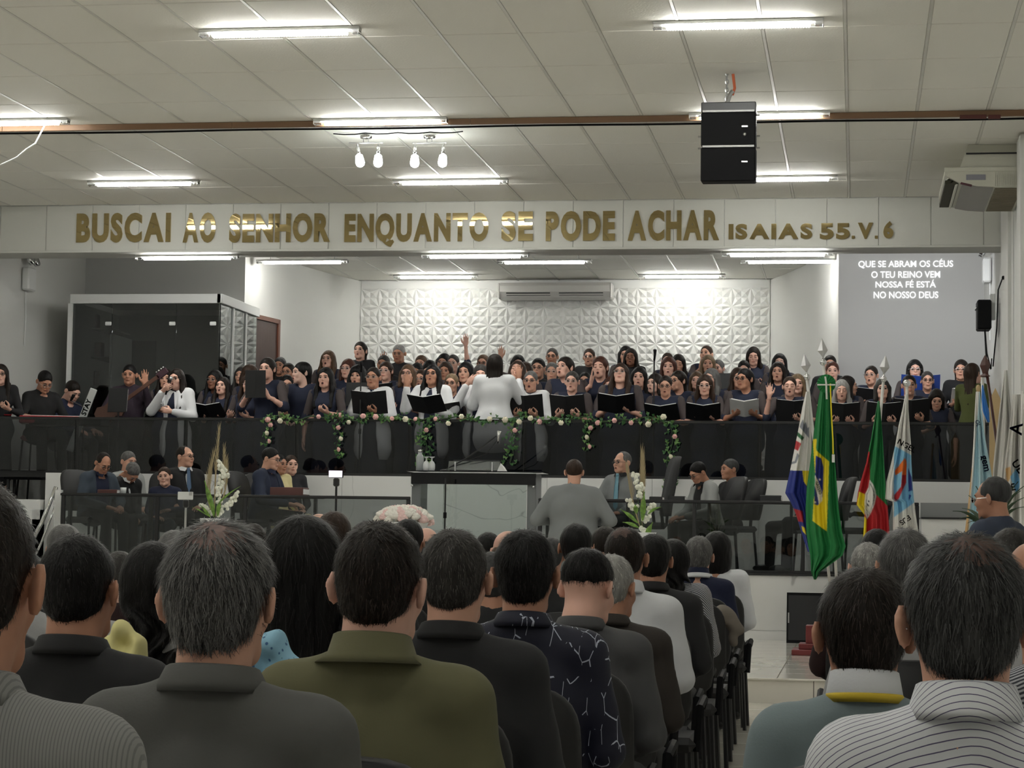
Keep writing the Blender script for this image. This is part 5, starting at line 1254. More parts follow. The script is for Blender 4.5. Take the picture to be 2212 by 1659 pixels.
# wooden rail and cable
yr_ = atZ(1640, 252, ZC-.04)[1]+.09
t = thing('wooden_rail', 'thin brown wooden rail running across the whole ceiling', 'rail', (0, yr_, ZC-.002))
wd3 = mat('ceiling_wood', (.20, .11, .055), .55, bump=(20, .2), stretch=(.1, 1, 1))
for i in range(5): MB().box2((XL+.02+i*2.3, -.03, -.055), (XL+.02+(i+1)*2.3-.004 if i < 4 else XR-.02, .0, 0), bev=.002).obj('batten', wd3, t)
rr_ = mat('rust_red', (.10, .025, .02), .6)
for px_, w_ in ((2102, 28), (2148, 13)):
    q = atY(px_, 252, yr_-.05); ww = w_*2*(yr_)/4700/2; MB().box((q[0], -.05, q[2]-ZC+.0), (w_*yr_/4700*2, .03, .035), bev=.003).obj('bracket', rr_, t)
cb = thing('ceiling_cable', 'black cable stretched across the ceiling just behind the wooden rail', 'cable')
MB().tube([(XL+.05+i*(XR-XL-.1)/40, yr_+.32+.02*math.sin(i*.7), ZC-.014) for i in range(41)], .010, 6).obj('cable', m_bplastic, cb)
cb = thing('loose_wire', 'loose thin white wire dangling from the ceiling near the left edge', 'wire')
q0, q1, q2, q3 = atY(101, 288, 19.6), atY(76, 310, 19.5), atY(36, 340, 19.4), atY(-8, 360, 19.3); q0[2] = ZC
MB().tube([q0, q1, (q1+q2)/2+(0, 0, .01), q2, q3, q3-(1.2, 0, .1)], .007, 5).obj('wire', m_alu, cb)
cb = thing('loose_wire', 'short dark wire feeding the two spot bars', 'wire')
P1, P2 = atZ(720, 289, ZC-.01), atZ(1000, 284, ZC-.01)
MB().tube([P1+(P2-P1)*i/12+(0, 0, -.012*abs(math.sin(i*1.05))) for i in range(13)], .006, 5).obj('wire', m_bplastic, cb)
# ceiling air conditioner at the right
Ya, Yb = 21.5, 23.1; XA = xof(2042, Ya, 400); zt_a = zof(2100, 361, Ya); zb_a = zof(2150, 404, Ya)
t = thing('ceiling_air_conditioner', 'cream ceiling-hung air conditioner beside the right wall', 'air conditioner')
m_cream = mat('cream_plastic', rgb(205, 204, 190), .5)
h_ = zt_a-zb_a
poly = [(XA, zt_a), (XR-.01, zt_a), (XR-.01, zb_a), (XA+.50, zb_a), (XA+.30, zb_a+.012), (XA+.14, zb_a+h_*.22), (XA+.02, zb_a+h_*.55), (XA-.005, zb_a+h_*.62)]
MB().prism(poly, Ya, Yb).obj('casing', m_cream, t, fixn=True)
MB().prism([(XA+.14, zt_a+.001), (XR-.02, zt_a+.001), (XR-.02, ZC-.002), (XA+.22, ZC-.002)], Ya+.03, Yb-.03).obj('upper_pan', m_cream, t, fixn=True)
MB().box2((XA+.20, Ya+.0, ZC-.10), (XR-.01, Ya+.02, ZC-.085)).obj('gap_seal', m_black, t)
MB().box2((XA-.01, Ya-.012, zt_a-.045), (XR-.01, Ya+.0, zt_a-.002), bev=.004).obj('trim_strip', m_cream, t)
MB().box2((xof(2087, Ya, 380), Ya-.006, zof(2090, 389, Ya)), (xof(2129, Ya, 380), Ya, zof(2120, 377, Ya))).obj('display', mat('display_grey', rgb(140, 140, 148), .3), t)
for i in range(17):
    xx = xof(2148, Ya, 390)+i*.018; MB().box2((xx, Ya-.008, zb_a+.01), (xx+.009, Ya, zb_a+h_*.62)).obj('vent_rib', m_cream, t)
gx = xof(2150, Ya, 400)
MB().box2((gx, Ya+.06, zb_a-.008), (XR-.04, Yb-.06, zb_a-.002)).obj('intake_panel', mat('intake_brown', rgb(110, 102, 84), .7), t)
for i in range(26):
    yy = Ya+.08+i*(Yb-Ya-.16)/26; MB().box2((gx, yy, zb_a-.016), (XR-.04, yy+.02, zb_a-.008)).obj('intake_slat', mat('intake_slat', rgb(140, 132, 112), .6), t)
MB().prism([(XA+.16, zb_a+h_*.15), (XA+.29, zb_a+.006), (XA+.46, zb_a-.006), (gx-.03, zb_a-.006), (gx-.03, zb_a-.001), (XA+.46, zb_a+.004)], Ya+.01, Yb-.02).obj('lower_panel', mat('panel_grey', rgb(150, 148, 142), .5), t, fixn=True)
for i in range(3):
    MB().box((XA+.03+i*.045, (Ya+Yb)/2, zb_a+h_*(.50-.14*i)), (.012, Yb-Ya-.1, .055), rotm(0, .9, 0)).obj('air_vane', m_cream, t)
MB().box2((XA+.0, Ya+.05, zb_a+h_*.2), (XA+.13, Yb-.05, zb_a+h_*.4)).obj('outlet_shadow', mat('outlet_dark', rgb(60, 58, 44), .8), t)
MB().box((XA+.20, Ya-.004, zb_a+h_*.14), (.11, .006, .022), rotm(0, .25, 0)).obj('sticker', mat('sticker_red', rgb(90, 52, 58), .5), t)
# wall air conditioner in the alcove
Y = YB-.05; a = atY(1086, 650, Y); b_ = atY(1322, 614, Y)
t = thing('wall_air_conditioner', 'long white split air conditioner on the plaster wall under the choir ceiling', 'air conditioner', ((a[0]+b_[0])/2, Y, a[2]))
W_, H_ = b_[0]-a[0], b_[2]-a[2]; m_acw = mat('ac_white', rgb(205, 203, 198), .45)
MB().prism([(0, H_), (-.26, H_), (-.30, H_*.8), (-.31, H_*.42), (-.24, H_*.12), (-.12, 0), (0, 0)], -W_/2, W_/2, ax='x').obj('casing', m_acw, t, fixn=True)
for s in (-1, 1):
    for z_ in (.36, .24): MB().box((s*W_*.24, -.285+(.36-z_)*.3, H_*z_), (W_*.40, .03, .022)).obj('outlet_slot', m_black, t)
MB().box((0, -.20, H_*.13), (W_*.9, .14, .012), rotm(-.5)).obj('louver', m_acw, t)
for s in (-1, 1): MB().box((s*(W_/2+.015), -.15, H_*.5), (.03, .29, H_*.95), bev=.02).obj('end_cap', m_acw, t)
# black floor monitor and red base
P = atZ(1705, 1384, Z1); Ym = 21.7
a = atY(1703, 1384, Ym); b_ = atY(1800, 1282, Ym)
t = thing('floor_monitor', 'black floor loudspeaker leaning against the marble dais front', 'loudspeaker', ((a[0]+b_[0])/2+.04, Ym, Z1))
wM, hM = b_[0]-a[0]+.12, b_[2]-Z1
MB().prism([(0, 0), (.28, 0), (.28, hM*.98), (.10, hM)], -wM/2, wM/2, ax='x').obj('cabinet', m_bplastic, t, fixn=True)
MB().box((0, .045, hM*.5), (wM*.94, .02, hM*.90), rotm(-.17)).obj('grille', mat('grille_black', (.02, .02, .022), .7), t)
MB().box((-wM/2+.02, .02, hM*.5), (.012, .02, .1)).obj('handle', m_steel, t)
t = thing('flag_stand', 'dark red stepped wooden flag stand in front of the floor loudspeaker', 'stand', (xof(1768, 19.6, 1380), 19.6, Z1))
for k, (w_, h_) in enumerate(((.46, .05), (.34, .05), (.22, .16))): MB().box((0, 0, .025+k*.05+(0 if k < 2 else .055)), (w_, w_, h_), bev=.006).obj('tier', mat('red_wood', (.16, .02, .02), .4), t)
# phones on tripods
def phone_tripod(label, px, py, Y, zf, col, screen, lenh):
    P = atY(px, py, Y); t = thing('phone_tripod', label, 'tripod', (P[0], Y, zf)); h = P[2]-zf
    MB().tube([(0, 0, .3), (0, 0, h-.10)], .010, 8).obj('pole', m_steel if not screen else m_black, t)
    for k in range(3): MB().tube([(0, 0, .35), (.25*math.cos(k*2.1+.3), .25*math.sin(k*2.1+.3), .0)], .009, 6).obj('leg', m_black, t)
    MB().box((0, 0, h-.07), (.05, .04, .07), bev=.01).obj('clamp', m_black, t)
    MB().box((0, -.02, h), (lenh, .01, lenh*.5), bev=.008).obj('phone', col, t)
    if screen: MB().box((-.002, -.028, h), (lenh*.88, .003, lenh*.42)).obj('screen', emit('phone_screen', (.85, .75, .85), .8), t)
    else:
        MB().box((lenh*.36, -.028, h+lenh*.13), (.03, .004, .03), bev=.006).obj('camera_bump', m_steel, t)
phone_tripod('white phone on a black tripod in front of the man with the blue tie', 402, 1071, 18.5, Z1, m_alu, False, .14)
phone_tripod('phone with lit screen filming the stage on a black tripod in front of the dais', 727, 1024, 18.0, Z1, m_bplastic, True, .13)
# ---------------------------------------------------------------- flower arrangements
m_pamp = mat('dried_pampas', (.42, .34, .20), .9); m_gl2 = mat('spotted_leaf', (.16, .30, .05), .45, var=(30, .5)); m_wfl = mat('white_blossom', rgb(240, 240, 225), .6)
def blade(mb, base, tip, w_, bend=(0, 0, 0), n=7):
    base, tip, bend = np.array(base), np.array(tip), np.array(bend); d = _n(tip-base); sd = _n(np.cross(d, [0, 1, .01])); V = []
    for i in range(n+1):
        u = i/n; c = base+(tip-base)*u+bend*math.sin(u*math.pi); ww = w_*math.sin(min(1, u*1.15+.08)*math.pi*.93)
        V += [c-sd*ww, c+np.array([0, -.3*ww, 0]), c+sd*ww]
    mb.add(V, [f for i in range(n) for f in ((3*i, 3*i+1, 3*i+4, 3*i+3), (3*i+1, 3*i+2, 3*i+5, 3*i+4))]); return mb
def arrangement(label, Y, base, pampas, stems, leaves, zf=Z1):
    B = atY(*base, Y); t = thing('flower_arrangement', label, 'flowers', (B[0], Y, zf)); o3 = np.array([B[0], Y, zf]); bb = B-o3
    MB().lathe([(.09, 0), (.11, .02), (.07, .3), (.06, bb[2]-.25), (.11, bb[2]-.05), (.12, bb[2])], n=16).obj('vase', m_alu, t, True)
    for (px, py, bx) in pampas:
        T = atY(px, py, Y)-o3; mb = MB(); blade(mb, bb+(0, 0, 0), T, .007, (bx, 0, 0), 10)
        for k in range(40):
            u = .5+.5*k/40; c = bb+(T-bb)*u+np.array([bx*math.sin(u*math.pi), 0, 0]); s = 1 if k % 2 else -1; blade(mb, c, c+np.array([s*.026*(1.3-u), .02*math.sin(k), .09]), .0022, n=3)
        mb.obj('pampas_plume', m_pamp, t, fixn=False)
    for (px0, py0, px1, py1, nn) in stems:
        S, E = atY(px0, py0, Y)-o3, atY(px1, py1, Y)-o3; MB().tube([bb, S, E], .004, 5).obj('stem', m_vine, t)
        for k in range(nn):
            c = S+(E-S)*k/max(1, nn-1); mb = MB()
            for q in range(4): mb.ball(c+np.array([rg.uniform(-.02, .02), rg.uniform(-.03, 0), rg.uniform(-.02, .02)]), (.016, .012, .016), 7, 5)
            mb.obj('blossom', m_wfl, t, True)
    for (px0, py0, px1, py1, w_) in leaves:
        mb = MB(); blade(mb, atY(px0, py0, Y-.04)-o3, atY(px1, py1, Y-.06)-o3, w_, (0, -.02, .01)); mb.obj('leaf', m_gl2, t, fixn=False)
arrangement('tall left arrangement of dried pampas, white orchids and green leaves', 17.5, (463, 1120), [(474, 930, -.01), (463, 985, -.04), (484, 975, .03), (458, 1010, -.05), (489, 1000, .04)],
            [(476, 1000, 490, 1030, 7), (470, 1055, 478, 1110, 5), (490, 1095, 515, 1067, 7), (440, 1090, 455, 1108, 4), (478, 1010, 480, 1050, 5)],
            [(462, 1105, 442, 1038, .022), (462, 1115, 458, 1072, .018), (470, 1115, 478, 1078, .018), (455, 1118, 432, 1090, .012), (470, 1090, 520, 1050, .008), (450, 1115, 415, 1095, .006)])
arrangement('tall right arrangement of dried stems, white orchids and spotted leaves', 17.5, (1386, 1150), [(1386, 978, .0), (1352, 1012, -.01), (1389, 985, .01)],
            [(1372, 1025, 1380, 1055, 6), (1358, 1085, 1372, 1098, 4), (1388, 1045, 1382, 1070, 4), (1394, 1125, 1410, 1090, 7), (1388, 1140, 1396, 1150, 3)],
            [(1388, 1125, 1392, 1062, .024), (1378, 1130, 1340, 1100, .016), (1380, 1140, 1345, 1128, .014), (1400, 1110, 1428, 1095, .012), (1395, 1165, 1410, 1128, .022), (1375, 1110, 1372, 1090, .02)])
# bouquet of pale roses in front of the pulpit
B = atY(872, 1122, 15.0); bq = thing('rose_bouquet', 'round bouquet of white and pale pink roses below the pulpit', 'flowers', (B[0], 15.0, 0))
MB().lathe([(.14, 0), (.16, .02), (.05, .3), (.05, B[2]-.12), (.16, B[2]-.06), (.18, B[2]-.02)], n=16).obj('stand', m_alu, bq, True)
RB = [rose_mesh(mat('rose_white', rgb(240, 236, 226), .6), .034), rose_mesh(mat('rose_blush', rgb(238, 205, 200), .6), .034)]
for k in range(64):
    u = k/64; ph = k*2.4; r_ = .185*math.sqrt(u); zz = .10*math.sqrt(max(0, 1-u))
    put('rose', RB[k % 3 == 0], bq, (r_*math.cos(ph), r_*.9*math.sin(ph), B[2]-.02+zz), rg.uniform(.8, 1.1), (rg.uniform(0, .6), rg.uniform(-.4, .4), 0))
# palm at the right
pl = thing('palm_plant', 'green palm with narrow leaves beside the flags at the right', 'plant', (xof(2150, 13.5, 1150), 13.5, 0)); o3 = np.array(pl.location)
m_palm = mat('palm_green', (.035, .07, .03), .5)
MB().lathe([(.12, 0), (.16, .35), (.15, .35), (.12, .3)], n=14).obj('pot', m_black, pl, True); MB().tube([(0, 0, .3), (0, 0, .95)], .03, 8).obj('trunk', m_palm, pl)
bb = atY(2140, 1160, 13.5)-o3
for (px, py) in ((2058, 1104), (2072, 1120), (2078, 1098), (2092, 1070), (2108, 1050), (2090, 1130), (2120, 1060), (2185, 1052), (2205, 1060), (2212, 1075), (2212, 1095), (2200, 1040), (2190, 1070), (2212, 1050)):
    mb = MB(); T = atY(px, py, 13.5+rg.uniform(-.2, .2))-o3; blade(mb, bb, T, .012, (0, 0, .05), 9); mb.obj('leaf', m_palm, pl, fixn=False)

# raised side platform at the right end of the dais and effect pedals at far left
zq = zof(2000, 1118, 22.25); x0 = xof(1990, 22.25, 1110)
sp_ = struct(MB().box2((x0, 22.25, Z2), (XR-.11, 24.55, zq-.012)).obj('trim_3', M_MAR))
MB().box2((x0, 22.23, zq-.014), (XR-.11, 24.55, zq+.004)).obj('platform_edge', m_black, sp_)
for i in range(3): MB().box2((x0+i*.55, 22.5, zq+.004), (min(x0+i*.55+.546, XR-.11), 22.53, zof(2000, 1086, 22.5))).obj('grey_tile', mat('grey_side_tile', rgb(150, 152, 152), .3), sp_)
t = thing('pedal_board', 'black board with small chrome effect pedals at far left of the stage', 'pedals', (xof(70, 25.0, 1015), 25.0, ZS+.36))
MB().box((0, 0, 0), (.62, .30, .05), bev=.01).obj('board', m_bplastic, t)
for sx in (-1, 1):
    for sy in (-1, 1): MB().box((sx*.26, sy*.1, -.19), (.03, .03, .34)).obj('leg', m_black, t)
for k in range(5): MB().box((-.22+.11*k, 0, .045), (.07, .12, .04), rotm(-.1), bev=.008).obj('pedal', m_chrome if k % 2 else m_steel, t)
# ================================================================ people on the dais and at the instruments
def suitc(nm, c, **k): return cloth(nm, c, b=(220, .2, .002), **k)
m_sgrey = suitc('grey_suit', rgb(128, 131, 132)); m_slight = suitc('light_grey_suit', rgb(158, 160, 158)); m_sblack = suitc('black_suit', (.012, .012, .013)); m_snavy = suitc('navy_suit', rgb(38, 46, 66))
m_denim = suitc('blue_grey_jacket', rgb(62, 72, 84)); m_dkblue = cloth('dark_blue_shirt', rgb(30, 36, 60)); m_purple = cloth('plum_shirt', rgb(52, 40, 52)); m_yellow = cloth('pale_yellow', rgb(225, 212, 160))
m_tieb = mat('blue_tie', rgb(92, 116, 146), .5); m_tiel = mat('light_blue_tie', rgb(120, 165, 180), .5); m_tiep = mat('plum_tie', rgb(90, 70, 76), .5)
ARM['desk'] = lambda s: ((s*.27, -.10, 1.06), (s*.10, -.34, 1.045), (-s*.5, -.8, -.05), (0, .1, -1), 'relax')
ARM['lap'] = lambda s: ((s*.215, .0, 1.04), (s*.10, -.22, .95), (-s*.6, -.7, -.1), (0, .1, -1), 'relax')
ARM['side'] = lambda s: ((s*.29, -.02, 1.06), (s*.22, -.20, .96), (-s*.5, -.8, -.1), (-s*.3, .2, -1), 'relax')
def onY(px, py, Y, H, sc, f, seat=True): P = atY(px, py, Y); return (P[0], Y, P[2]-H*sc)
def dais(px, py, Y, lab, rz, sc=1.0, chairm=True, dz=0.0, **o):
    base = Z2; P = atY(px, py, Y); H = 1.297
    sc_ = (P[2]-base-dz)/H if not o.pop('fix', 0) else sc
    sc_ = max(.93*sc, min(1.08*sc, sc_))
    r, inf = figure('person', lab, (P[0], Y, P[2]-H*sc_), rz, sc_, sit=True, res=.020, hres=.0065, hand_res=.007, group='people seated on the dais', **o)
    if chairm: chair('black chair under the '+' '.join(lab.split(' ')[:9]), (P[0], Y, base), rz, m_chair if chairm is True else chairm, arms=False, sc=1.0, group='dais chairs')
    return r
dais(205, 970, 23.05, 'seated man in glasses and blue-grey jacket writing at far left of the dais', 1.0, sex='m', outfit='opensuit', hair='reced', hcol='dark', sk='tan', gl='black', pitch=.35, yaw=-.15, arms=('desk', 'desk'), lean=.22, cols=[m_denim, m_dkblue, None, m_sblack], b=1.1)
dais(277, 974, 24.1, 'grey-haired man in light grey suit half hidden behind the bowed man', .95, sex='m', outfit='suit', hair='short', hcol='grey', sk='light', cols=[m_slight, m_whitec, m_tiep, m_sgrey], pitch=.1, arms=('lap', 'lap'))
dais(262, 984, 23.6, 'grey-haired man bowing his head low beside the writing man', 1.0, sex='m', outfit='suit', hair='short', hcol='grey', sk='tan', pitch=.75, lean=.25, cols=[m_sblack, m_whitec, None, m_sblack], arms=('lap', 'lap'))
dais(399, 963, 23.3, 'man in black suit with blue tie and glasses looking to the right', .75, sex='m', outfit='suit', hair='reced', hcol='dark', sk='light', gl='black', yaw=.45, cols=[m_sblack, m_whitec, m_tieb, m_sblack], arms=('side', 'lap'), b=1.15, pitch=-.05)
dais(358, 1010, 23.0, 'small boy in dark sweater with his hand on the desk between the men', .2, .80, sex='k', outfit='shirt', hair='short', hcol='brown', sk='fair', cols=[m_dkblue, m_denim], arms=('lap', 'desk'), hsc=1.12, yaw=-.1, roll=-.1)
dais(571, 965, 23.1, 'black-haired man in navy suit and glasses at the end of the left desk', 1.35, sex='m', outfit='opensuit', hair='short', hcol='black', sk='light', gl='black', pitch=.05, yaw=.0, cols=[m_snavy, m_dkblue, None, m_sblack], arms=('desk', 'desk'), lean=.12, b=1.1)
dais(603, 980, 23.7, 'woman in pale yellow top beside the man in the navy suit', 1.0, sex='f', outfit='black', hair='tied', hcol='black', sk='tan', cols=[m_yellow], arms=('lap', 'lap'), pitch=.05)
dais(629, 982, 24.15, 'young woman with tied hair looking towards the hall behind the yellow top', .55, sex='f', outfit='black', hair='tied', hcol='brown', sk='fair', cols=[cloth('black_top', (.02, .02, .025))], arms=('lap', 'lap'))
dais(1346, 975, 23.3, 'bald-fronted man in glasses and light blue tie talking to the standing man', -.45, sex='m', outfit='suit', hair='reced', hcol='grey', sk='light', gl='black', cols=[m_sgrey, m_sblack, m_tiel, m_sblack], arms=('desk', 'lap'), yaw=-.25, mouth='half', chairm=False)
dais(1534, 992, 23.1, 'black-haired man in light grey suit resting his arm on the right desk', -1.0, sex='m', outfit='opensuit', hair='short', hcol='black', sk='tan', gl='black', pitch=.3, yaw=.1, cols=[m_slight, m_sblack, None, m_sblack], arms=('desk', 'desk'), lean=.2, b=1.1)
dais(1577, 991, 23.85, 'man with cropped hair behind the light grey suit at the right desk', -1.0, sex='m', outfit='shirt', hair='short', hcol='steel', sk='tan', cols=[m_sblack, m_sblack], arms=('lap', 'lap'))
dais(1768, 985, 23.0, 'seated man in dark trousers mostly hidden behind the flags', -1.35, sex='m', outfit='suit', hair='short', hcol='dark', sk='light', cols=[m_sblack, m_whitec, m_tieb, m_sblack], arms=('lap', 'lap'), knees=[(-.12, -.50, .50), (.12, -.36, .55)])
chair('black chair with its back to the flags on the dais', (atY(1700, 1100, 23.1)[0]+.75, 23.9, Z2), -1.3, m_chair)
# standing man in grey, seen from behind
P = atY(1241, 988, 21.6); sc = (P[2]-Z1)/1.642
ARM['akimbo'] = lambda s: ((s*.315, .02, 1.075), (s*.20, -.20, 1.06), (-s*.8, -.5, 0), (0, .2, -1), 'relax')
figure('person', 'heavy man in grey suit standing with his back to the hall before the right desk', (P[0], 21.6, Z1), math.pi, sc, sex='m', outfit='suit', hair='short', hcol='brown', sk='light', cols=[m_sgrey, m_sgrey, None, m_sgrey], b=1.22, arms=('akimbo', 'akimbo'), res=.018, hres=.006, hsc=.94)
# musicians (behind the barrier on the left)
def mus(px, py, Y, lab, rz, sit=True, H=1.297, sc=1.06, **o):
    P = atY(px, py, Y); return figure('person', lab, (P[0], Y, P[2]-H*sc), rz, sc, sit=sit, res=.020, hres=.006, **o)
ARM['keys'] = lambda s: ((s*.25, -.12, 1.08), (s*.14, -.36, 1.09), (-s*.1, -1, -.05), (0, .1, -1), 'relax')
ARM['bassL'] = lambda s: ((s*.27, -.10, 1.05), (s*.12, -.26, 1.12), (-s*.7, -.5, .1), (0, .9, .1), 'grip')
m_blackt = cloth('black_tshirt', (.010, .010, .011))
mus(88, 796, 25.35, 'man in black t-shirt seated on the red stool looking down at his keyboard', .75, sex='m', outfit='tee', hair='short', hcol='black', sk='tan', cols=[m_blackt, m_blackt], arms=('keys', 'keys'), pitch=.4, gl='steel', lean=.15)
mus(137, 816, 26.0, 'man in dark navy shirt playing with his mouth near a microphone', 1.1, sex='m', outfit='shirt', hair='short', hcol='dark', sk='fair', cols=[m_dkblue, m_sblack], arms=('keys', 'keys'), pitch=.35, lean=.2)
mus(281, 787, 26.0, 'man in plum shirt playing a bass guitar behind a music stand', .1, sit=False, H=1.632, sc=1.04, sex='m', outfit='shirt', hair='short', hcol='black', sk='tan', cols=[m_purple, m_sblack], arms=('bassL', 'raise'), b=1.12, pitch=.1)
mus(2, 786, 24.93, 'person in black cardigan holding a red phone, cut by the left picture edge', .3, sit=False, H=1.632, sc=1.05, sex='f', outfit='black', hair='long', hcol='dark', sk='fair', gl='black', arms=('hold', 'hold'))
# bass guitar
P = atY(262, 872, 25.72); t = thing('bass_guitar', 'brown bass guitar held across the chest of the man in the plum shirt', 'guitar', (P[0], 25.72, P[2]), 0)
Rg = rotm(0, -.62, 0)
m_gt = mat('guitar_brown', (.10, .045, .03), .3)
out = [(-.30, .0), (-.28, .10), (-.20, .15), (-.10, .11), (-.02, .12), (.06, .16), (.10, .10), (.06, .04), (.06, -.04), (.08, -.12), (.03, -.15), (-.04, -.10), (-.12, -.11), (-.22, -.15), (-.28, -.10)]
mb = MB(); mb.prism([(x_*.9-.10, z_*.9) for x_, z_ in out], -.02, .02); mb.v = [v @ Rg.T for v in mb.v]; mb.obj('guitar_body', m_gt, t, fixn=True)
MB().box(Rg @ np.array([.28, -.02, 0]), (.62, .02, .05), Rg, bev=.004).obj('neck', m_gt, t); MB().box(Rg @ np.array([.64, -.02, .0]), (.16, .02, .085), Rg, bev=.01).obj('headstock', mat('guitar_head', (.05, .02, .03), .3), t)
for k in range(4): MB().ball(Rg @ np.array([.59+.035*k, -.02, .055]), .013, 8, 5).obj('tuning_peg', m_chrome, t, True)
# red phone of the cut-off person, hand microphones
t = thing('hand_phone', 'small red phone held out at the left picture edge', 'phone', tuple(atY(18, 893, 24.9)), .3); MB().box((0, 0, 0), (.09, .16, .012), rotm(.3), bev=.004).obj('case', mat('red_case', rgb(190, 40, 50), .4), t); MB().box((0, 0, .008), (.08, .15, .003), rotm(.3)).obj('screen', m_blackl, t)
for px, lab in ((382, 'silver-headed hand microphone at the mouth of the blazer singer at far left'), (807, 'black hand microphone held by the bespectacled woman in white blazer')):
    loc_, rz_, sc_, inf = INF[px]; e, w_, fd, pd, stl = inf['A'][0]; hp = np.array(w_)+_n(fd)*.085+_n(pd)*.022; dr_ = _n((.2, .05, 1)) if px == 807 else _n((.15, .35, 1))
    t = thing('hand_microphone', lab, 'microphone', tuple(to_world(loc_, rz_, sc_, hp)), rz_)
    MB().tube([-dr_*.09, dr_*.10], [.011, .016], 10).obj('handle', m_bplastic, t, True); MB().ball(dr_*.125, .027, 12, 8).obj('grille', m_steel, t, True)
# ================================================================ flags
def poly_in(P, x, y):
    c = False; n = len(P)
    for i in range(n):
        x1, y1 = P[i]; x2, y2 = P[(i+1) % n]
        if (y1 > y) != (y2 > y) and x < (x2-x1)*(y-y1)/(y2-y1)+x1: c = not c
    return c
m_pole = mat('flag_pole_white', rgb(215, 212, 205), .35)
def fcloth(nm, r, g, b): return cloth('flag_'+nm, rgb(r, g, b), .7, b=(90, .2, .003))
FC = dict(w=fcloth('white', 228, 226, 220), g=fcloth('green', 20, 118, 58), y=fcloth('yellow', 235, 212, 30), b=fcloth('blue', 22, 42, 128), r=fcloth('red', 178, 28, 36), lb=fcloth('light_blue', 132, 190, 222),
          pale=fcloth('pale_blue', 190, 222, 232), k=fcloth('black', 30, 28, 32), o=fcloth('orange', 232, 116, 34), gr=fcloth('grey', 128, 132, 140), off=fcloth('off_white', 198, 196, 190), sb=fcloth('sky', 30, 110, 190), tan=fcloth('tan', 196, 160, 110), dg=fcloth('deep_green', 18, 96, 48))
FCOL = {k: np.array(m.node_tree.nodes['Principled BSDF'].inputs['Base Color'].default_value[:3]) for k, m in FC.items()}
m_print = mat('printed_flag_cloth', (.8, .8, .8), .7, bump=(90, .2, .003)); _at = m_print.node_tree.nodes.new('ShaderNodeAttribute'); _at.attribute_name = 'print'
m_print.node_tree.links.new(_at.outputs['Color'], m_print.node_tree.nodes['Principled BSDF'].inputs['Base Color'])
def flag(label, Y, pole, rows, colf, tip='spear', tipc=None, folds=5, zf=Z1, base=True, polem=None, texts=(), amp=.035, ballp=None):
    (tx, ty), (bx, by) = pole; T = atY(tx, ty, Y); 
    u = (T-atY(bx, by, Y)); u = u/abs(u[2]); B = T-u*(T[2]-zf)
    t = thing('flag', label, 'flag', (B[0], Y, zf), 0, 'flags on poles'); o3 = np.array([B[0], Y, zf])
    MB().tube([(0, 0, .02), T-o3], .013, 10).obj('pole', polem or m_pole, t, True)
    if base: MB().lathe([(.12, 0), (.12, .02), (.03, .05), (.02, .12)], n=16).obj('base', m_steel, t, True)
    d = _n(T-B); Rt = rotm(0, math.atan2(d[0], d[2]), 0)
    if tip == 'spear':
        hh = .19; mb = MB(); V = [(0, 0, 0), (.014, 0, .03), (.045, 0, .075), (0, 0, hh), (-.045, 0, .075), (-.014, 0, .03), (0, -.014, .075), (0, .014, .075)]
        V = [Rt @ np.array(v)+(T-o3)+Rt @ np.array([0, 0, .06]) for v in V]; f = []
        for a, b in ((0, 1), (1, 2), (2, 3), (3, 4), (4, 5), (5, 0)): f += [(a, b, 6), (b, a, 7)]
        mb.add(V, f).obj('spear_tip', m_steel, t); MB().ball((T-o3)+Rt @ np.array([0, 0, .03]), .030, 12, 8).tube([(T-o3)-d*.03, (T-o3)+d*.07], .010, 8).obj('ball', m_chrome, t, True)
    elif tip == 'ball': MB().ball((T-o3)+d*.02, .034, 14, 9).obj('ball', m_chrome, t, True)
    elif tip == 'wood': MB().ball((T-o3)+d*.01, (.02, .02, .035), 10, 7).obj('tip', polem, t, True)
    if rows:
        ys = np.array([r[0] for r in rows], float); xl = np.array([r[1] for r in rows], float); xr = np.array([r[2] for r in rows], float)
        pat = len(set(colf(x, y) for y in ys for x in np.linspace(xl.min(), xr.max(), 25))) > 1
        ny, nx = int((ys[-1]-ys[0])/(1.6 if pat else 5)), (54 if pat else 34); V = []; K = []
        rx = rg.uniform(0, 6); LC = {}
        for i in range(ny+1):
            y = ys[0]+(ys[-1]-ys[0])*i/ny; a, b = np.interp(y, ys, xl), np.interp(y, ys, xr); g = min(1, i/ny*3+.15)
            for j in range(nx+1):
                v = j/nx; x = a+(b-a)*v; dy = amp*g*(math.sin(v*folds*math.pi+rx+.6*math.sin(i/ny*3))+.4*math.sin(v*folds*2.3*math.pi+1+i/ny*2))-.05*math.sin(v*math.pi)
                V.append(atY(x, y, Y-.05+dy)-o3); c = np.zeros(3)
                for sx, sy in ((-.45, -.45), (.45, -.45), (-.45, .45), (.45, .45)): c += FCOL[colf(x+sx, y+sy)]
                K.append((*(c/4), 1))
        f = [(i*(nx+1)+j, (i+1)*(nx+1)+j, (i+1)*(nx+1)+j+1, i*(nx+1)+j+1) for i in range(ny) for j in range(nx)]
        mb = MB(); mb.add(V, f); o = mb.obj('cloth', m_print, t, True)
        at_ = o.data.color_attributes.new('print', 'FLOAT_COLOR', 'POINT'); at_.data.foreach_set('color', np.array(K, np.float32).ravel())
    for (s, px, py, ang, hpx, mt) in texts:
        me = text_mesh(s, 1, .001, off=.02); k = hpx*Y/4700/.73; P = atY(px, py, Y-.125)-o3; ca, sa = math.cos(ang), math.sin(ang)
        for v in me.vertices: a, b, c_ = v.co; v.co = (P[0]+k*(a*ca-b*sa), P[1], P[2]+k*(a*sa+b*ca))
        me.materials.append(FC[mt]); link('print', me, t)
    return t
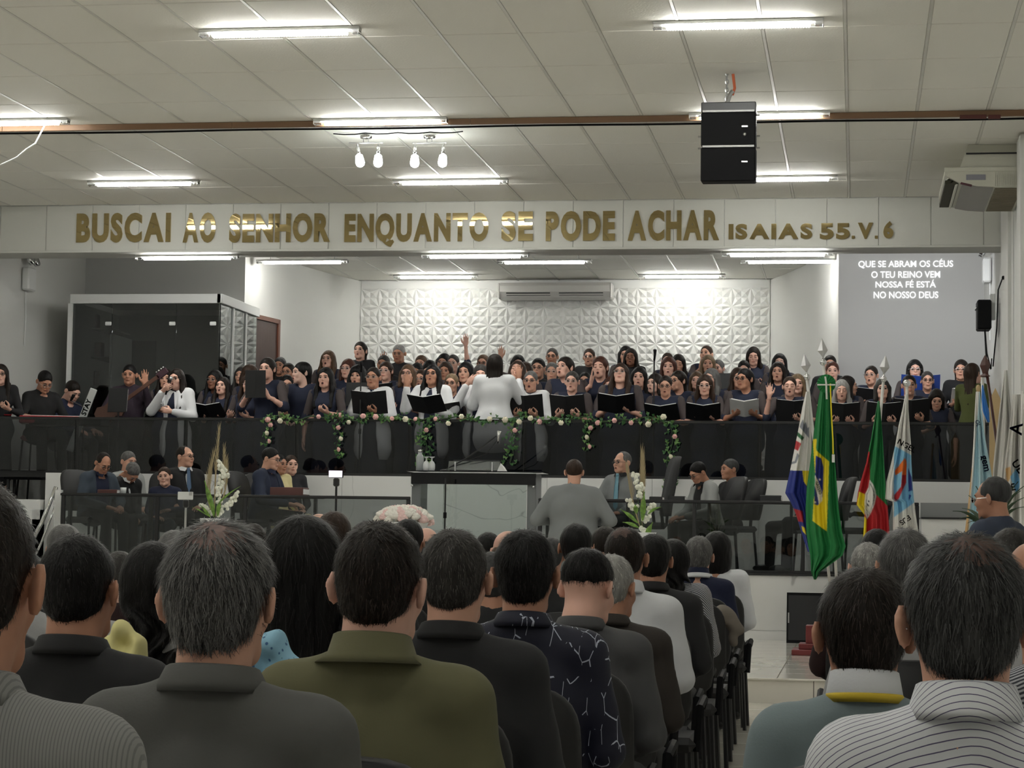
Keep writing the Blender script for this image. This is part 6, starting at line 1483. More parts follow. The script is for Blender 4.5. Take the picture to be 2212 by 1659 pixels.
def c_city(x, y):
    if poly_in([(1731, 912), (1735, 905), (1737, 917), (1741, 911), (1744, 925), (1748, 922), (1748, 947), (1727, 922)], x, y): return 'gr'
    if poly_in([(1720, 930), (1737, 945), (1733, 952), (1718, 938)], x, y): return 'dg'
    if poly_in([(1717, 950), (1731, 958), (1724, 974), (1712, 968)], x, y): return 'r'
    if poly_in([(1722, 978), (1727, 984), (1720, 1000), (1706, 1004), (1706, 999), (1717, 996)], x, y): return 'gr'
    if y < 1016+(x-1700)*.02: return 'w'
    if poly_in([(1733, 1014), (1752, 1018), (1750, 1060), (1736, 1040)], x, y): return 'y'
    if poly_in([(1712, 1098), (1734, 1104), (1736, 1128), (1722, 1126)], x, y): return 'r'
    if poly_in([(1731, 1136), (1739, 1140), (1742, 1156), (1734, 1148)], x, y): return 'y'
    return 'b'
flag('white and blue municipal flag with castle crest, leftmost of the flags', 19.75, ((1744, 822), (1790, 1240)), [(846, 1741, 1747), (880, 1733, 1751), (920, 1726, 1753), (960, 1718, 1753), (1010, 1708, 1752), (1065, 1696, 1754), (1085, 1708, 1757), (1110, 1719, 1758), (1150, 1731, 1759), (1192, 1745, 1757)], c_city, folds=4)
def c_br(x, y):
    if poly_in([(1762, 984), (1774, 990), (1779, 1010), (1778, 1050), (1776, 1082), (1766, 1092), (1759, 1089)], x, y):
        if poly_in([(1760, 1024), (1768, 1041), (1774.5, 1060), (1777, 1082), (1769, 1090), (1767.5, 1081), (1764.5, 1065), (1760, 1050), (1759, 1033)], x, y): return 'w'
        if (x-1771)**2+(y-1036)**2 < 5 or (x-1761)**2+(y-1085)**2 < 5: return 'w'
        return 'b'
    if poly_in([(1756, 949), (1764, 948), (1763, 972), (1776, 984), (1791, 997), (1786, 1148), (1755, 1125), (1757, 1092), (1762, 1040), (1758, 985)], x, y): return 'y'
    return 'g'
flag('tallest flag, national green flag with yellow diamond and blue disc', 19.5, ((1779, 790), (1806, 1240)), [(835, 1774, 1788), (860, 1768, 1794), (900, 1762, 1798), (950, 1756, 1801), (1000, 1750, 1804), (1050, 1743, 1808), (1100, 1740, 1812), (1150, 1742, 1819), (1180, 1746, 1827), (1200, 1750, 1820), (1215, 1751, 1800), (1235, 1752, 1772), (1252, 1758, 1763)], c_br, folds=5,
     texts=[('GRESSO', 1761, 1041, -1.26, 5.8, 'dg')])
P = atY(1785, 829, 19.35); t = thing('flag_rosette', 'round green ribbon rosette tied to the tallest flag pole', 'rosette', tuple(P)); r_ = 20*19.35/4700
mb = MB(); n = 36; V = [(0, -.03, 0)]+[(r_*math.cos(2*math.pi*k/n), .012*(k % 2)-.01, r_*math.sin(2*math.pi*k/n)) for k in range(n)]; mb.add(V, [(0, (k+1) % n+1, k+1) for k in range(n)]).obj('ribbon_disc', FC['g'], t)
MB().box((0, -.045, -.012), (2*r_*.95, .004, .012)).obj('white_band', FC['w'], t); MB().tube([(.035, -.04, .0), (.045, -.035, -.25), (.06, -.03, -.50), (.062, -.03, -.62)], .006, 6).obj('yellow_cord', FC['y'], t); MB().box((.064, -.03, -.66), (.025, .01, .07)).obj('tassel', FC['w'], t); MB().tube([(-.01, -.05, .06), (0, -.055, 0), (.005, -.05, -.14)], .008, 6).obj('white_cord', FC['w'], t)
OV = [(1878.6, 1036), (1886, 1046), (1891, 1058), (1893, 1072), (1889, 1090), (1880, 1110), (1872.8, 1122), (1868, 1108), (1867, 1085), (1869, 1066), (1876, 1053)]
OV2 = [(1878+(x-1878)*.72+.6, 1080+(y-1080)*.84) for x, y in OV]; OV3 = [(1878+(x-1878)*.60+.6, 1080+(y-1080)*.80) for x, y in OV]
def c_rs(x, y):
    if poly_in(OV, x, y):
        if poly_in(OV2, x, y) and not poly_in(OV3, x, y): return 'k'
        if poly_in([(1873, 1094), (1873, 1086), (1878, 1093)], x, y) or poly_in([(1875, 1085), (1875, 1079), (1879, 1084)], x, y): return 'k'
        return 'w'
    if poly_in([(1856, 1062), (1869, 1068), (1867, 1114), (1849, 1100)], x, y) or poly_in([(1865, 1113), (1873, 1122), (1871, 1180), (1862, 1180)], x, y): return 'y'
    if x < 1879 and y > 976 and y < 1066: return 'r'
    if x > 1872 and y < 1069+(max(x, 1893)-1893)*.98: return 'g'
    return 'g' if y < 976 else 'r'
flag('green, red and yellow state flag with oval white emblem', 19.6, ((1908, 826), (1893, 1000)), [(866, 1896, 1900), (900, 1890, 1903), (950, 1881, 1907), (1000, 1871, 1910), (1040, 1859, 1913), (1065, 1853, 1914), (1090, 1850, 1917), (1112, 1867, 1919), (1140, 1866, 1921), (1172, 1864, 1922)], c_rs, folds=4)
def c_ch(x, y):
    if poly_in([(1933, 1017), (1954.6, 989), (1958, 996), (1958, 1012), (1934, 1027)], x, y): return 'o'
    if poly_in([(1949, 1010), (1958, 1008), (1957.4, 1043), (1941, 1078), (1932, 1085), (1932, 1069), (1946.4, 1051)], x, y): return 'o' if y < 1026 else 'r'
    if poly_in([(1961.5, 1010), (1969.7, 1032), (1971.6, 1059), (1962.3, 1062)], x, y) or poly_in([(1963, 1068), (1969, 1070), (1963, 1082)], x, y): return 'b'
    if 962+(x-1930)*.55 < y < 1118-(x-1930)*.72 and x > 1931: return 'lb'
    return 'w'
flag('white church banner with light blue field and orange-red stroke', 19.5, ((1959, 833), (1960, 1150)), [(852, 1955, 1961), (880, 1950, 1962), (920, 1941, 1965), (960, 1934, 1968), (1000, 1925, 1969), (1040, 1915, 1971), (1078, 1912, 1974), (1084, 1928, 1975), (1110, 1929, 1978), (1150, 1929, 1984)], c_ch, tip='ball', folds=5,
     texts=[('NGEL', 1937, 957, -.52, 12, 'k'), ('EUS', 1963, 1112, math.pi+.62, 11, 'k')])
flag('pale blue banner with dark blue lettering and a tan edge', 19.0, ((2113, 842), (2094, 1150)), [(846, 2108, 2117), (880, 2106, 2120), (950, 2103, 2129), (1000, 2100, 2138), (1050, 2095, 2146), (1100, 2090, 2150), (1150, 2084, 2150), (1200, 2082, 2150)],
     lambda x, y: 'tan' if (y > 1010 and x < 2100-(y-1010)*.06) else ('w' if x < 2104-(y-1010)*.07 else 'pale'), tip='wood', polem=mat('pale_wood', (.5, .36, .18), .5), folds=5, texts=[('gem', 2119, 985, -1.35, 15, 'b'), ('OL', 2107, 908, -1.35, 8, 'b')])
flag('plain bright blue pennant behind the pale blue banner', 19.3, ((2122, 815), (2130, 1150)), [(832, 2121, 2124), (860, 2120, 2130), (890, 2123, 2137), (912, 2133, 2138)], lambda x, y: 'sb', tip='none', folds=2, amp=.015)
flag('tall bare dark red wooden pole with carved tip', 19.1, ((2131, 802), (2150, 935)), None, None, tip='none', polem=mat('mahogany', (.07, .02, .016), .35))
P = atY(2128, 800, 19.1); t = thing('pole_finial', 'carved dark red spearhead on top of the bare wooden pole', 'finial', tuple(P)); MB().lathe([(.022, -.06), (.045, -.05), (.022, -.03), (.03, .0), (.045, .04), (.03, .08), (.004, .13)], n=4).obj('spearhead', mat('mahogany', (0, 0, 0)), t)
flag('off-white rolled banner hanging from a hooked pole near the right wall', 18.8, ((2172, 800), (2166, 1150)), [(800, 2170, 2176), (850, 2163, 2181), (900, 2157, 2187), (950, 2151, 2190), (1000, 2146, 2188), (1050, 2143, 2182), (1150, 2138, 2180)], lambda x, y: 'off', tip='none', folds=4)
flag('off-white banner with black lettering and emblem beside the right wall', 18.4, ((2193, 853), (2196, 1150)), [(852, 2186, 2206), (900, 2183, 2206), (950, 2176, 2208), (1000, 2170, 2212), (1060, 2166, 2214), (1150, 2160, 2214)],
     lambda x, y: 'lb' if poly_in([(2182, 1030), (2196, 1012), (2205, 1045), (2196, 1068)], x, y) else ('tan' if poly_in([(2172, 1012), (2182, 1008), (2186, 1028), (2176, 1044)], x, y) else ('off' if x < 2204 else 'w')), tip='none', folds=4, texts=[('UE', 2184, 1000, -.95, 17, 'k'), ('E', 2184, 1060, .2, 15, 'k')])
flag('white banner with purple letter cut by the right picture edge', 18.2, ((2210, 845), (2213, 1150)), [(850, 2206, 2222), (950, 2204, 2236), (1050, 2203, 2240), (1150, 2202, 2245)], lambda x, y: 'w', tip='none', folds=4, texts=[('A', 2206, 940, 1.45, 26, 'b')])
t = thing('wooden_paddle', 'light wooden pointed pole top leaning at the right wall', 'pole', (xof(2150, 20.5), 20.5, Z1)); zz = zof(2150, 838, 20.5)-Z1
MB().prism([(-.05, 0), (.05, 0), (.055, zz-.12), (.0, zz), (-.055, zz-.12)], -.012, .012).obj('board', mat('pale_wood', (0, 0, 0)), t, fixn=True)
# ================================================================ congregation, seen from behind
def mat_stripes(name, base, line, period=.016, width=.12, yoke=None, fine=False):
    if name in MATS: return MATS[name]
    m = mat(name, base, .8); nt = m.node_tree; N = nt.nodes; L = nt.links; b = N['Principled BSDF']
    tc = N.new('ShaderNodeTexCoord'); sp_ = N.new('ShaderNodeSeparateXYZ'); L.new(tc.outputs['Object'], sp_.inputs[0])
    def M(op, a, c=None):
        n = N.new('ShaderNodeMath'); n.operation = op
        for i, v in enumerate((a, c)):
            if v is None: continue
            if isinstance(v, (int, float)): n.inputs[i].default_value = v
            else: L.new(v, n.inputs[i])
        return n.outputs[0]
    def line_(c): return M('LESS_THAN', M('FRACT', M('DIVIDE', c, period)), width)
    vx = line_(M('ADD', sp_.outputs[0], M('MULTIPLY', M('SINE', M('MULTIPLY', sp_.outputs[2], 30)), .001)))
    out = vx; second = None
    if yoke is not None:
        hz = line_(M('ADD', M('ADD', sp_.outputs[2], M('MULTIPLY', M('MULTIPLY', sp_.outputs[0], sp_.outputs[0]), 1.6)), M('MULTIPLY', sp_.outputs[1], -.9)))
        up = M('GREATER_THAN', sp_.outputs[2], yoke)
        out = M('ADD', M('MULTIPLY', hz, up), M('MULTIPLY', vx, M('SUBTRACT', 1, up)))
    mx = N.new('ShaderNodeMix'); mx.data_type = 'RGBA'; L.new(out, mx.inputs[0]); mx.inputs[6].default_value = (*base, 1); mx.inputs[7].default_value = (*line, 1); L.new(mx.outputs[2], b.inputs['Base Color'])
    return m
def mat_scratch(name, base, line):
    if name in MATS: return MATS[name]
    m = mat(name, base, .7); nt = m.node_tree; N = nt.nodes; L = nt.links; b = N['Principled BSDF']
    tc = N.new('ShaderNodeTexCoord'); mp = N.new('ShaderNodeMapping'); mp.inputs['Scale'].default_value = (26, 14, 9); mp.inputs['Rotation'].default_value = (.3, .7, .2); L.new(tc.outputs['Object'], mp.inputs[0])
    v = N.new('ShaderNodeTexVoronoi'); v.feature = 'DISTANCE_TO_EDGE'; v.inputs['Scale'].default_value = 1.0; L.new(mp.outputs[0], v.inputs['Vector'])
    lt = N.new('ShaderNodeMath'); lt.operation = 'LESS_THAN'; lt.inputs[1].default_value = .016; L.new(v.outputs['Distance'], lt.inputs[0])
    n = N.new('ShaderNodeTexNoise'); n.inputs['Scale'].default_value = 22; L.new(tc.outputs['Object'], n.inputs['Vector']); g = N.new('ShaderNodeMath'); g.operation = 'GREATER_THAN'; g.inputs[1].default_value = .5; L.new(n.outputs[0], g.inputs[0])
    mu = N.new('ShaderNodeMath'); mu.operation = 'MULTIPLY'; L.new(lt.outputs[0], mu.inputs[0]); L.new(g.outputs[0], mu.inputs[1])
    mx = N.new('ShaderNodeMix'); mx.data_type = 'RGBA'; L.new(mu.outputs[0], mx.inputs[0]); mx.inputs[6].default_value = (*base, 1); mx.inputs[7].default_value = (*line, 1); L.new(mx.outputs[2], b.inputs['Base Color'])
    return m
def back_hair(style, res):
    """hair shells that look right from behind; returns geometry and a list of points for strands"""
    capE = lambda g=0.: ell((0, .024, .036), (.081+g, .100+g, .090+g), k=.02)
    face = [ell((0, -.125, -.050), (.088, .105, .100), sub=True, k=.015, m=-1)]
    ears = [ell((s*.094, .014, -.022), (.022, .036, .046), sub=True, k=.010, m=-1) for s in (-1, 1)]
    nape = lambda z, t_=.25: [dict(ell((0, -.035, z-.075), (.135, .150, .085), sub=True, k=.018, m=-1))]
    if style == 'crop': return [capE(-.001), ell((0, .050, -.024), (.060, .060, .052), k=.03)]+face+ears+nape(-.062)
    if style == 'fade': return [ell((0, .022, .045), (.080, .099, .084), k=.02)]+face+[ell((s*.100, .01, -.035), (.040, .09, .055), sub=True, k=.02, m=-1) for s in (-1, 1)]+[ell((0, .03, -.10), (.14, .16, .105), sub=True, k=.02, m=-1)]
    if style == 'full': return [capE(.003), ell((0, .055, -.026), (.062, .058, .056), k=.03)]+face+ears+nape(-.064)
    if style == 'fringe': return [ell((0, .030, -.005), (.081, .094, .068), k=.02), ell((0, .055, -.03), (.068, .060, .055), k=.03), ell((0, .010, .105), (.058, .085, .060), sub=True, k=.02, m=-1)]+face+ears+nape(-.062)
    if style == 'longw': return [capE(.010), ell((0, .06, -.06), (.092, .065, .12), k=.05), cap((0, .082, -.06), (0, .095, -.30), .098, .118, sq=(1, .36, 1), k=.06)]+face
    if style == 'curlyw': return [capE(.008), cap((0, .075, -.03), (0, .10, -.28), .088, .074, sq=(1, .5, 1), k=.06)]+face
    if style == 'bobw': return [capE(.010), ell((0, .035, -.055), (.094, .085, .10), k=.04)]+face+[ell((0, 0, -.235), (.2, .2, .11), sub=True, k=.012, m=-1)]
def strands(P, Nn, n, L, w_, lift, curl, crown=(0, .075, .105), down=1.0, rs=1):
    r = np.random.RandomState(rs); idx = r.randint(0, len(P), n); p = P[idx]+r.normal(0, .0015, (n, 3)); nn = Nn[idx]
    d = p-np.array(crown); d[:, 2] -= .03*down; rad = np.stack([-(p[:, 1]-crown[1]), p[:, 0]-crown[0], np.zeros(n)], 1)
    d = d/np.linalg.norm(d, axis=1, keepdims=True)+rad*(2.0)*np.exp(-np.linalg.norm(p-np.array(crown), axis=1, keepdims=True)/.05)+r.normal(0, .22, (n, 3)); d[:, 2] -= .35*down
    d -= nn*(d*nn).sum(1, keepdims=True); d /= np.linalg.norm(d, axis=1, keepdims=True)
    sd = np.cross(d, nn); l = L*r.uniform(.6, 1.2, (n, 1)); V = []; S = 4 if n > 5000 else 3
    for k in range(S):
        u = k/(S-1); c = p+d*l*u+nn*(lift*r.uniform(.3, 1, (n, 1))*math.sin(u*math.pi*.6)-.0006)+sd*(curl*math.sin(u*5)*r.uniform(-1, 1, (n, 1))); ww = w_*(1-.75*u)
        V += [c-sd*ww, c+sd*ww]
    V = np.stack(V, 1).reshape(-1, 3); b = (np.arange(n)*2*S)[:, None]; Q = np.concatenate([b+np.array([2*k, 2*k+1, 2*k+3, 2*k+2]) for k in range(S-1)])
    mi = r.choice(3, n, p=(.5, .25, .25)); return V, Q, np.repeat(mi[:, None], S-1, 1).T.reshape(-1) if 0 else np.concatenate([mi]*(S-1))
def near_hair(root, style, col, R, T, sc, res, n, L, w_=.0009, lift=.004, curl=.001, down=1., rs=1, scalp=None, scal_r=.05, scal_x=.01):
    P = back_hair(style, res); dsp = None
    if style == 'longw': dsp = lambda Q: .004*np.sin(Q[..., 0]*150+np.sin(Q[..., 2]*15)*2)*np.clip(.06-Q[..., 2], 0, .15)*6
    elif style == 'curlyw': dsp = lambda Q: .012*np.sin(Q[..., 0]*90+3*np.sin(Q[..., 2]*35))*np.clip(.0-Q[..., 2], 0, .15)*9
    else: dsp = lambda Q: .0016*np.sin(Q[..., 0]*170+Q[..., 1]*60)*np.sin(Q[..., 2]*60+Q[..., 0]*50)
    V, Q, M = sdf_mesh(P, res, dsp); g = Geo().add((V, Q, M))
    if n:
        fn = np.cross(V[Q[:, 2]]-V[Q[:, 0]], V[Q[:, 3]]-V[Q[:, 1]]); fn /= (np.linalg.norm(fn, axis=1, keepdims=True)+1e-9); c = V[Q].mean(1)
        # keep points on the outside
        out = ((c-np.array([0, .01, .0]))*fn).sum(1) > 0
        if scalp: out &= (np.linalg.norm(c-np.array((scal_x, .075, .105)), axis=1) > scal_r*.7) | (np.random.RandomState(5).rand(len(c)) < .5)
        g.add(strands(c[out], fn[out], n, L, w_, lift, curl, down=down, rs=rs))
    
    ccap = (c_ := V[Q].mean(1)); base = HAIR[col].node_tree.nodes['Principled BSDF'].inputs['Base Color'].default_value
    bc = HCOL[col]; m3 = [HAIR[col], mat('hair_'+col+'_deep', tuple(.35*q for q in bc), .5, spec=.2), mat('hair_'+col+'_light', tuple(min(1, 1.9*q+.006) for q in bc), .45, spec=.25), scalp or HAIR[col]]
    if scalp: g.M[0] = np.where(np.linalg.norm((c_-np.array((scal_x, .075, .105)))*(1, 1, 1), axis=1)+.010*np.sin(c_[:, 0]*160)*np.sin(c_[:, 1]*140) < scal_r, 3, g.M[0])
    me = g.mesh('hair', m3); o = link('hair', me, root); Mx = Matrix([list(r) for r in np.asarray(R)*sc]).to_4x4(); Mx.translation = Vector(T); o.matrix_local = Mx; return o
def collar_ring(root, mt, name, z, h, r0=.066, r1=.058, th=.006, cy=.022, lower=0., a0=-2.35, a1=2.35, ry=1.0, tilt=.012, mats=None):
    mb = MB(); n = 30; V = []
    for i in range(n+1):
        a = math.pi/2+a0+(a1-a0)*i/n; ca, sa = math.cos(a), math.sin(a); zb_ = z-.02*(1-sa)*.5
        for (r, zz) in ((r0+lower, zb_-.01), (r0+th, zb_+.004), (r1+th, zb_+h), (r1, zb_+h+.003), (r1-.002, zb_+h), (r0-.002, zb_)): V.append((r*ca, cy+r*sa*ry+tilt*sa, zz))
    f = [(i*6+k, i*6+(k+1) % 6, (i+1)*6+(k+1) % 6, (i+1)*6+k) for i in range(n) for k in range(6)]+[tuple(range(6))[::-1], tuple(n*6+k for k in range(6))]
    mi = 0
    mb.add(V, f, mi); return mb.obj(name, mt, root, True, fixn=True)
m_scalp = mat('scalp_through_grey_hair', rgb(128, 104, 98), .6, var=(60, .35)); m_scalp2 = mat('scalp_through_dark_hair', rgb(84, 62, 54), .6, var=(60, .4))
HCOL = dict(black=(.008, .007, .007), dark=(.018, .012, .009), brown=(.045, .025, .016), light=(.13, .075, .042), grey=(.16, .155, .15), white=(.42, .41, .39), steel=(.045, .045, .045), mid=(.055, .05, .046), salt=(.115, .112, .11))
for k_, c_ in dict(salt=(.095, .092, .09)).items(): HAIR[k_] = mat('hair_'+k_, c_, .45, bump=(60, .8, .01), stretch=(1, 1, .06), var=(28, .45))
CL = {k: suitc(k, c) for k, c in dict(charcoal=rgb(92, 92, 90), olive=rgb(104, 102, 74), blacks=(.022, .022, .024), bluegrey=rgb(128, 142, 146), darkgrey=rgb(78, 78, 80), brownj=rgb(52, 46, 42), whites=rgb(222, 224, 228), navyp=rgb(24, 30, 58), dnavy=rgb(58, 66, 84), maroon=rgb(46, 26, 26), lightg=rgb(170, 170, 170)).items()}
CL['pin'] = mat_stripes('pinstripe_shirt', rgb(142, 142, 140), rgb(120, 120, 120), .0042, .35)
CL['striped'] = mat_stripes('striped_shirt', rgb(226, 228, 232), rgb(92, 88, 120), .0125, .14, yoke=.865)
CL['scratch'] = mat_scratch('patterned_navy', rgb(22, 24, 44), rgb(190, 195, 210))
CL['check'] = mat_stripes('checked_jacket', rgb(185, 186, 190), rgb(60, 62, 70), .012, .5, yoke=.0)
def aud(px, py, Y, lab, style='crop', hcol='dark', sk='light', cl='blacks', yaw=0., pitch=0., roll=0., b=1.0, sex='m', hsc=1.0, near=0, coll=None, scoll=None, gl=None, tr='blacks', rz=None, armz='lap', chr_=True, sc=None, n=0, L=.03, stub=None, lift=.004, curl=.001, wd=.0009, dxs=0, scalp=None, scal_r=.05, scal_x=.01):
    P = atY(px, py, Y); H = 1.30+.005; s = sc or max(.86, min(1.03, P[2]/H)); rz = math.pi if rz is None else rz
    # head turned by yaw in its own frame
    res = {0: .030, 1: .021, 2: .015, 3: .0125}[near]; hres = {0: .014, 1: .010, 2: .0076, 3: .0066}[near]
    loc = (P[0]+dxs, Y, P[2]-H*s)
    out = 'shirt' if cl not in ('charcoal', 'blacks', 'bluegrey', 'darkgrey', 'brownj', 'olive', 'maroon') else 'shirt'
    root, inf = figure('person', lab, loc, rz, s, sex=sex, sit=True, outfit='shirt', hair=None, hcol=hcol, sk=sk, cols=[CL[cl], CL[tr]], arms=(armz, armz), yaw=yaw, pitch=pitch, roll=roll, b=(b if b < 1 else 1+(b-1)*.4), res=res, hres=hres, gl=gl, hsc=hsc, hand_res=.018, group='seated congregation', bres=.040 if near < 2 else .028, tres=.036)
    near_hair(root, style, hcol, inf['RH'], inf['T'], hsc, max(hres, .0085), n, L, wd, lift, curl, rs=int(px) % 97, scalp=scalp, scal_r=scal_r, scal_x=scal_x)
    zc_ = 1.365-.335
    if coll: collar_ring(root, CL[coll] if isinstance(coll, str) else coll, 'collar', zc_+.020, .042 if cl in ('olive', 'striped', 'bluegrey', 'whites') else .028, lower=.028 if cl == 'olive' else .008, r0=.078, r1=.066)
    if scoll: collar_ring(root, CL[scoll] if isinstance(scoll, str) else scoll, 'shirt_collar', zc_+.030, .048, r0=.070, r1=.062)
    if chr_: chair('black padded chair under the '+' '.join(lab.split(' ')[:10]), (loc[0], Y, 0), rz, m_chair, arms=near > 0 or chr_ == 2, sc=.82, group='congregation chairs')
    return root
# nearest people
aud(-66, 1018, 2.35, 'man at the left picture edge with short faded hair and grey pinstripe shirt', 'crop', 'dark', 'tan', 'pin', b=1.0, near=3, n=5000, L=.010, coll='pin', yaw=.1, hsc=1.05)
aud(172, 1143, 4.15, 'black-haired man in black jacket behind the pinstripe shirt at left', 'crop', 'black', 'tan', 'blacks', near=2, n=4000, L=.014, coll='blacks', hsc=1.0)
aud(477, 1113, 3.05, 'grey-haired man with thinning crown in charcoal jacket, large in the foreground', 'full', 'salt', 'light', 'charcoal', b=1.0, near=3, n=8500, L=.040, coll='charcoal', lift=.004, curl=.004, hsc=.98, wd=.0009, scalp=m_scalp, scal_r=.046, scal_x=-.012)
aud(815, 1114, 3.72, 'man with short dark hair in olive green jacket in the centre foreground', 'crop', 'dark', 'fair', 'olive', near=3, n=5500, L=.016, coll='olive', yaw=-.12, b=1.06, roll=-.05)
aud(983, 1133, 4.75, 'man with cropped grey-brown hair in black suit right of the olive jacket', 'crop', 'mid', 'light', 'blacks', near=2, n=5000, L=.016, coll='blacks', b=1.1)
aud(1137, 1138, 5.45, 'man with thick black hair in navy shirt with white scratch pattern', 'full', 'black', 'tan', 'scratch', near=2, n=4500, L=.028, coll='scratch', b=1.1, curl=.003)
aud(1258, 1176, 6.2, 'young man with shaved nape and black top hair in dark grey suit', 'fade', 'black', 'fair', 'darkgrey', near=2, n=3000, L=.024, coll='darkgrey', yaw=-.35, pitch=.25, b=1.05)
aud(1318, 1190, 6.95, 'white-haired man in dark brown jacket behind the shaved nape', 'crop', 'white', 'tan', 'brownj', near=1, n=1500, L=.02, coll='brownj', yaw=-.3, b=1.1, pitch=.1)
aud(1351, 1133, 8.1, 'man in plain white dress shirt with thinning dark hair near the aisle', 'crop', 'dark', 'tan', 'whites', near=2, n=3000, L=.014, coll='whites', b=1.1, scalp=m_scalp2, scal_r=.034)
aud(1412, 1150, 9.4, 'dark-haired person in black suit in front of the white shirt', 'full', 'black', 'tan', 'blacks', near=1, n=1500, L=.02, coll='blacks', b=1.1)
aud(1455, 1163, 11.0, 'woman with long curly black hair and black and white checked jacket', 'curlyw', 'black', 'tan', 'check', near=1, sex='f', b=1.1, n=1500, L=.03, curl=.006)
aud(1510, 1160, 13.3, 'grey-haired man in navy polo shirt with white collar stripe at the aisle', 'full', 'grey', 'light', 'navyp', near=1, n=2500, L=.018, coll='whites', scoll='navyp', b=1.3, yaw=.05, hsc=1.1)
aud(1549, 1152, 14.1, 'woman with black bob hair in white jacket at the end of the front row', 'bobw', 'black', 'tan', 'whites', near=1, sex='f', b=1.45, hsc=1.12)
aud(336, 1168, 5.6, 'girl with curly black hair and centre parting left of the grey-haired man', 'curlyw', 'black', 'tan', 'lightg', near=2, sex='f', n=3000, L=.03, curl=.006, yaw=.3, b=.9)
aud(661, 1112, 4.95, 'woman with long straight jet-black hair between the grey and the olive jackets', 'longw', 'black', 'tan', 'blacks', near=2, sex='f', n=4000, L=.06, b=1.0)
# right block
aud(2085, 1149, 3.0, 'man in white shirt with thin purple stripes and glasses, right foreground', 'full', 'steel', 'light', 'striped', near=3, n=7000, L=.026, scalp=m_scalp2, scal_r=.042, scal_x=-.015, coll='striped', gl='steel', hsc=1.04, b=1.04)
aud(1868, 1226, 3.85, 'dark-haired man in blue-grey jacket with yellow-edged white collar, right foreground', 'full', 'dark', 'tan', 'bluegrey', near=3, n=5000, L=.022, scoll='whites', hsc=1.06, b=1.0, yaw=.08)
aud(1955, 1141, 7.0, 'man with wavy grey hair behind the striped shirt', 'full', 'salt', 'light', 'lightg', near=1, n=4000, L=.035, hsc=1.05)
aud(1946, 1198, 8.4, 'grey-haired person in white shirt low between the two foreground men at right', 'crop', 'salt', 'fair', 'whites', near=1, n=2000, L=.02)
aud(1875, 1167, 9.6, 'person with short white thinning hair and maroon sleeve', 'crop', 'white', 'fair', 'maroon', near=1, n=3000, L=.016)
aud(1894, 1139, 11.6, 'black-haired person in front of the state flag', 'full', 'black', 'tan', 'blacks', near=0)
aud(2184, 1134, 7.9, 'man with cropped brown hair near the right edge', 'crop', 'mid', 'tan', 'blacks', near=1, n=2000, L=.014)
aud(2230, 1158, 6.6, 'balding man cut by the right picture edge', 'fringe', 'mid', 'tan', 'lightg', near=1)
aud(2262, 1215, 4.7, 'person in white and grey checked shirt cut by the right picture edge', 'full', 'dark', 'tan', 'check', near=1, b=1.1)
# the standing man in glasses by the palm
P = atY(2150, 1025, 12.2); s_ = P[2]/1.642
figure('person', 'balding man in glasses and dark navy jacket facing left beside the palm', (P[0], 12.2, 0), math.pi+.95, s_, sex='m', outfit='suit', hair='reced', hcol='steel', sk='tan', gl='steel', cols=[CL['dnavy'], CL['blacks'], None, CL['blacks']], arms=('down', 'down'), res=.018, hres=.006, pitch=.1, yaw=.15)
# front rows seen small between the foreground heads
for px, py, Y, lab, st, hc_, sk, cl, kw in (
    (142, 1129, 9.6, 'grey-haired man in front of the left dais railing', 'full', 'salt', 'light', 'lightg', {}),
    (262, 1185, 8.6, 'person in red top seen between the black jacket and the curly hair', 'crop', 'mid', 'fair', 'maroon', {'yaw': .5}),
    (378, 1142, 10.0, 'grey-haired man half hidden behind the large grey-haired man', 'full', 'salt', 'light', 'blacks', {}),
    (548, 1128, 12.6, 'dark head right of the left flower arrangement', 'full', 'dark', 'tan', 'blacks', {}),
    (690, 1103, 13.2, 'man with shiny bare crown below the brown leather book', 'fringe', 'mid', 'light', 'lightg', {}),
    (723, 1101, 10.0, 'brown-haired man under the filming phone', 'full', 'brown', 'light', 'blacks', {}),
    (795, 1122, 9.6, 'black-haired person just left of the olive jacket man\'s head', 'full', 'black', 'tan', 'blacks', {}),
    (883, 1118, 11.2, 'black-haired person under the rose bouquet', 'full', 'black', 'tan', 'blacks', {}),
    (922, 1134, 13.0, 'bald man at the right end of the rose bouquet', 'fringe', 'mid', 'fair', 'lightg', {}),
    (1056, 1147, 12.2, 'black-haired person in front of the pulpit glass', 'full', 'black', 'tan', 'blacks', {}),
    (1098, 1139, 10.6, 'balding blond man right of the pulpit microphone stand', 'fringe', 'light', 'fair', 'lightg', {}),
    (1066, 1188, 8.2, 'dark grey head between the black suit and the patterned shirt', 'full', 'steel', 'tan', 'blacks', {}),
    (1192, 1158, 13.0, 'grey-haired head below the standing man in grey', 'full', 'steel', 'light', 'blacks', {}),
    (1246, 1127, 10.6, 'large black-haired head below the standing man in grey', 'full', 'black', 'tan', 'blacks', {}),
    (1308, 1134, 11.8, 'dark-haired person left of the white dress shirt', 'full', 'dark', 'tan', 'blacks', {}),
    (1400, 1158, 12.0, 'dark-haired person below the right flower arrangement', 'full', 'black', 'tan', 'blacks', {}),
    (60, 1190, 7.6, 'grey-shirted person seen between the two men at far left', 'full', 'steel', 'light', 'lightg', {}),
    (620, 1190, 8.0, 'dark-haired person hidden before the long-haired woman', 'full', 'black', 'tan', 'blacks', {})):
    aud(px, py, Y, lab, st, hc_, sk, cl, near=0, n=600, L=.02, **kw)
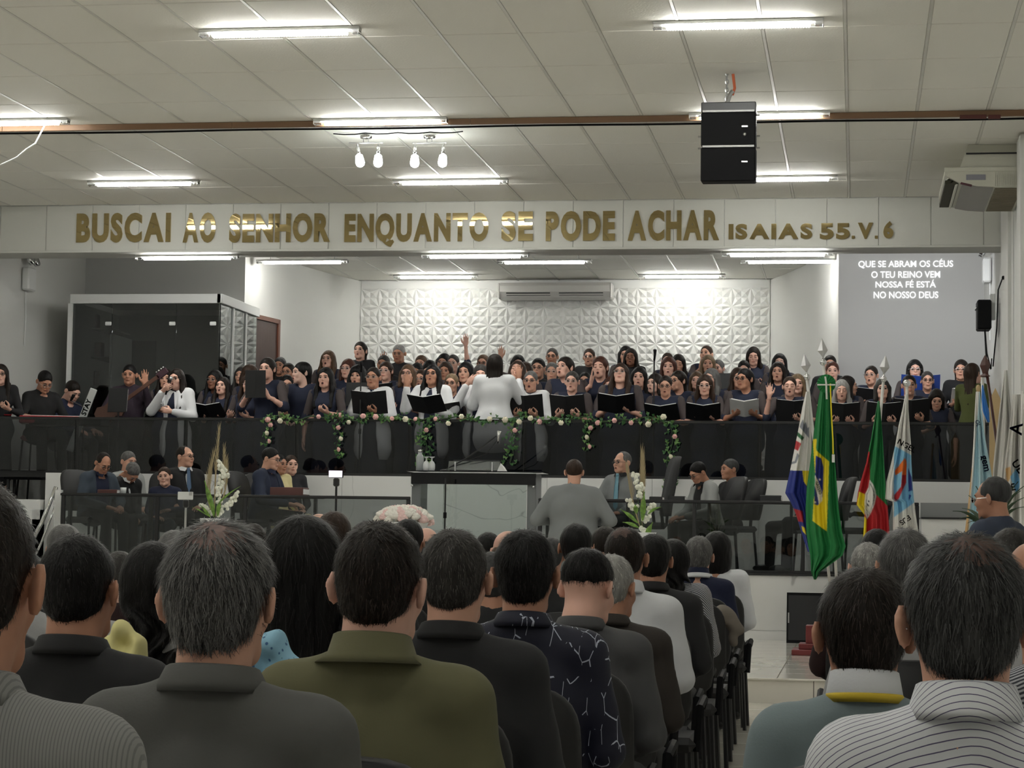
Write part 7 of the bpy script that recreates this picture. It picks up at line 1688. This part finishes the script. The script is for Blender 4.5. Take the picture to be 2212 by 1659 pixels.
# collar stripes of the blue-grey jacket man, blue cloth, yellow garment
b_ = [o for o in C.objects if o.get('label', '').startswith('dark-haired man in blue-grey')][0]
collar_ring(b_, mat('collar_yellow', rgb(226, 196, 60), .7), 'collar_stripe', 1.365-.335+.026, .006, r0=.0765, r1=.0755, th=.002)
b_ = [o for o in C.objects if o.get('label', '').startswith('grey-haired man in navy polo')][0]
def crumple(label, name, px, py, Y, w_, h_, mt, cat, seed):
    P = atY(px, py, Y); t = thing(name, label, cat, tuple(P)); r = random.Random(seed); ph = [r.uniform(0, 6) for _ in range(6)]
    V, Q, M = sdf_mesh([cap((-w_*.45, 0, -h_*.5), (w_*.1, 0, h_*.3), .016, .026, k=.02, sq=(1, 2, 1)), cap((w_*.1, .0, h_*.3), (w_*.42, 0, -h_*.05), .024, .018, k=.015, sq=(1, 2, 1)), cap((-w_*.3, 0, -h_*.1), (w_*.4, .0, -h_*.4), .022, .03, k=.015, sq=(1, 2, 1)), ell((0, .01, -h_*.3), (w_*.42, .05, h_*.3), k=.01)], .005, lambda q: .008*np.sin(q[..., 0]*55+ph[0]+q[..., 2]*30)*np.sin(q[..., 2]*42+ph[1])+.004*np.sin(q[..., 0]*110+ph[2]))
    Geo().add((V, Q, M)).obj('fabric', [mt], t); return t
mbl = mat('light_blue_floral', rgb(150, 198, 222), .8)
nt = mbl.node_tree; v = nt.nodes.new('ShaderNodeTexVoronoi'); v.inputs['Scale'].default_value = 55; tc = nt.nodes.new('ShaderNodeTexCoord'); nt.links.new(tc.outputs['Object'], v.inputs['Vector'])
r = nt.nodes.new('ShaderNodeValToRGB'); r.color_ramp.elements[0].position = .16; r.color_ramp.elements[0].color = (*rgb(70, 110, 160), 1); r.color_ramp.elements[1].position = .22; r.color_ramp.elements[1].color = (*rgb(150, 198, 222), 1)
nt.links.new(v.outputs['Distance'], r.inputs[0]); nt.links.new(r.outputs[0], nt.nodes['Principled BSDF'].inputs['Base Color'])
crumple('light blue floral cloth beside the grey-haired man\'s right shoulder', 'blanket', 583, 1418, 4.5, .11, .10, mbl, 'cloth', 3)
crumple('pale yellow cloth bundle left of the curly-haired girl', 'cloth_bundle', 258, 1388, 5.2, .085, .075, CL['lightg'] if 0 else mat('pale_yellow_cloth', rgb(222, 214, 150), .8), 'cloth', 5)
# empty chairs and a coat on the aisle side
Pc = atY(1566, 1338, 11.4); t = thing('coat', 'taupe coat thrown over an aisle chair back', 'coat', tuple(Pc))
V, Q, M = sdf_mesh([ell((-.02, 0, .02), (.07, .08, .045), k=.03), cap((.0, 0, .03), (.07, .0, -.05), .035, .03, k=.03), ell((-.045, .0, -.03), (.04, .08, .05), k=.04), cap((.04, -.03, -.02), (.045, -.02, -.12), .03, .02, k=.03)], .009, lambda q: .006*np.sin(q[..., 0]*45+q[..., 2]*35)*np.sin(q[..., 2]*50+1))
Geo().add((V, Q, M)).obj('fabric', [mat('taupe', rgb(122, 114, 104), .85, bump=(200, .2, .002))], t)
for i, (px, Y) in enumerate(((1548, 11.6), (1560, 12.6), (1520, 10.5), (1470, 8.7), (1590, 13.9))):
    P = atY(px, 1400, Y); chair(('aisle-side black chair under the taupe coat', 'black aisle chair in front of the taupe coat', 'black aisle chair behind the taupe coat', 'black aisle chair beside the white shirt', 'foremost black aisle chair')[i], (P[0]-.12, Y, 0), math.pi, m_chair, arms=True, sc=.85, group='congregation chairs')
